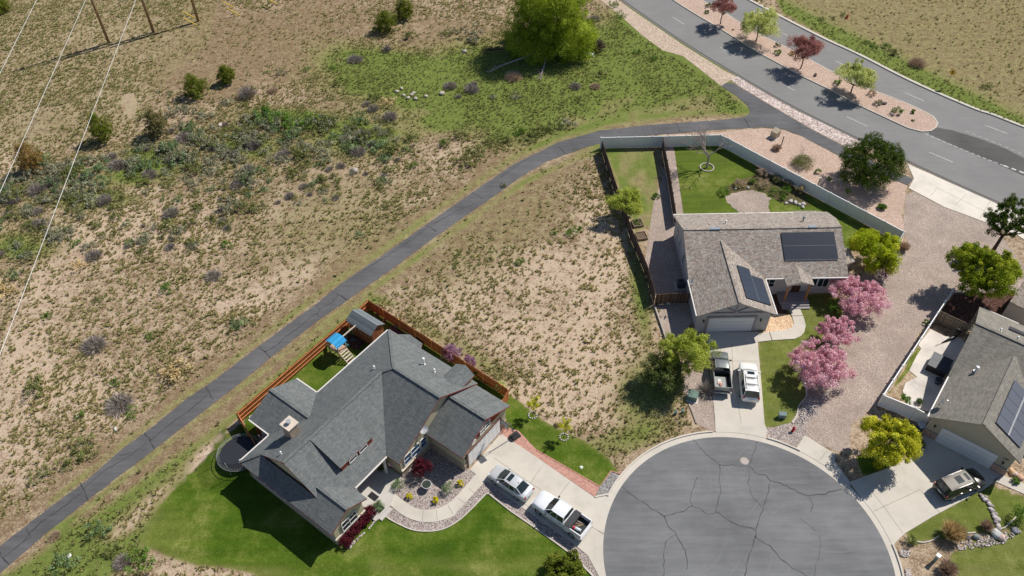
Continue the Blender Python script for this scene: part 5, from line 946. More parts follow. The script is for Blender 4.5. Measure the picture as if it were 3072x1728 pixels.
# --- bare trees
def bare(label, px, h, spread, r0=.12, seed=1, mat=None, name='bare_tree', cat='tree', depth=4, n0=5, twr=.008):
    t = thing(name, label, cat, at(*px)); q = random.Random(seed); mb = MB(); tw = MB()
    def grow(p, d, ln, r, k):
        e = p+d*ln; m = p.lerp(e, .5)+Vector((q.uniform(-1, 1), q.uniform(-1, 1), 0))*ln*.06
        (mb if k >= depth-1 else tw).tube([p, m, e], [r, r*.8, r*.6], 6 if k >= depth-1 else 3, 0, True, False)
        if k == 0: return
        for i in range(n0 if k == depth else q.choice((3, 4))):
            a = q.uniform(0, 6.28); s = spread*(1.0 if k == depth else .75)
            nd = (d+Vector((math.cos(a), math.sin(a), q.uniform(-.1, .45)))*s).normalized(); grow(p.lerp(e, q.uniform(.55, 1.)), nd, ln*(q.uniform(.9, 1.25) if k == depth else q.uniform(.6, .85)), max(r*.5, twr), k-1)
    grow(Vector((0, 0, -.05)), Vector((.02, .02, 1)), h*.27, r0, depth); mb.build('trunk', mat or barkg, t); tw.build('branches', mat or barkg, t); return t
bare('tall leafless tree inside a pale ring on the back lawn', zB(1175, 562), 8.0, 1.0, .15, 3, M('pinkish_bark', (.38, .31, .29), .9), twr=.02)
bare('thin leafless sapling growing out of the broad olive bush', zB(2130, 500), 3.0, .6, .035, 5, M('pinkish_bark', (.38, .31, .29), .9), twr=.006, depth=3)
bare('small leafless sapling beside the white fence', zB(2118, 640), 2.2, .5, .03, 6, barkg, depth=3, twr=.006)
mb = MB(); x, y = at(*zB(1175, 562))[:2]
for r0_, r1_ in ((.82, .98),):
    a_ = [(x+r1_*math.cos(t*.2618), y+r1_*math.sin(t*.2618)) for t in range(25)]; ribbon(mb, [(x+.9*math.cos(t*.2618), y+.9*math.sin(t*.2618)) for t in range(25)], .14, .0, 0, .12)
tag(mb.build('tree_ring', concretemat('ring_concrete', (.42, .38, .33))), 'pale round kerb ring around the leafless tree', 'edging ring')
for px, w, lb in (((743, 290), 3.6, 'large rounded leafless grey shrub right of the junipers'), (z2(345, 385), 2.0, 'upright leafless whitish shrub below the broad dark juniper'), (zb2(850, 1080), 2.6, 'leafless spreading shrub beside the old pickup')):
    t = thing('bare_shrub', lb, 'shrub', at(*px)); blades(900 if w > 3 else 500, w/2, w*.62, .012 if w > 3 else .014, LM['dead'], 5, .85, 'twigs', t)
# young trees on the side lawn
for i, (px, lb) in enumerate(((zyt(1010, 735), 'young yellow leaved sapling in a stone ring nearest the basketball hoop'), (zyt(1815, 1300), 'young yellow leaved sapling in a stone ring farther from the hoop'))):
    t = thing('sapling', lb, 'tree', at(*px), 0, 'saplings on the side lawn'); mb = MB(); mb.tube([(0, 0, 0), (.02, 0, 1.2), (.03, .03, 2.6)], [.035, .03, .012], 6)
    cs = []
    for k in range(9): a = k*2.4; e = Vector((math.cos(a)*.55, math.sin(a)*.55, 1.6+k*.14)); mb.tube([(.02, 0, 1.1+k*.09), e], [.014, .006], 4); cs += [e.lerp(Vector((0.02, 0, 1.2+k*.09)), s) for s in (0, .25, .5)]
    cs += [(0.02, 0, 2.4), (.02, 0, 2.1)]; mb.build('trunk', barkg, t); leaves(np.array([tuple(c) for c in cs]), .085, 900, LM['yellow'], rad=np.full(len(cs), .2), seed=i+60, name='crown', parent=t, aspect=.35)
    o = MB(); q = random.Random(i)
    for k in range(11): a = k*.571; o.ball((math.cos(a)*.42, math.sin(a)*.42, .04), (.11, .09, .07), 7, 5, 0, .2, k)
    ob = o.build('stone_ring', M('pale_rock', (.52, .46, .42), .9, .3, 4), None, at(*px)); tag(ob, 'ring of pale stones round the '+('first' if i == 0 else 'second')+' young sapling from the basketball hoop', 'stone ring')
# --- garden shrubs
G_ = 'low golden bushes in the front bed'
for px, lb in ((za4(825, 1120), 'golden yellow round bush at the inner curve of the front walk, nearest the porch'), (za4(1190, 1175), 'golden yellow round bush at the middle of the front walk bend'), (za4(1530, 935), 'golden yellow round bush nearest the garage corner')): shrub(lb, px, .75, .6, 'gold', 700, .045, hash(lb) % 97, group=G_)
for px, w, lb in ((za4(670, 980), 1.5, 'grey green tufted shrub by the porch side of the front bed'), (za4(1350, 1020), 1.6, 'grey green tufted shrub beside the urn on its garage side'), (za4(400, 1260), 1.35, 'grey green tufted shrub between the walk and the burgundy hedge')): shrub(lb, px, w, w*.62, 'mint', 1500, .035, int(w*77))
for i, px in enumerate((za5(1420, 660), za5(1350, 760), za5(1250, 860), za5(1180, 950), za5(1085, 1065))):
    shrub(('burgundy barberry, %s in the hedge under the window gable' % ('nearest the porch', 'second from the porch end', 'in the middle', 'second from the lawn end', 'nearest the lawn corner')[i]), px, 1.5, .95, 'burg', 1300, .06, 70+i, group='burgundy hedge')
tree('burgundy japanese maple in the shade of the front corner', za4(1010, 800), 2.4, 1.9, 'burg', 3000, .06, .6, .4, r0=.05, k=70, seed=71, bk=barkd, clump=.12, outer=.3)
shrub('purple flowering lilac spilling over the cedar fence behind the slate roof', za2(1180, 360), 2.6, 2.1, 'lilac', 2600, .06, 73); shrub('purple flowering lilac beside the rear dormer of the slate roof', za2(1420, 470), 1.7, 2.0, 'lilac', 1300, .06, 74)
shrub('white and green variegated bush in the corner of the cedar fence', za2(1850, 800), 1.5, 1.6, 'pale', 1200, .06, 75); shrub('small dark green bush between the rear dormer and the cedar fence', za2(1515, 615), 1.0, 1.2, 'green', 600, .06, 76)
shrub('round golden green shrub under the yellow maple', zc2(1350, 730), 1.2, .9, 'olive', 900, .05, 77)
shrub('lilac coloured flowering bush below the lime maple', zr(890, 1040), 2.7, 1.8, 'lilac', 2400, .06, 78); shrub('dark leafy bush behind the pink crab apple by the steps', zb2(2330, 130), 2.0, 1.4, 'green', 1200, .06, 79)
shrub('dark climbing rose bush on the white fence by the khaki garage', zc2(1140, 270), 1.3, 2.1, 'green', 1300, .05, 80)
shrub('broad olive bush in the pink gravel bed', zB(2165, 530), 3.4, 1.1, 'olive', 4200, .05, 81); shrub('small green bush beside the broad olive bush', zB(2320, 615), 1.0, .7, 'green', 500, .05, 82)
shrub('brown twiggy shrub below the post in the pink gravel bed', zB(1895, 375), 1.7, .8, 'tan', 1000, .03, 83, ball=False); shrub('green tufted bush on the pink gravel near the lane', zr(905, 255), 1.6, .7, 'green', 900, .04, 84, ball=False)
shrub('dark green bush in the shade of the big pine, near the fence', zr(505, 80), 1.0, .8, 'green', 600, .05, 85); shrub('small green bush in the shade of the big pine, below the marker post', z3(1105, 1365), .9, .6, 'green', 400, .05, 86)
shrub('leafless twiggy bush at the end of the white return fence', zr(1150, 740), 2.0, 1.2, 'tan', 900, .025, 87, ball=False); shrub('small green weed clump growing against the lane fence', zc1(1215, 505), .9, .5, 'green', 400, .05, 88)
for i, (px, w, h, kd, lb) in enumerate((((zB(1525, 745)), 1.9, 1.1, 'tan', 'brown twiggy bush at the left of the pond border'), (zB(1735, 650), 1.8, 1.2, 'tan', 'pinkish brown bush at the top of the pond border'), (zB(1755, 750), 2.0, 1.1, 'tan', 'wide brown bush in the middle of the pond border'), (zB(2140, 825), 1.6, 1.2, 'straw', 'orange straw coloured bush by the white fence'), (zB(1345, 830), 1.7, 1.1, 'green', 'dark green bush at the left end of the gravel circle'),
        (zB(1990, 820), 1.6, .9, 'green', 'bright green bush at the right of the pond border'), (zB(1900, 700), 2.1, .8, 'olive', 'dark olive bush under the white fence in the back yard'), (zB(2010, 745), 1.8, .8, 'olive', 'second dark olive bush under the white fence in the back yard'), (zB(1890, 830), 2.2, .7, 'green', 'dark leafy bush between gravel circle and white fence'), (zB(1640, 725), 1.0, .6, 'green', 'low leafy bush between the two brown pond bushes'),
        (zB(650, 870), 1.2, .5, 'green', 'low weeds at the end of the dog run grass'), (zB(1960, 890), 1.1, .6, 'green', 'low leafy bush beside the pond rocks'))): shrub(lb, px, w, h, kd, 750, .05, 90+i)
for i, (px, w, kd, lb) in enumerate((((190, 55), 1.25, 'olive', 'round olive bush left of the farthest reddish median tree'), ((178, 102), 1.1, 'green', 'dark green bush just below the round olive bush in the median'), ((475, 225), 1.7, 'olive', 'golden olive bush under the first pale green median tree'), ((712, 355), 1.2, 'sage', 'grey bush in the middle of the median'), ((715, 412), 1.5, 'green', 'round green bush beside the median kerb'),
        ((817, 418), 1.1, 'gold', 'yellowish low bush left of the reddish median tree'), ((1005, 576), .9, 'sage', 'small grey bush alone in the median gravel'), ((1158, 640), 1.5, 'green', 'dark green bush beside the last pale median tree'), ((1425, 722), 1.5, 'tan', 'reddish grey low bush in the median'), ((1468, 790), 1.5, 'sage', 'greyish round bush near the small dark rock'),
        ((1612, 862), 2.0, 'green', 'largest green bush near the tip of the median'), ((1732, 853), 1.0, 'green', 'small dark green bush near the tip of the median'), ((1737, 918), .6, 'olive', 'tiny olive plant closest to the tip of the median'), ((380, 232), .5, 'sage', 'tiny grey plant in the upper median'))):
    shrub(lb, z3(*px), w, w*.62, kd, int(420*w), .06, 110+i, group='bushes in the median')
for i, (px, w, h, kd, ball, lb) in enumerate(((zc3(1560, 900), 3.0, 1.9, 'straw', False, 'tall straw coloured ornamental grass by the bottom right driveway'), (zc3(985, 980), 1.3, .8, 'olive', True, 'low green bush at the end of the curved edging'), (zc3(2040, 790), 1.6, 1.0, 'tan', False, 'reddish brown bush in the middle of the rock garden'), (zc3(2500, 660), 2.2, 1.7, 'green', True, 'round dark green bush at the right edge of the photo'),
        (zc3(1500, 1390), 2.2, 1.2, 'tan', False, 'pale brown grassy shrub at the bottom of the rock garden'), (zc3(2440, 150), .9, .5, 'green', True, 'small green plant beside the stones by the khaki house'))): shrub(lb, px, w, h, kd, 1500 if w > 2 else 700, .05 if ball else .025, 130+i, ball=ball)
shrub('tall grassy clump in a sunny spot by the side fence of the tan roofed house', zc2(1340, 230), 1.0, .7, 'mint', 500, .03, 140, ball=False)
# --- sagebrush and other scrub of the field
field = [ # px, width, kind
 ((513, 345), 2.4, 'sage'), ((570, 340), 2.2, 'sage'), ((615, 350), 2.4, 'sage'), ((675, 312), 2.2, 'sage'), ((735, 318), 1.6, 'olive'), ((655, 268), 1.0, 'mint'), ((510, 285), 1.0, 'mint'), ((478, 278), .7, 'mint'), ((820, 275), 1.8, 'tan'), ((845, 225), 1.8, 'sage'), ((922, 208), 1.1, 'green'), ((800, 218), .9, 'green'), ((1000, 205), 1.1, 'green'),
 ((636, 425), 2.6, 'sage'), ((675, 445), 2.2, 'sage'), ((568, 395), 2.4, 'mint'), ((735, 395), 2.6, 'sage'), ((710, 412), 1.8, 'mint'), ((762, 440), 2.6, 'dead'), ((545, 330), 1.5, 'sage'), ((430, 350), 1.7, 'olive'), ((335, 475), 2.0, 'dead'), ((390, 500), 2.8, 'sage'), ((450, 440), 2.2, 'sage'), ((500, 450), 2.6, 'olive'), ((560, 460), 2.2, 'sage'),
 ((1180, 455), 3.2, 'olive'), ((1090, 410), 2.8, 'dead'), ((1170, 355), 2.6, 'dead'), ((1060, 390), 2.4, 'olive'), ((1120, 330), 2.0, 'dead'), ((1165, 310), 2.4, 'straw'), ((1100, 315), 1.6, 'dead'), ((1130, 295), 2.2, 'olive'), ((1350, 262), 2.4, 'dead'), ((1415, 272), 2.8, 'dead'), ((1540, 235), 3.0, 'tan'), ((1420, 255), 1.6, 'dead'), ((1375, 292), 1.2, 'dead'),
 ((1415, 118), 3.6, 'sage'), ((1365, 100), 2.2, 'sage'), ((1228, 112), 2.6, 'olive'), ((1065, 182), 2.6, 'dead'), ((1780, 62), 2.6, 'dead'), ((1726, 262), 2.2, 'dead'), ((1785, 262), 1.8, 'tan'), ((1805, 230), 2.2, 'olive'), ((1340, 105), 1.8, 'olive'), ((1550, 293), 1.6, 'sage'), ((1475, 297), 1.4, 'sage'), ((1010, 255), 1.6, 'olive'),
 ((1240, 420), 2.6, 'olive'), ((1330, 430), 1.6, 'green'), ((1385, 405), 2.6, 'olive'), ((1335, 435), 1.6, 'olive'), ((1430, 463), 2.6, 'olive'), ((1475, 425), 2.0, 'olive'), ((1515, 425), 2.2, 'olive'), ((1560, 402), 2.0, 'green'), ((1620, 400), 2.6, 'olive'), ((1660, 390), 2.4, 'olive'), ((1705, 375), 2.4, 'sage'), ((1595, 420), 2.2, 'olive'), ((1400, 490), 2.4, 'olive'), ((1240, 500), 1.6, 'green'), ((1140, 440), 2.2, 'mint'), ((1150, 480), 2.0, 'mint'), ((1735, 300), 1.6, 'olive'),
 ((700, 620), 3.0, 'sage'), ((735, 630), 2.2, 'olive'), ((775, 628), 2.0, 'olive'), ((505, 690), 2.8, 'olive'), ((540, 700), 2.0, 'sage'), ((515, 645), 2.6, 'dead'), ((290, 675), 1.8, 'olive'), ((430, 730), 2.6, 'sage'), ((345, 655), 1.6, 'olive'), ((265, 742), 1.8, 'sage'), ((230, 732), 1.3, 'green'), ((680, 675), 1.8, 'olive'), ((640, 660), 1.6, 'olive'), ((575, 668), 1.6, 'olive'), ((45, 830), 1.8, 'mint'), ((240, 800), 1.8, 'straw'), ((285, 770), 2.2, 'dead'), ((20, 878), 2.6, 'straw'), ((500, 870), 1.7, 'green'), ((680, 740), 1.5, 'green'),
 ((285, 1040), 3.0, 'dead'), ((710, 978), 2.2, 'mint'), ((520, 1125), 3.0, 'straw'), ((360, 1215), 3.2, 'dead'), ((395, 1240), 1.5, 'green'), ((255, 1350), 2.6, 'olive'), ((110, 1170), 2.8, 'olive'), ((640, 830), 2.2, 'dead'), ((300, 900), 1.3, 'olive'), ((120, 1430), 1.8, 'olive'), ((200, 1400), 1.6, 'olive'), ((240, 1250), 1.3, 'green'), ((145, 950), 1.2, 'green'), ((450, 1010), 1.2, 'green'), ((350, 1150), 1.3, 'green'), ((1080, 705), 1.2, 'mint'), ((1180, 690), 1.1, 'olive'), ((1160, 620), 1.3, 'olive'),
 ((430, 1690), 2.4, 'green'), ((370, 1690), 1.8, 'dead'), ((200, 1690), 2.2, 'mint'), ((300, 1600), 2.0, 'mint'), ((340, 1660), 1.6, 'olive'), ((165, 1610), 1.4, 'tan'), ((960, 1350), 0, ''), ((2620, 140), 1.6, 'green'), ((2660, 143), 1.8, 'green'), ((2600, 128), 1.2, 'green'), ((2680, 160), 2.2, 'olive'), ((2750, 195), 3.0, 'tan'), ((2465, 60), 1.4, 'olive'), ((2500, 58), 1.2, 'olive'), ((2960, 262), 1.8, 'olive'), ((2530, 48), 1.3, 'olive'),
 ((1910, 160), 1.4, 'green'), ((1960, 180), 1.5, 'green'), ((1860, 50), 1.8, 'green'), ((1840, 20), 1.8, 'green'), ((2050, 325), 1.0, 'olive'), ((2200, 325), .9, 'green'), ((1510, 560), 1.0, 'olive'), ((1712, 700), 1.4, 'green'), ((1740, 690), 1.2, 'green'), ((1660, 702), 1.1, 'green'), ((1560, 790), 1.3, 'green'), ((1430, 1165), 1.2, 'green')]
KN = {'sage': 'grey green sagebrush', 'olive': 'olive green rabbitbrush', 'dead': 'grey leafless brush', 'mint': 'pale green low shrub', 'straw': 'straw coloured dry shrub', 'green': 'small green field shrub', 'tan': 'brown twiggy field shrub'}
NK = {'sage': 'sagebrush', 'olive': 'rabbitbrush', 'dead': 'dead_brush', 'mint': 'low_shrub', 'straw': 'dry_shrub', 'green': 'green_shrub', 'tan': 'twiggy_shrub'}
SH = {}
for kd in KN:
    SH[kd] = []
    for s in range(3):
        q = np.random.default_rng(200+s+len(kd)*7); k = 16; c = np.c_[q.normal(0, .26, (k, 2)), q.uniform(.12, .42, k)]; c[:, :2] = np.clip(c[:, :2], -.46, .46)
        if kd in ('dead', 'tan'): o = blades(1100, .5, .5, .0055, LM[kd], 200+s, .95, base=.5)
        else: o = leaves(c, .042, 620, LM[kd], rad=q.uniform(.10, .2, k), seed=210+s, up=.5, aspect=.45)
        SH[kd].append(o.data); bpy.data.objects.remove(o)
qs = random.Random(5)
def zone(x, y):
    return 'in the upper left field' if y < 300 and x < 700 else 'in the upper field by the willow' if y < 300 and x < 1300 else 'along the willow ditch' if y < 420 and x < 2100 else 'beyond the boulevard' if x > 2300 else 'in the lower left corner' if y > 1500 else 'on the slope above the trail bend' if x > 1000 else 'in the thicket left of the wires' if y < 620 and x < 250 else 'in the thicket under the junipers' if y < 620 and x < 560 else 'in the middle of the thicket' if y < 620 and x < 800 else 'at the right end of the thicket' if y < 620 else 'on the pale sand below the thicket' if y < 800 else 'on the sandy slope left of the trail'
def put(px, w, kd):
    p = at(*px); o = bpy.data.objects.new(NK[kd], qs.choice(SH[kd])); COL.objects.link(o); o.location = p; o.rotation_euler = (0, 0, qs.uniform(0, 6.28)); o.scale = (w, w*qs.uniform(.8, 1.1), w*qs.uniform(.7, 1.))
    s = ('broad ' if w > 2.3 else 'mid sized ' if w > 1.4 else 'small ')+('tall' if o.scale[2]/w > .92 else 'flat' if o.scale[2]/w < .78 else 'rounded'); z_ = zone(*px); tag(o, f'{s} {KN[kd].replace("small ", "")} {z_}', 'shrub', f'{s} {KN[kd].replace("small ", "")} {z_}')
for px, w, kd in field:
    if w: put(px, w, kd)
thick = bg([(0, 470), (90, 400), (200, 400), (300, 380), (420, 330), (560, 290), (700, 300), (980, 300), (1010, 350), (900, 400), (760, 440), (620, 470), (420, 470), (300, 470), (240, 540), (180, 610), (120, 660), (0, 660)])
cnt = 0
while cnt < 235:
    x = qs.uniform(0, 1210); y = qs.uniform(350, 790)
    if not inpoly(np.array([x]), np.array([y]), thick)[0]: continue
    put((x, y), qs.uniform(1.1, 2.9)*(1 if y < 620 else .8), qs.choice(('sage', 'sage', 'sage', 'sage', 'olive', 'olive', 'dead', 'mint'))); cnt += 1
thin = bg([(290, 480), (620, 470), (900, 400), (1010, 350), (1060, 400), (960, 470), (700, 540), (560, 620), (330, 640), (230, 600)]); cnt = 0
while cnt < 85:
    x = qs.uniform(250, 1280); y = qs.uniform(400, 790)
    if inpoly(np.array([x]), np.array([y]), thin)[0]: put((x, y), qs.uniform(.8, 1.7), qs.choice(('sage', 'olive', 'olive', 'mint', 'dead', 'olive'))); cnt += 1
for i, (a_, b_) in enumerate((((2020, 870), 0), ((2200, 960), 0), ((2105, 915), 0), ((2330, 940), 0), ((2420, 990), 0), ((2180, 1040), 0), ((2480, 930), 0))):
    put(z1(*a_), (3.4, 3.2, 3., 3., 2.6, 2.4, 2.6)[i], 'green' if i < 4 else 'olive')
# --- bunch grass: far too many to count, one object
def tufts():
    q = np.random.default_rng(21); N = 480000
    X = q.uniform(-112, 112, N); Y = q.uniform(24, 168, N); px, py = proj(X, Y); ok = (px > -60) & (px < 3130) & (py > -60) & (py < 1790)
    X, Y, px, py = X[ok], Y[ok], px[ok], py[ok]; b, g, br, la, lu = fields(px, py)
    n1 = vnoise(X, Y, 5, 3); n2 = vnoise(X, Y, 1.1, 4); n3 = vnoise(X+40, Y, 14, 9)
    pr = .28+.40*np.clip(g, 0, .5)+.42*(n1 > .36)*(n2 > .42); pr *= np.where(br > .72, .30, 1.); pr *= np.where(b > 1.0, .55, 1.); pr *= np.where((n3 < .3), .5, 1.)
    pr *= (1-np.clip(la*1.6, 0, 1))
    d = pdist(px, py, TRAIL_UP+TRAIL_LO[::-1][::-1]); ins = inpoly(px, py, trail); pr *= np.where(ins | (d < 10), 0, np.clip((d-10)/60, .12, 1))
    bad = inpoly(px, py, [(1520, -80), (1803-20, 0), (1925-15, 105), (2100-10, 215), (2163, 262), (2250, 335), (2245, 385), (3200, 800), (3300, 470), (3072, 384-6), (2926, 324), (2803, 272), (2577, 161), (2326, 38), (2243, -6), (2110, -80), (1740, -80)])
    bad |= inpoly(px, py, [(1803, 405), (2163, 380), (2346, 384), (2525, 468), (2740, 534), (2914, 572), (3300, 735), (3300, 1800), (1790, 1800), (1800, 1470), (1900, 1350), (2080, 1300), (2050, 1130), (1990, 980), (1935, 780), (1895, 690), (1850, 560)])
    bad |= inpoly(px, py, [(711, 1245), (1105, 905), (1530, 1165), (1505, 1290), (1830, 1480), (1780, 1800), (840, 1720), (700, 1400)])
    far = (px > 2300) & (py < 380); pr = np.where(far, np.clip(pr, 0, .09)*(.4+n3)+.3*(g > .8), pr)
    bad |= (np.hypot(px-325*BG, (py-262*BG)*.7) < 24)
    keep = (~bad) & (q.random(len(X)) < pr); X, Y, g, b = X[keep], Y[keep], g[keep], b[keep]; n = len(X); K = 9
    R_ = (.125+.24*q.random(n)**2.4)*(1-.25*np.clip(g, 0, 1)); H = R_*(.7+.6*q.random(n)); base = np.clip(.15+.45*g+.35*q.random(n)-.1*b, 0, 1)
    t = q.random((n, K))*2*np.pi; e = .35+q.random((n, K))*1.0; hx = np.cos(t)*np.sin(e); hy = np.sin(t)*np.sin(e); hz = np.cos(e)
    tip = np.stack([X[:, None]+hx*R_[:, None]*1.2, Y[:, None]+hy*R_[:, None]*1.2, hz*H[:, None]*1.2+.02], 2)
    w = .34*R_[:, None]; sx = -np.sin(t)*w; sy = np.cos(t)*w; bx = X[:, None]+np.cos(t)*R_[:, None]*.12; by = Y[:, None]+np.sin(t)*R_[:, None]*.12
    v = np.stack([np.stack([bx-sx, by-sy, 0*bx], 2), np.stack([bx+sx, by+sy, 0*bx], 2), tip], 2).reshape(-1, 3); f = np.arange(n*K*3).reshape(-1, 3)
    col = np.stack([np.repeat(np.clip(base[:, None]+.3*(q.random((n, K))-.5), 0, 1).ravel(), 3)]*3, 1)
    o = npmesh('bunch_grass', v, f, [leafmat('bunch_grass_blades', (.335, .28, .15), (.235, .22, .095), (.15, .18, .05), .45, .35)], col); o['kind'] = 'stuff'; o['label'] = 'dry yellow green bunch grass tufts scattered over the fields'; print('tufts', n)
tufts()
# ================================================================== VEHICLES
def paint(name, col, met=.0, rough=.3, coat=.6):
    if name in MC: return MC[name]
    m, n, b = _new(name); f = noise(n, wpos(n), 1.3, 3); L(n, ramp(n, f, [(.3, tuple(c*.94 for c in col)), (.7, col)]), b.inputs['Base Color'])
    b.inputs['Roughness'].default_value = rough; b.inputs['Metallic'].default_value = met; b.inputs['Coat Weight'].default_value = coat; b.inputs['Coat Roughness'].default_value = .06; MC[name] = m; return m
m_cglass = M('car_glass', (.018, .028, .028), .07, .2, 1., spec=.8); m_tyre = M('tyre', (.02, .02, .021), .85); m_rim = M('rim', (.42, .42, .43), .35, .1, metal=.6); m_red = M('tail_lamp', (.35, .012, .012), .2, .1); m_clear = M('head_lamp', (.55, .57, .6), .12, .05, spec=.8); m_trim = M('dark_trim', (.025, .025, .027), .5); m_plate = M('plate', (.55, .6, .55), .5)
def loft(mb, st, mi=0, crown=.03):
    rings = []
    for x, w, zt, zb in st:
        h = [(0, zt+crown), (.45*w, zt+crown*.8), (.80*w, zt), (.94*w, zt-.05), (w, zt-.17), (w*1.005, (zt+zb)/2-.02), (w*.98, zb+.08), (w*.88, zb)]
        rings.append([(x, y, z) for y, z in h]+[(x, -y, z) for y, z in h[::-1][:-1]])
    n = len(rings[0]); vs = [p for r in rings for p in r]; fs = []
    for i in range(len(rings)-1):
        for j in range(n-1): fs.append((i*n+j, i*n+j+1, (i+1)*n+j+1, (i+1)*n+j))
        fs.append((i*n+n-1, i*n, (i+1)*n, (i+1)*n+n-1))
    fs += [tuple(range(n-1, -1, -1)), tuple(range((len(rings)-1)*n, len(rings)*n))]
    # stations run front (+x) to rear
    vsw = vs; mb.mesh(vsw, [f[::-1] for f in fs], mi, True)
def greenhouse(t, B, T, pm, glass=m_cglass, crown=.05, rear_open=False):
    """B, T: base and roof points of the right side, front to rear (x, y, z)"""
    g = MB(); n = len(B); mir = lambda p: (p[0], -p[1], p[2])
    def cc_(a, b, off): m = [(a[i]+b[i])/2 for i in range(3)]; return (m[0]+off, 0, m[2])
    bf, tf = (B[0][0]+.10, 0, B[0][2]), (T[0][0]+.05, 0, T[0][2]+crown); br, tr = (B[-1][0]-.06, 0, B[-1][2]), (T[-1][0]-.03, 0, T[-1][2]+crown)
    g1 = MB(); g1.mesh([B[0], bf, mir(B[0]), T[0], tf, mir(T[0])], [(0, 3, 4, 1), (1, 4, 5, 2)], 0, True); g1.build('windscreen', glass, t)
    g1 = MB(); g1.mesh([B[-1], br, mir(B[-1]), T[-1], tr, mir(T[-1])], [(0, 1, 4, 3), (1, 2, 5, 4)], 0, True); g1.build('rear_window', glass, t)
    for s in (1, -1):
        for i in range(n-1):
            sg = MB(); q = [B[i], B[i+1], T[i+1], T[i]]; q = q if s == 1 else [mir(p) for p in q][::-1]; sg.poly(q); sg.build('side_window', glass, t)
        p = MB()
        for i in range(n):
            a, b = (B[i], T[i]) if s == 1 else (mir(B[i]), mir(T[i])); a = (a[0], a[1]+.008*s, a[2]-.02); b = (b[0], b[1]+.008*s, b[2]); p.bar(a, b, .07 if i in (0, n-1) else .05, .05, 0, (0, s, 0))
        for i in range(n-1):
            a, b = (T[i], T[i+1]) if s == 1 else (mir(T[i]), mir(T[i+1])); p.bar(a, b, .07, .05)
        p.build('pillars', pm, t)
    rings = [[(x, y, z), (x, y*.75, z+crown*.75), (x, y*.35, z+crown), (x, -y*.35, z+crown), (x, -y*.75, z+crown*.75), (x, -y, z)] for x, y, z in T]
    k = 6; vs = [p for r in rings for p in r]; r = MB(); r.mesh(vs, [(i*k+j, (i+1)*k+j, (i+1)*k+j+1, i*k+j+1)[::-1] for i in range(n-1) for j in range(k-1)], 0, True); return r.build('roof', pm, t)
def wheel(t, x, y, r=.33, w=.22):
    s = 1 if y > 0 else -1; mb = MB(); mb.tube([(x, y-w/2, r), (x, y-w/2+.03, r), (x, y+w/2-.03, r), (x, y+w/2, r)], [r*.93, r, r, r*.93], 20); o = mb.build('wheel', m_tyre, t)
    a = MB(); a.tube([(x, y+s*(w/2-.02), r), (x, y+s*(w/2+.012), r)], [r*.66, r*.62], 16)
    for k in range(5): an = k*1.2566; a.bar((x+math.cos(an)*.05, y+s*(w/2+.015), r+math.sin(an)*.05), (x+math.cos(an)*r*.6, y+s*(w/2+.015), r+math.sin(an)*r*.6), .05, .02, 0, (0, 1, 0))
    a.build('rim', m_rim, o)
    d = MB(); d.tube([(x, y+s*(w/2-.10), r+.02), (x, y+s*(w/2-.02), r+.02)], r*1.16, 20); d.build('wheel_arch', m_trim, t)
def mirror(t, x, y, z, pm):
    for s in (1, -1): m = MB(); m.box((x, s*(y+.1), z), (.12, .2, .14)); m.bar((x, s*(y-.06), z-.03), (x, s*(y+.05), z-.03), .05, .05); m.build('side_mirror', pm, t)
def lights(t, xf, xr, yf, yr, zf, zr_, fs=(.2, .3, .14), rs=(.1, .22, .2)):
    for s in (1, -1):
        m = MB(); m.box((xf, s*yf, zf), fs, s*-.35); m.build('headlight', m_clear, t); m = MB(); m.box((xr, s*yr, zr_), rs, s*.25); m.build('tail_light', m_red, t)
def handles(t, xs, y, z, mat):
    for x in xs:
        for s in (1, -1): m = MB(); m.box((x, s*y, z), (.16, .03, .03)); m.build('door_handle', mat, t)
# --- silver sedan
def place(px, z): p = at(px[0], px[1], z); return (p.x, p.y, 0)
pm = paint('silver_paint', (.62, .63, .64), .2)
t = thing('parked_car', 'silver sedan with a dark sunroof parked in front of the tan garage', 'car', place(za6(885, 432), .85)[:2]+(.062,), R(141.5)); t.scale = (.94, .96, 1)
mb = MB(); loft(mb, [(2.42, .50, .50, .30), (2.36, .68, .62, .26), (2.15, .82, .74, .22), (1.75, .89, .84, .2), (1.2, .905, .92, .2), (.9, .91, .96, .2), (0, .915, .97, .2), (-1.2, .91, 1.0, .2), (-1.75, .90, 1.02, .22), (-2.1, .86, 1.0, .25), (-2.34, .74, .90, .3), (-2.42, .6, .7, .36)]); mb.build('body', pm, t)
rf = greenhouse(t, [(1.25, .68, .95), (.55, .82, .97), (-.35, .83, .98), (-1.15, .81, .99), (-1.85, .66, 1.01)], [(.42, .56, 1.38), (.15, .60, 1.42), (-.4, .61, 1.43), (-.85, .59, 1.41), (-1.1, .54, 1.38)], pm)
m = MB(); m.mesh([(.22, .42, 1.475), (.22, -.42, 1.475), (-.22, -.42, 1.487), (-.22, .42, 1.487)], [(0, 3, 2, 1)]); m.mesh([(.22, .42, 1.475), (.22, -.42, 1.475), (-.22, -.42, 1.487), (-.22, .42, 1.487), (.22, .42, 1.44), (.22, -.42, 1.44), (-.22, -.42, 1.44), (-.22, .42, 1.44)], [(0, 1, 5, 4), (1, 2, 6, 5), (2, 3, 7, 6), (3, 0, 4, 7)]); m.build('sunroof', m_cglass, rf)
for x in (1.42, -1.38):
    for y in (.80, -.80): wheel(t, x, y, .33)
mirror(t, .85, .86, 1.02, pm); lights(t, 2.22, -2.32, .62, .64, .66, .86); handles(t, (.1, -.8), .925, .82, m_rim)
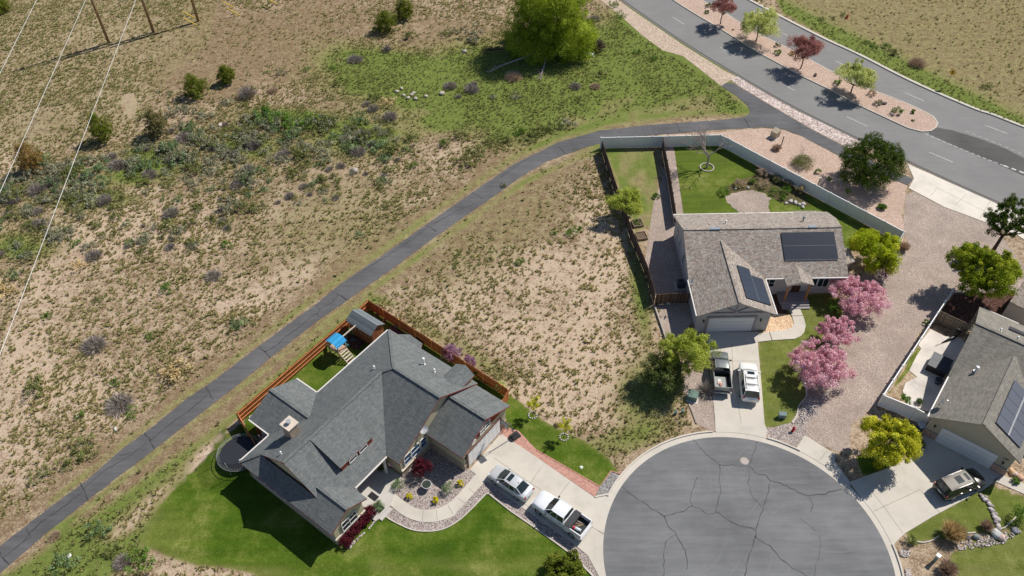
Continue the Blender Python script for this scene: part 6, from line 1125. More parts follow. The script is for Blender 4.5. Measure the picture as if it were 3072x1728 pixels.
m = MB(); m.box((-2.42, 0, .78), (.03, .5, .14)); m.build('number_plate', m_plate, t); m = MB(); m.box((-.95, 0, 1.47), (.12, .04, .05)); m.build('antenna', m_trim, t)
# --- pickups
def pickup(label, loc_, rz, pm, low, L1=2.9, W_=.98, crew=True, bedlen=1.9, s=1.):
    t = thing('pickup_truck', label, 'pickup truck', loc_, rz); xr = -1.0 if crew else -.55
    mb = MB(); loft(mb, [(L1, .66, .72, .42), (L1-.06, .82, .95, .36), (L1-.25, .92, 1.10, .34), (L1-.8, W_, 1.17, .34), (1.35, W_, 1.22, .34), (1.1, W_, 1.24, .34), (.2, W_, 1.26, .34), (xr+.02, W_*.985, 1.27, .34)], 0, .035); mb.build('body', pm, t)
    if crew: B, T = [(1.35, .78, 1.2), (.75, .9, 1.22), (-.1, .91, 1.24), (-.9, .88, 1.25)], [(.62, .66, 1.78), (.35, .70, 1.82), (-.15, .71, 1.84), (-.82, .68, 1.82)]
    else: B, T = [(1.35, .76, 1.18), (.8, .88, 1.2), (.1, .89, 1.22), (-.5, .86, 1.23)], [(.68, .64, 1.68), (.45, .68, 1.72), (.05, .69, 1.74), (-.42, .66, 1.72)]
    greenhouse(t, B, T, pm, crown=.045)
    for y in (1, -1):
        m = MB(); x1 = xr-.06; x2 = xr-.06-bedlen
        m.prism([(x1, y*(W_-.09)), (x1, y*W_), (x2, y*W_), (x2, y*(W_-.09))], .42, 1.30); m.build('bed_side', [pm], t)
    m = MB(); m.box(((x1+x2)/2, 0, .74), (bedlen, 2*W_-.2, .06)); m.box((x1+.02, 0, 1.0), (.06, 2*W_-.2, .5))
    for i in range(12): m.box(((x1+x2)/2, -.75+i*.137, .775), (bedlen, .05, .02))
    m.build('bed_floor', m_trim, t); m = MB(); m.box((x2-.03, 0, .98), (.07, 2*W_-.04, .62)); m.build('tailgate', pm, t)
    m = MB(); m.box((x2-.12, 0, .52), (.16, 1.8, .16)); m.build('rear_bumper', m_rim, t); m = MB(); m.box((L1+.03, 0, .58), (.12, 1.7, .2)); m.build('front_bumper', m_rim if low else pm, t)
    wf = L1-.95; wr = x2+.95 if crew else x2+.85
    for x in (wf, wr):
        for y in (W_-.12, -W_+.12): wheel(t, x, y, .39, .26)
    mirror(t, 1.0, W_+.02, 1.3, m_trim); lights(t, L1-.16, x2-.02, .72, W_-.07, .86, 1.0, (.16, .26, .22), (.08, .16, .34)); handles(t, (.35, -.5) if crew else (.1,), W_+.01, 1.02, m_trim)
    m = MB(); m.box((x2-.2, 0, .55), (.02, .32, .15)); m.build('number_plate', m_plate, t)
    return t, x1, x2
wp = paint('white_paint', (.80, .81, .82), 0., .3)
L_ = place(za6(1572, 866), 1.0); t, x1, x2 = pickup('white crew cab pickup with a black tool chest and tools in its open bed', L_[:2]+(.062,), R(141.5), wp, False); t.scale = (.93, .97, 1)
def on(L_, rz, x, y):
    if abs(rz-R(141.5)) < .01: x, y = x*.93, y*.97
    return (L_[0]+x*math.cos(rz)-y*math.sin(rz), L_[1]+x*math.sin(rz)+y*math.cos(rz))
rz = R(141.5)
m = MB(); m.box((0, 0, .25), (.56, 1.84, .50)); m.box((0, 0, .515), (.62, 1.9, .05)); m.box((0, 0, .55), (.5, 1.7, .03)); o = m.build('tool_chest', M('chest_black', (.035, .037, .042), .45), None, on(L_, rz, x1-.36, 0)+(.83,), rz); tag(o, 'black tool chest spanning the bed of the white pickup', 'tool chest')
m = MB(); m.tube([(-.38, 0, .14), (.38, 0, .14)], .14, 12); o = m.build('tank', [paint('tank_white', (.6, .7, .75), 0)], None, on(L_, rz, x2+.75, -.0+.35)+(.80,), rz+.15); tag(o, 'pale cylinder lying in the bed of the white pickup', 'tank')
m = MB(); m.box((0, 0, .14), (.16, .26, .28)); m.box((0, 0, .3), (.08, .2, .04)); o = m.build('fuel_can', M('red_plastic', (.5, .015, .04), .4), None, on(L_, rz, x1-.85, .42)+(.80,), rz); tag(o, 'red fuel can behind the tool chest of the white pickup', 'fuel can')
for i, (x, y, a, ln, c, lb) in enumerate(((-.5, -.1, .5, 1.1, (.50, .24, .10), 'orange wooden tool handle lying across the white pickup bed'), (-.7, .05, .9, .9, (.55, .40, .22), 'pale wooden tool handle in the middle of the white pickup bed'), (-.9, -.35, 1.9, .8, (.04, .04, .04), 'black bar lying in the bed corner of the white pickup'), (-.6, -.4, .2, 1.0, (.60, .52, .42), 'whitish stake along the bed side of the white pickup'))):
    m = MB(); m.tube([(-ln/2, 0, .03), (ln/2, 0, .06)], .03, 6); m.box((ln/2, 0, .07), (.06, .22, .06)); o = m.build('hand_tool', M('tool%d' % i, c, .6), None, on(L_, rz, x1-.3+x, y)+(.80,), rz+a); tag(o, lb, 'tool', 'tools in the pickup bed')
gp = paint('grey_green_paint', (.19, .205, .20), .4, .35); L2 = place((2163, 1108), 1.0); rz2 = R(84)
t, x1, x2 = pickup('old grey green pickup with a ribbed bed cover lying in its bed', L2[:2]+(.062,), rz2, gp, True, 2.45, .90, False, 1.95)
m = MB(); m.box((0, 0, .03), (1.45, 1.05, .06))
for i in range(9): m.box((0, -.5+i*.125, .075), (1.45, .06, .03))
o = m.build('bed_cover', M('ribbed_grey', (.36, .37, .35), .5, .12), None, on(L2, rz2, x2+.78, .22)+(1.0,), rz2); tag(o, 'ribbed pale grey panel lying in the bed of the old pickup', 'bed cover')
for i, (x, y, w, h, c) in enumerate(((.95, .32, .5, .32, (.7, .68, .66)), (.72, .3, .34, .42, (.62, .5, .42)), (.5, .25, .4, .2, (.5, .2, .13)))):
    m = MB(); m.box((0, 0, .012), (w, h, .024)); o = m.build('paper_sheet', M('paper%d' % i, c, .8), None, on(L2, rz2, x2+x, y)+(1.095+.026*i,), rz2+i*.12); tag(o, ('white', 'tan', 'reddish')[i]+' flat scrap lying on the ribbed panel of the old pickup', 'scrap')
# --- SUVs
def suv(label, loc_, rz, pm, rack, low=None, W_=.96, H=1.0, sun=((.5, .05),)):
    t = thing('parked_suv', label, 'suv', loc_, rz); mb = MB()
    loft(mb, [(2.42, .6, .62, .34), (2.36, .76, .82, .3), (2.15, .88, .98, .26), (1.6, .95, 1.05, .24), (1.1, W_, 1.09, .24), (0, W_, 1.1, .24), (-1.6, W_, 1.12, .26), (-2.15, .92, 1.10, .3), (-2.36, .84, 1.02, .36), (-2.42, .74, .8, .4)], 0, .04); mb.build('body', pm, t)
    rf = greenhouse(t, [(1.3, .76, 1.06), (.6, .88, 1.08), (-.35, .90, 1.1), (-1.3, .90, 1.1), (-2.28, .80, 1.1)], [(.62, .66, 1.68*H), (.3, .70, 1.72*H), (-.4, .71, 1.73*H), (-1.2, .70, 1.72*H), (-2.0, .66, 1.68*H)], pm)
    for a, b in sun: m = MB(); zz = 1.768*H; m.prism([(a, .36), (b, .36), (b, -.36), (a, -.36)], zz-.03, zz+.015); m.build('sunroof', m_cglass, rf)
    for x in (1.45, -1.4):
        for y in (W_-.12, -W_+.12): wheel(t, x, y, .37, .24)
    mirror(t, .95, W_, 1.16, pm); lights(t, 2.24, -2.34, .68, .74, .86, 1.02); handles(t, (.2, -.8), W_+.01, .96, m_rim if low else pm)
    if rack:
        for s in (1, -1): m = MB(); m.tube([(.05, s*.6, 1.74*H), (.0, s*.6, 1.82*H), (-1.7, s*.6, 1.82*H), (-1.78, s*.6, 1.72*H)], .022, 6); m.build('roof_rail', m_trim, rf)
        for x in (-.35, -1.2): m = MB(); m.bar((x, .6, 1.84*H), (x, -.6, 1.84*H), .05, .03); m.bar((x-.13, .35, 1.84*H), (x-.13, -.3, 1.84*H), .03, .03); m.bar((x, .35, 1.84*H), (x-.13, .35, 1.84*H), .03, .03); m.build('crossbar', m_trim, rf)
    else:
        for s in (1, -1): m = MB(); m.tube([(.15, s*.66, 1.73*H), (-1.7, s*.66, 1.74*H)], .022, 6); m.build('roof_rail', m_rim, rf)
    m = MB(); m.box((-2.43, 0, .82), (.03, .5, .14)); m.build('number_plate', m_plate, t); return t
wp2 = paint('cream_paint', (.78, .77, .74), 0., .3); l3 = place((2248, 1142), .9); suv('white suv with a dark roof rack parked beside the old pickup', l3[:2]+(.062,), R(82), wp2, True, sun=((.48, .1),))
bp = paint('black_brown_paint', (.022, .019, .017), .3, .25); l4 = place((2882, 1448), .9)
t = suv('dark brown suv with two roof windows parked before the white garage door', l4[:2]+(.062,), R(20), bp, False, 1, sun=((.42, .12), (-.25, -.95)))
for c in t.children:
    if c.name.split('.')[0] == 'roof':
        c.data.materials.clear(); c.data.materials.append(M('taupe_roof', (.17, .15, .12), .5, .03))
# ================================================================== OTHER OBJECTS
# --- shed, play set, trampoline of house A
t = thing('shed', 'small cedar garden shed with a grey striped roof in the fence corner', 'shed', loc(-3.35, 19.75), angA)
mb = MB(); mb.prism([(-1.75, -.85), (1.75, -.85), (1.75, .85), (-1.75, .85)], 0, 2.1); gab(mb, [(1.75, -.85, 2.1), (1.75, .85, 2.1), (1.75, 0, 2.62)], .1, (1, 0, 0)); gab(mb, [(-1.75, -.85, 2.1), (-1.75, .85, 2.1), (-1.75, 0, 2.62)], .1, (-1, 0, 0)); mb.build('wall', plankmat('shed_board', (.28, .10, .045), (.42, .17, .07), .2), t)
roof(t, [[(-1.9, -1.15, 2.12), (1.9, -1.15, 2.12), (1.9, 0, 2.85), (-1.9, 0, 2.85)], [(-1.9, 1.05, 2.15), (1.9, 1.05, 2.15), (1.9, 0, 2.85), (-1.9, 0, 2.85)]], [plankmat('shed_roofing', (.13, .155, .165), (.20, .225, .235), .2, False, .02), m_fas], .05)
t = thing('play_set', 'wooden play set with a blue canopy, ladder deck and swing beam', 'play set', loc(-3.95, 15.9), angA); wd = M('playset_wood', (.46, .32, .22), .75, .2)
mb = MB()
for x in (-.75, .75):
    for y in (-.55, .55): mb.box((x, y, 1.1), (.1, .1, 2.2))
parts(mb, 'post', wd, t); mb = MB(); mb.box((0, 0, 1.15), (1.6, 1.2, .06)); mb.build('deck', wd, t)
mb = MB()
for z in (1.4, 1.65): mb.bar((-.75, -.58, z), (.75, -.58, z), .03, .08); mb.bar((-.78, -.55, z), (-.78, .55, z), .03, .08)
mb.build('railing', wd, t); mb = MB(); cv = []
for i in range(9): a = -1+i/4; cv.append((a*.92, 2.2+.42*(1-a*a)))
for i in range(8): (xa, za), (xb, zb_) = cv[i], cv[i+1]; mb.mesh([(xa, -.72, za), (xb, -.72, zb_), (xb, .72, zb_), (xa, .72, za)], [(0, 1, 2, 3)], 0, True)
mb.build('canopy', plankmat('blue_tarp', (.02, .25, .52), (.06, .38, .68), .16, False, .012), t)
mb = MB()
for y in (-.5, .5): mb.bar((.8, y, 1.15), (2.0, y, .05), .05, .12)
for k in range(5): a = k/5+.1; mb.bar((.8+1.2*a, -.5, 1.15-1.1*a+.05), (.8+1.2*a, .5, 1.15-1.1*a+.05), .16, .04)
mb.build('ladder', M('pale_wood', (.62, .50, .42), .7, .15), t)
mb = MB(); mb.bar((.1, .6, 2.15), (.1, 3.0, 2.15), .1, .14); mb.build('swing_beam', M('pale_wood', (.62, .50, .42), .7, .15), t); mb = MB(); mb.bar((.1, 2.95, 2.15), (-.7, 3.1, 0), .09, .09); mb.bar((.1, 2.95, 2.15), (.9, 3.1, 0), .09, .09); parts(mb, 'swing_leg', wd, t)
for y in (1.2, 2.1): mb = MB(); mb.tube([(-.1, y, 2.1), (-.1, y, .55)], .012, 4); mb.tube([(.3, y, 2.1), (.3, y, .55)], .012, 4); mb.box((.1, y, .53), (.46, .2, .04)); mb.build('swing', M('teal_seat', (.03, .14, .14), .5), t)
mb = MB(); mb.mesh([(-.8, -.3, 1.15), (-.8, .3, 1.15), (-1.5, .3, .6), (-1.5, -.3, .6), (-2.1, .3, .15), (-2.1, -.3, .15)], [(0, 1, 2, 3), (3, 2, 4, 5)], 0, True); mb.build('slide', M('green_slide', (.05, .12, .05), .5), t)
tp = at(*za3(538, 812), .9); t = thing('trampoline', 'round black trampoline with white springs and safety net poles', 'trampoline', (tp.x, tp.y, 0))
mb = MB(); mb.cyl((0, 0, .86), 1.82, .015, 40); mb.build('mat', M('tramp_mat', (.02, .022, .03), .6), t)
mb = MB(); mb.tube([(2.12*math.cos(a*.157), 2.12*math.sin(a*.157), .88) for a in range(41)], .03, 6, caps=False); mb.build('ring', M('ring_grey', (.32, .33, .35), .4, metal=.4), t)
mb = MB()
for k in range(84): a = k*2*math.pi/84; mb.bar((1.83*math.cos(a), 1.83*math.sin(a), .87), (2.10*math.cos(a), 2.10*math.sin(a), .88), .035, .02)
mb.build('springs', M('spring_grey', (.30, .30, .32), .5, metal=.3), t)
for k in range(6):
    a = k*math.pi/3+.35; c_, s2 = math.cos(a), math.sin(a); mb = MB(); mb.tube([(2.18*c_, 2.18*s2, 0), (2.2*c_, 2.2*s2, 1.5), (2.3*c_, 2.3*s2, 2.6)], .022, 6); mb.build('net_pole', m_galv, t)
def netmat():
    m = bpy.data.materials.new('net'); m.use_nodes = True; n = m.node_tree; n.nodes.clear(); a = n.nodes.new('ShaderNodeBsdfTransparent'); d = n.nodes.new('ShaderNodeBsdfDiffuse'); d.inputs[0].default_value = (.01, .01, .012, 1); x = n.nodes.new('ShaderNodeMixShader'); x.inputs[0].default_value = .28; o = n.nodes.new('ShaderNodeOutputMaterial'); L(n, a.outputs[0], x.inputs[1]); L(n, d.outputs[0], x.inputs[2]); L(n, x.outputs[0], o.inputs[0]); return m
mb = MB(); N_ = 36; vs = [((2.1+.14*k)*math.cos(i*2*math.pi/N_), (2.1+.14*k)*math.sin(i*2*math.pi/N_), .9+1.6*k-.12*abs(math.sin(i*math.pi/6))*k) for k in (0, 1) for i in range(N_)]; mb.mesh(vs, [(i, (i+1) % N_, N_+(i+1) % N_, N_+i) for i in range(N_)], 0, True); mb.build('safety_net', netmat(), t)
# --- basketball hoop, hand truck, urn, porch plant, flag
hb = at(*zyt(545, 1300)); bd = at(*zyt(330, 985), 3.2); dv = (bd-hb); ah = math.atan2(dv.y, dv.x)
t = thing('basketball_hoop', 'portable basketball hoop on a black base beside the brick path', 'basketball hoop', (hb.x, hb.y, .055), R(-142))
mb = MB(); mb.prism([(-.55, -.38), (.45, -.38), (.6, -.2), (.6, .2), (.45, .38), (-.55, .38)], 0, .16); mb.prism([(-.45, -.3), (.35, -.3), (.35, .3), (-.45, .3)], .16, .26); mb.build('base', m_black, t)
mb = MB(); mb.tube([(.1, 0, .2), (.25, 0, 1.6), (.55, 0, 2.9)], .045, 8); mb.bar((-.3, 0, .25), (.2, 0, 1.3), .05, .05); mb.bar((.5, .1, 2.75), (1.15, .1, 3.1), .04, .05); mb.bar((.5, -.1, 2.75), (1.15, -.1, 3.1), .04, .05); mb.build('pole', M('pole_grey', (.10, .105, .11), .5), t)
mb = MB(); mb.box((1.2, 0, 3.3), (.03, 1.1, .72)); bb = mb.build('backboard', M('board_clear', (.40, .42, .44), .3), t); mb = MB()
for y, z, a, b in ((0, 3.66, 1.14, .05), (0, 2.94, 1.14, .05)): mb.box((1.2, y, z), (.05, a, b))
for y in (-.55, .55): mb.box((1.2, y, 3.3), (.05, .05, .72))
mb.build('board_frame', m_black, bb); mb = MB(); mb.tube([(1.45+.23*math.cos(a*.4488), .23*math.sin(a*.4488), 3.05) for a in range(15)], .012, 5, caps=False); mb.bar((1.2, 0, 3.05), (1.24, 0, 3.05), .1, .05); mb.build('rim', M('orange_rim', (.5, .1, .03), .5), t)
p = at(*za4(2150, 175)); t = thing('folding_chair', 'tangled reddish metal frame chair by the garage corner', 'chair', (p.x, p.y, .055), R(-20)); mb = MB()
for s in (-.25, .25): mb.tube([(-.3, s, 0), (.1, s, .55), (.25, s, .95)], .018, 5); mb.tube([(.3, s, 0), (-.2, s, .55)], .018, 5)
mb.tube([(.25, -.25, .95), (.25, .25, .95)], .018, 5); mb.tube([(-.2, -.25, .55), (-.2, .25, .55)], .018, 5); mb.tube([(.1, -.25, .55), (.1, .25, .55)], .018, 5); mb.build('frame', M('red_metal', (.42, .10, .06), .5), t)
p = at(*za4(1065, 985)); t = thing('planter_urn', 'large pale flared planter among the gravel of the front bed', 'planter', (p.x, p.y, .02)); mb = MB()
mb.tube([(0, 0, 0), (0, 0, .08), (0, 0, .3), (0, 0, .62), (0, 0, .68)], [.24, .2, .3, .46, .48], 18); mb.build('pot', M('glazed_pot', (.50, .50, .52), .35, .08), t); mb = MB(); mb.cyl((0, 0, .683), .42, .012, 18); mb.build('soil', M('soil_dark', (.03, .04, .03), .9), t)
p = loc(9.7, 8.0, .165); t = thing('potted_plant', 'potted plant in the shade of the front porch', 'potted plant', p); mb = MB(); mb.tube([(0, 0, 0), (0, 0, .45)], [.16, .26], 12); mb.build('pot', M('dark_pot', (.16, .13, .10), .6), t); blades(220, .45, .6, .04, LM['olive'], 3, .8, 'leaves', t).location = (0, 0, .4)
t = thing('flag', 'small red and white striped flag on the porch post', 'flag', loc(10.35, 8.15, 1.9), angA+.3); mb = MB(); mb.tube([(0, 0, 0), (.9, 0, .45)], .015, 5); mb.build('pole', m_galv, t)
fm = [M('flag_red', (.5, .03, .05), .8), M('flag_white', (.7, .68, .66), .8), M('flag_blue', (.03, .05, .2), .8)]; mb = MB()
for i in range(7): z0 = .42-i*.075; mb.mesh([(.35, 0, z0-.08), (.85, .04*math.sin(i), z0+.02), (.85, .04*math.sin(i+1), z0-.055), (.35, 0, z0-.155)], [(0, 1, 2, 3)], i % 2)
mb.mesh([(.62, -.006, .32), (.85, -.006, .44), (.85, -.006, .22), (.62, -.006, .12)], [(0, 1, 2, 3)], 2); mb.build('cloth', fm, t)
# --- utilities
def cabinet(name, label, px, w, d, h, rz, col, pad=True, cat='utility box'):
    p = at(*px); t = thing(name, label, cat, (p.x, p.y, 0), rz); mt = M('paint_'+name+label[:5].replace(' ', '_'), col, .55, .12, 3)
    mb = MB(); mb.prism([(-w/2, -d/2), (w/2, -d/2), (w/2, d/2), (-w/2, d/2)], .06, h*.8); vs = [(-w/2-.02, -d/2-.02, h*.8), (w/2+.02, -d/2-.02, h*.8), (w/2+.02, d/2+.02, h), (-w/2-.02, d/2+.02, h), (-w/2-.02, d/2+.02, h*.76), (w/2+.02, d/2+.02, h*.76)]
    mb.build('body', mt, t); mb = MB(); mb.mesh(vs, [(0, 1, 2, 3), (2, 5, 4, 3), (0, 4, 5, 1), (1, 5, 2), (0, 3, 4)]); mb.build('lid', mt, t)
    if pad: mb = MB(); mb.prism([(-w/2-.15, -d/2-.25), (w/2+.15, -d/2-.25), (w/2+.15, d/2+.12), (-w/2-.15, d/2+.12)], 0, .07); mb.build('pad', m_curb, t)
    return t
cabinet('transformer_box', 'green transformer box on a concrete pad between tree and old pickup', zb2(690, 1150), .95, .8, .85, R(-20), (.13, .21, .17)); cabinet('transformer_box', 'tan electrical cabinet in the pink gravel by the trail fork', zB(1875, 245), 1.0, .9, 1.25, R(-50), (.40, .33, .24))
cabinet('utility_pedestal', 'short green pedestal with a white cap in the weeds by the court', zb2(490, 1340), .22, .22, .6, 0, (.07, .17, .14), False); cabinet('utility_pedestal', 'small round topped green pedestal right of the white capped one', zb2(575, 1320), .2, .2, .45, .3, (.06, .18, .16), False)
cabinet('meter_box', 'grey green pedestal at the lawn tip between driveway and gravel lane', zb2(1735, 1375), .7, .35, .75, R(-8), (.20, .27, .26), False)
for px, h, lb, c in ((zB(1948, 325), 1.5, 'dark marker post with a white top in the pink gravel near the tan cabinet', (.12, .10, .10)), (zB(2325, 745), 1.2, 'green marker post with a white cap beside the white fence', (.08, .15, .11))):
    p = at(*px); t = thing('marker_post', lb, 'marker post', (p.x, p.y, 0)); mb = MB(); mb.box((0, 0, h/2), (.1, .12, h)); mb.build('post', M('mk'+lb[:4], c, .7), t); mb = MB(); mb.box((0, 0, h+.04), (.15, .16, .1)); mb.build('cap', m_white, t)
p = at(*zcc(1605, 62)); t = thing('fire_hydrant', 'red fire hydrant in the river rock beside the court', 'fire hydrant', (p.x, p.y, 0), .6); mb = MB(); mb.cyl((0, 0, 0), .17, .06, 14); mb.cyl((0, 0, .06), .11, .5, 14); mb.cyl((0, 0, .5), .15, .06, 14); mb.ball((0, 0, .58), (.13, .13, .12), 12, 6); mb.cyl((0, 0, .68), .035, .07, 6); mb.tube([(-.22, 0, .42), (.22, 0, .42)], .055, 8); mb.tube([(0, 0, .38), (0, -.2, .38)], .07, 8); mb.build('body', M('hydrant_red', (.45, .02, .035), .45), t)
p = at(*zc3(1335, 1245)); t = thing('mailbox', 'grey green mailbox post standing in the grey gravel at the bottom right', 'mailbox', (p.x, p.y, 0), .7); mb = MB(); mb.box((0, 0, .45), (.24, .24, .9)); mb.build('post', M('mb_green', (.18, .24, .22), .6), t); mb = MB(); mb.box((0, 0, 1.0), (.32, .32, .22)); mb.box((0, 0, 1.13), (.36, .36, .04)); mb.build('box', m_white, t)
p = at(*z3(1990, 656)); t = thing('road_sign', 'yellow diamond warning sign with a dark arrow seen beyond the boulevard', 'road sign', (p.x, p.y, 0), R(-40)); mb = MB(); mb.box((0, 0, 1.4), (.06, .06, 2.8)); mb.build('post', M('rusty_post', (.20, .12, .09), .7), t)
mb = MB(); d_ = .52; mb.mesh([(0, -.04, 2.5+d_), (d_, -.04, 2.5), (0, -.04, 2.5-d_), (-d_, -.04, 2.5), (0, -.055, 2.5+d_), (d_, -.055, 2.5), (0, -.055, 2.5-d_), (-d_, -.055, 2.5)], [(0, 1, 2, 3), (4, 7, 6, 5), (0, 4, 5, 1), (1, 5, 6, 2), (2, 6, 7, 3), (3, 7, 4, 0)]); pn = mb.build('panel', M('sign_yellow', (.75, .42, .02), .45, .05), t); mb = MB(); mb.mesh([(-.06, -.058, 2.25), (.06, -.058, 2.25), (.06, -.058, 2.6), (.16, -.058, 2.6), (0, -.058, 2.8), (-.16, -.058, 2.6), (-.06, -.058, 2.6)], [(0, 1, 2, 6), (3, 4, 5)]); mb.build('arrow', m_black, pn)
p = at(*z2(2075, 28)); t = thing('signpost', 'thin dark sign pole at the top of the boulevard shoulder', 'signpost', (p.x, p.y, 0)); mb = MB(); mb.tube([(0, 0, 0), (0, 0, 2.6)], .04, 6); mb.build('pole', m_black, t)
p = at(*z3(1240, 138)); t = thing('traffic_marker', 'small orange marker standing in a sandy patch beyond the boulevard', 'marker', (p.x, p.y, 0)); mb = MB(); mb.tube([(0, 0, 0), (0, 0, .9)], [.22, .05], 10); mb.cyl((0, 0, 0), .3, .04, 10); mb.build('cone', M('orange_plastic', (.6, .14, .05), .5), t)
p = at(*z2(1868, 425)); mb = MB(); mb.tube([(-.7, .15, .35), (.7, -.15, .3)], .34, 16); o = mb.build('culvert_pipe', M('culvert_blue', (.42, .52, .56), .5, .1), None, (p.x, p.y, 0)); tag(o, 'pale blue culvert pipe end beside the willow', 'pipe')
# AC unit, raised beds, side yard things
p = at(*zb1(548, 1175)); t = thing('air_conditioner', 'dark square air conditioner on a slab beside the grey stucco wall', 'air conditioner', (p.x, p.y, 0), 0); mb = MB(); mb.box((0, 0, .1), (1.3, 1.3, .1)); mb.build('pad', m_curb, t); mb = MB(); mb.prism([(-.4, -.4), (.4, -.4), (.4, .4), (-.4, .4)], .15, .95); mb.build('cabinet', M('ac_dark', (.07, .08, .10), .5), t); mb = MB(); mb.tube([(.28*math.cos(a*.4488), .28*math.sin(a*.4488), .965) for a in range(15)], .025, 5, caps=False); mb.cyl((0, 0, .951), .26, .01, 16); mb.build('fan_grille', m_black, t)
for px, pl, lb in ((zb1(45, 440), 1, 'square raised garden bed with green plants against the dark fence'), (zb1(92, 590), 0, 'square raised garden bed with bare soil against the dark fence')):
    p = at(*px); t = thing('raised_bed', lb, 'planter', (p.x, p.y, 0), R(12)); mb = MB()
    for c_, d in (((0, .62), (1.3, .06)), ((0, -.62), (1.3, .06)), ((.62, 0), (.06, 1.2)), ((-.62, 0), (.06, 1.2))): mb.box((*c_, .17), (*d, .34))
    mb.build('frame', M('bed_wood', (.30, .23, .17), .8, .2), t); mb = MB(); mb.box((0, 0, .12), (1.2, 1.2, .24)); mb.build('soil', M('bed_soil', (.13, .09, .06), .95, .25), t)
    if pl: leaves(rng.uniform(-.45, .45, (18, 3))*[1, 1, 0]+[0, 0, .32], .05, 500, LM['green'], rad=np.full(18, .14), seed=3, name='plants', parent=t)
p = at(*zb1(405, 1365)); mb = MB(); mb.box((0, 0, .12), (.4, .34, .24)); mb.box((0, 0, .25), (.3, .24, .03)); o = mb.build('stepping_block', m_curb, None, (p.x, p.y, 0)); tag(o, 'small concrete block below the short dark fence', 'block')
p = at(*zc1(1400, 1085), .45); t = thing('hot_tub', 'black covered hot tub on the side patio of the tan roofed house', 'hot tub', (p.x, p.y, .05), angC); mb = MB(); mb.prism([(-.95, -1.05), (.95, -1.05), (.95, 1.05), (-.95, 1.05)], 0, .78); mb.build('cabinet', m_black, t); mb = MB(); mb.prism([(-1.0, -1.1), (1.0, -1.1), (1.0, -.01), (-1.0, -.01)], .78, .9); mb.prism([(-1.0, .01), (1.0, .01), (1.0, 1.1), (-1.0, 1.1)], .78, .9); mb.build('cover', M('vinyl_navy', (.02, .028, .045), .5), t)
p = at(*zc1(1380, 1330)); t = thing('round_pot', 'round dark pot in the shade below the hot tub', 'pot', (p.x, p.y, .05)); mb = MB(); mb.tube([(0, 0, 0), (0, 0, .5), (0, 0, .52)], [.3, .42, .38], 18); mb.build('pot', M('blue_dark_pot', (.06, .07, .11), .4), t); mb = MB(); mb.cyl((0, 0, .5), .33, .03, 16); mb.build('soil', M('soil_dark', (.03, .04, .03), .9), t)
p = at(*zc1(1560, 730)); t = thing('folded_umbrella', 'folded dark patio umbrella lying across the side patio', 'umbrella', (p.x, p.y, .06), R(25)); mb = MB(); mb.tube([(-1.4, 0, .12), (.2, 0, .14), (.9, 0, .16)], [.03, .2, .06], 8); mb.build('canopy', m_black, t); mb = MB(); mb.tube([(-2.2, 0, .1), (-1.3, 0, .12)], .025, 6); mb.build('pole', M('pale_wood', (.62, .50, .42), .7, .15), t)
p = at(*zc1(1650, 660)); t = thing('patio_chair', 'black metal patio chair in the shade by the board gate', 'chair', (p.x, p.y, .05), .8); mb = MB(); mb.box((0, 0, .42), (.5, .5, .05)); mb.box((-.25, 0, .72), (.05, .5, .55)); mb.build('seat', m_black, t); mb = MB()
for x in (-.22, .22):
    for y in (-.22, .22): mb.tube([(x, y, 0), (x, y, .42)], .02, 5)
parts(mb, 'leg', m_black, t)
p = at(*zc2(1340, 560)); t = thing('trash_cart', 'dark blue wheeled trash cart against the white fence by the khaki garage', 'trash cart', (p.x, p.y, 0), R(-30)); mb = MB(); mb.tube([(0, 0, .05), (0, 0, 1.0)], [.32, .42], 4, smooth=False); mb.build('bin', M('cart_blue', (.035, .06, .09), .5), t); mb = MB(); mb.box((0, 0, 1.04), (.62, .66, .08), .785); mb.build('lid', M('cart_lid', (.45, .48, .52), .5), t); mb = MB(); mb.tube([(-.3, -.3, .12), (-.3, .3, .12)], .12, 10); mb.build('wheels', m_tyre, t)
# things stored between cedar fence and house A
p = loc(3.4, 21.4); t = thing('lumber_stack', 'long dark red boards stacked along the cedar fence behind the shed', 'lumber', loc(-.2, 21.9), angA); mb = MB()
for k in range(5): mb.box((0, -.25+.13*k, .1+.12*(k % 3)), (3.6, .12, .1), .02*(k-2))
parts(mb, 'board', M('red_board', (.13, .045, .045), .8, .2), t)
p = at(*za2(1690, 720)); t = thing('trellis', 'black wire trellis lying between cedar fence and garage roof', 'trellis', (p.x, p.y, .1), angA); mb = MB()
for k in range(8): mb.bar((-1.1, -.5+k*.14, .4), (1.1, -.5+k*.14, .4), .025, .02)
for k in range(4): mb.bar((-1.05+.7*k, -.5, .42), (-1.05+.7*k, .5, .42), .03, .02)
for x in (-1, 1): mb.bar((x, -.4, 0), (x, -.4, .4), .04, .04); mb.bar((x, .4, 0), (x, .4, .4), .04, .04)
mb.build('frame', m_black, t)
p = at(*za2(730, 115)); t = thing('garden_bench', 'dark slatted bench in the strip behind the slate roof', 'bench', (p.x, p.y, 0), angA); mb = MB(); mb.box((0, 0, .45), (1.4, .45, .05)); mb.build('seat', m_black, t); mb = MB(); mb.box((0, .22, .75), (1.4, .05, .4)); mb.build('backrest', m_black, t); mb = MB()
for x in (-.6, .6): mb.box((x, 0, .22), (.06, .4, .44))
parts(mb, 'leg', m_black, t)
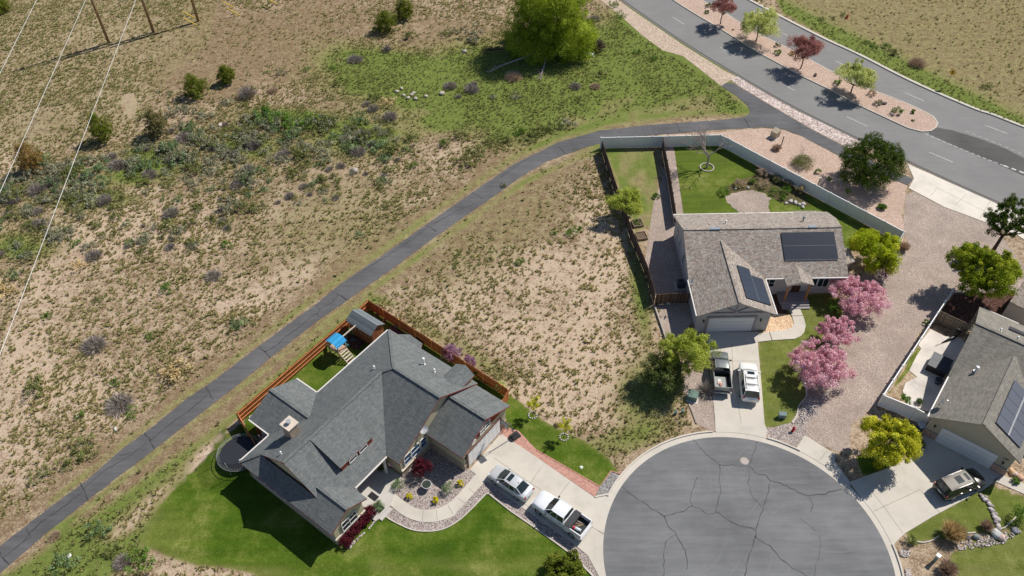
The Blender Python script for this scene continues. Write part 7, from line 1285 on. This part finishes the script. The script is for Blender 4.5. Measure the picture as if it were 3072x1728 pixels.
for i, (px, r_) in enumerate(((za1(1985, 235), .3), (za1(2040, 300), .25), (za1(2290, 470), .33), (za1(2130, 380), .22), (za1(1930, 190), .25))):
    p = at(*px); mb = MB(); mb.ball((0, 0, r_*.6), (r_, r_*.8, r_*.7), 9, 6, 0, .15, i); o = mb.build('yard_debris', M('debris%d' % (i % 3), ((.30, .12, .07), (.10, .06, .06), (.22, .16, .13))[i % 3], .8, .3), None, (p.x, p.y, 0)); tag(o, ('rusty', 'brown', 'pale', 'small reddish', 'dark')[i]+' heap of odds and ends beside the shed', 'debris heap', 'yard debris by the shed')
# --- rocks
q = random.Random(9)
def rock(label, px, s, col=(.42, .36, .33), name='boulder', group=None, i=0, z=0.):
    p = at(*px); mb = MB(); mb.ball((0, 0, s*.3), (s*q.uniform(.8, 1.1), s*q.uniform(.6, .9), s*q.uniform(.45, .6)), 10, 7, 0, .12, q.randrange(999)); o = mb.build(name, M('rock_%d%d%d' % tuple(int(c*99) for c in col), col, .9, .35, 4), None, (p.x, p.y, z), q.uniform(0, 3)); tag(o, label, 'rock', group)
ch_ = [(1980, 340), (2000, 370), (2040, 365), (2035, 400), (2070, 420), (2090, 460), (2120, 485), (2110, 530), (2140, 560), (2150, 610), (2180, 600), (2165, 640), (2185, 680), (2215, 670), (2190, 720), (2215, 760), (2225, 795)]
for i, c in enumerate(ch_): rock('grey stone in the row dividing the lawn of the tan roofed house', zc3(*c), .26, (.50, .45, .43) if i % 2 else (.30, .26, .27), 'stone', 'stones in the dividing row')
for i, (c, s, lb) in enumerate((((2190, 880), .55, 'large flat pale boulder in the rock garden'), ((2250, 925), .5, 'rounded pinkish boulder right of the flat pale boulder'), ((1905, 915), .4, 'grey green boulder below the reddish bush of the rock garden'), ((1800, 925), .3, 'small dark boulder left of the grey green one'), ((2450, 830), .4, 'grey boulder near the round dark bush'))): rock(lb, zc3(*c), s, ((.5, .5, .48), (.5, .38, .34), (.22, .25, .24), (.1, .09, .10), (.3, .3, .32))[i])
for i, (c, s) in enumerate((((2400, 20), .45), ((2450, 50), .35), ((2520, 95), .4))): rock(('long orange boulder nearest the brick pier', 'small pinkish boulder between two orange ones', 'orange boulder at the right edge above the side walk')[i], zc3(*c), s, ((.62, .42, .25), (.5, .38, .35), (.58, .36, .25))[i])
for i, (c, s) in enumerate((((470, 725), .6), ((505, 745), .65), ((530, 720), .6), ((560, 750), .65), ((420, 695), .6), ((545, 705), .5), ((640, 730), .5), ((760, 710), .7), ((455, 670), .5))): rock('pale boulder of the pile in the green ditch' if i < 7 and i != 6 else ('low grey boulder right of the boulder pile', 'tall pale boulder standing alone right of the pile', 'flat boulder above the pile')[(6, 7, 8).index(i)], z2(*c), s*.68, (.46, .40, .345), 'boulder', 'boulder pile in the ditch' if i < 6 else None)
rock('pale concrete slab fragment lying alone left of the trail', z2(100, 1292), .6, (.42, .37, .32)); rock('pale broken slab in the grass left of the willow', z2(930, 392), .45, (.38, .37, .33)); rock('white stone low in the lower left weeds', zF(525, 1300), .25, (.5, .5, .47)); rock('pale stone at the edge of the thicket, above the sandy slope', z1(1665, 950), .45, (.62, .50, .44)); rock('white stone between sagebrush clumps', z1(1700, 1030), .35, (.7, .7, .68)); rock('small dark rock beside the greyish median bush', z3(1520, 790), .4, (.12, .09, .09), z=.12); rock('pale rock beside the trail below the sandy slope', zF(873, 343), .28, (.55, .5, .45))
for i, (c, s) in enumerate((((1995, 935), .3), ((2040, 915), .35), ((2090, 930), .4), ((2130, 950), .35), ((2170, 945), .4), ((2165, 975), .3), ((1600, 775), .25), ((1470, 785), .22))): rock('pale rock of the little pond border in the back yard' if i < 6 else 'white stone at the top of the gravel circle', zB(*c), s, (.5, .47, .44), 'stone', 'pond border rocks' if i < 6 else 'white stones by the gravel circle')
def cobbles(name, label, poly, n, s, cols, seed):
    P_ = P2(poly); xs = [p[0] for p in P_]; ys = [p[1] for p in P_]; r = np.random.default_rng(seed); mb = MB(); k = 0
    while k < n:
        x = r.uniform(min(xs), max(xs)); y = r.uniform(min(ys), max(ys))
        if inpoly(np.array([x]), np.array([y]), P_)[0]: mb.ball((x, y, .03+s*.2), (s*r.uniform(.7, 1.2), s*r.uniform(.6, 1.), s*.6), 6, 4, int(r.integers(len(cols))), .15, k); k += 1
    o = mb.build(name, cols); o['kind'] = 'stuff'; o['label'] = label
rc = [M('cob_a', (.46, .39, .35), .85, .2), M('cob_b', (.28, .23, .22), .85, .2), M('cob_c', (.54, .50, .47), .85, .2)]
cobbles('garden_cobbles', 'loose cobbles of the rock garden at the bottom right', [zc3(1640, 1000), zc3(1900, 930), zc3(2280, 850), (3072, 1590), zc3(2300, 1010), zc3(2000, 1060), zc3(1660, 1100)], 260, .09, rc, 1)
cobbles('garden_cobbles', 'pinkish cobbles at the kerb of the rock garden', [zc3(850, 1090), zc3(1010, 1110), zc3(960, 1190), zc3(870, 1180)], 60, .12, rc, 2)
cobbles('garden_cobbles', 'pinkish cobbles beside the gutter at the bottom edge', [zc3(930, 1360), zc3(1000, 1360), zc3(1010, 1470), zc3(950, 1470)], 50, .12, rc, 5)
cobbles('hedge_stones', 'pale edging stones between burgundy hedge and lawn', [za5(1560, 650), za5(1600, 665), za5(1150, 1130), za5(1100, 1120), za5(1400, 860)], 110, .09, rc, 3)
cobbles('lane_stones', 'river stones strewn between the lawn edging and the gravel lane', [zb2(2040, 1200), zb2(2130, 1230), zb2(2000, 1449), zb2(1880, 1449)], 160, .1, rc, 4)
# dead branches by the willow
for i, (pts, lb) in enumerate((([(1110, 560), (1230, 510), (1400, 460), (1480, 440)], 'long bleached dead branch lying left below the willow'), ([(1500, 610), (1530, 520), (1550, 430)], 'upright bleached dead branch below the willow'), ([(1060, 400), (1200, 395), (1350, 405)], 'dark fallen branch in the shade left of the willow'))):
    p0 = at(*z2(*pts[0])); t = thing('dead_branch', lb, 'branch', (p0.x, p0.y, 0)); P_ = [at(*z2(*p))-p0+Vector((0, 0, .3+.25*k)) for k, p in enumerate(pts)]; mb = MB(); mb.tube(P_, [.06, .09, .11, .13][:len(P_)], 6); mb.build('limb', M('bleached_wood', (.46, .38, .36), .9, .2) if i < 2 else barkd, t); mb = MB(); qq = random.Random(i)
    for k in range(26): a = P_[0].lerp(P_[1], qq.random()*.9) if len(P_) > 1 else P_[0]; d = Vector((qq.uniform(-1.6, .6), qq.uniform(-1, .4), qq.uniform(.0, .5))); mb.tube([a, a+d], [.025, .008], 4)
    mb.build('twigs', M('bleached_wood', (.46, .38, .36), .9, .2) if i < 2 else barkd, t)
p = at(*z2(1900, 365)); t = thing('brush_pile', 'dark tangled brush pile right of the willow', 'brush pile', (p.x, p.y, 0)); blades(900, 2.4, 2.0, .03, leafmat('dark_twigs', (.03, .02, .018), (.08, .055, .045), (.16, .12, .10), .05), 8, .9, 'twigs', t)
# eroded line of the ditch in the upper field
mb = MB(); qd = random.Random(3); l = dens(P2([z1(60, 548), z1(200, 520), z1(370, 470), z1(470, 445), z1(620, 395), z1(760, 350), z1(830, 335), z1(960, 318), z1(1100, 275), z1(1290, 230), z1(1450, 180)]), .7, .22, 3); ribbon(mb, l, [qd.choice((.12, .3, .55, .7)) for _ in l], .006); struct(mb.build('gully', M('gully_soil', (.05, .036, .026), .95, .3)))
# --- utility poles, wires, guy guards
wood = M('pole_wood', (.30, .19, .095), .85, .25, 3); HW = 16.75
PB = [(327, 129), (461, 97), (595, 64)]
for i, b in enumerate(PB):
    p = at(*b); t = thing('utility_pole', 'brown wooden utility pole, '+('leftmost of three, nearest the camera', 'middle one of three', 'rightmost and farthest of three')[i], 'utility pole', (p.x, p.y, 0), 0, 'utility poles'); mb = MB(); mb.tube([(0, 0, -.2), (0, 0, 8), (0, 0, 17.2)], [.24, .21, .17], 12); mb.build('pole', wood, t); mb = MB(); mb.tube([(0, 0, 17.2), (0, 0, 17.35)], [.06, .09], 8); mb.build('insulator', m_galv, t)
mw = M('bright_wire', (.70, .69, .67), .4, .05, metal=.2)
for i, (b, e) in enumerate(zip(PB, ((-70, 360), (-75, 745), (-70, 1245)))):
    a = at(*b); a.z = HW+.4; c = at(*e, HW-1.0); c2 = c+(c-a)*.25; n = 16; mb = MB(); o0 = a.copy()
    mb.tube([a.lerp(c2, k/n)-o0 for k in range(n+1)], .028, 6); o = mb.build('power_line', mw, None, tuple(o0)); tag(o, 'bright overhead wire, '+('leftmost of three crossing the top left corner', 'middle one of three running down to the left edge', 'rightmost and longest of three crossing the thicket')[i], 'wire', 'overhead wires')
for i, (a, b) in enumerate((((1470, 135), (1375, 85)), ((1487, 190), (1382, 136)), ((1765, 58), (1680, 10)), ((1810, 116), (1715, 62)), ((2085, 25), (2035, 0)))):
    p = at(*z1(*a)); qv = at(*z1(*b), 1.6); mb = MB(); mb.tube([(0, 0, 0), qv-p], .085, 6); o = mb.build('guy_guard', M('guard_yellow', (.72, .52, .04), .5), None, tuple(p)); tag(o, 'yellow guy wire guard, '+('upper one right beside the farthest pole', 'lower one right beside the farthest pole', 'upper one of the middle pair', 'lower one of the middle pair', 'single one farthest right at the top edge')[i], 'guy guard', 'yellow guy guards')
p = at(*za6(1860, 240)); mb = MB(); mb.cyl((0, 0, 0), .16, .04, 14); mb.cyl((0, 0, .04), .07, .06, 10); o = mb.build('sprinkler_cap', m_white, None, (p.x, p.y, .0)); tag(o, 'small round white cap in the side lawn near the court', 'cap')
# white capped posts at the gable corners are security cameras
for px, z, lb in ((za3(560, 925), 2.9, 'white camera box at the left eave corner of the slate roof'), (za3(700, 325), 2.9, 'white camera box at the corner of the patio roof')):
    p = at(*px, z); t = thing('security_camera', lb, 'camera', (p.x, p.y, z-.12), .4); mb = MB(); mb.box((0, 0, .1), (.24, .2, .16)); mb.build('housing', m_white, t); mb = MB(); mb.box((-.02, 0, .185), (.1, .1, .02)); mb.build('lens', m_black, t)
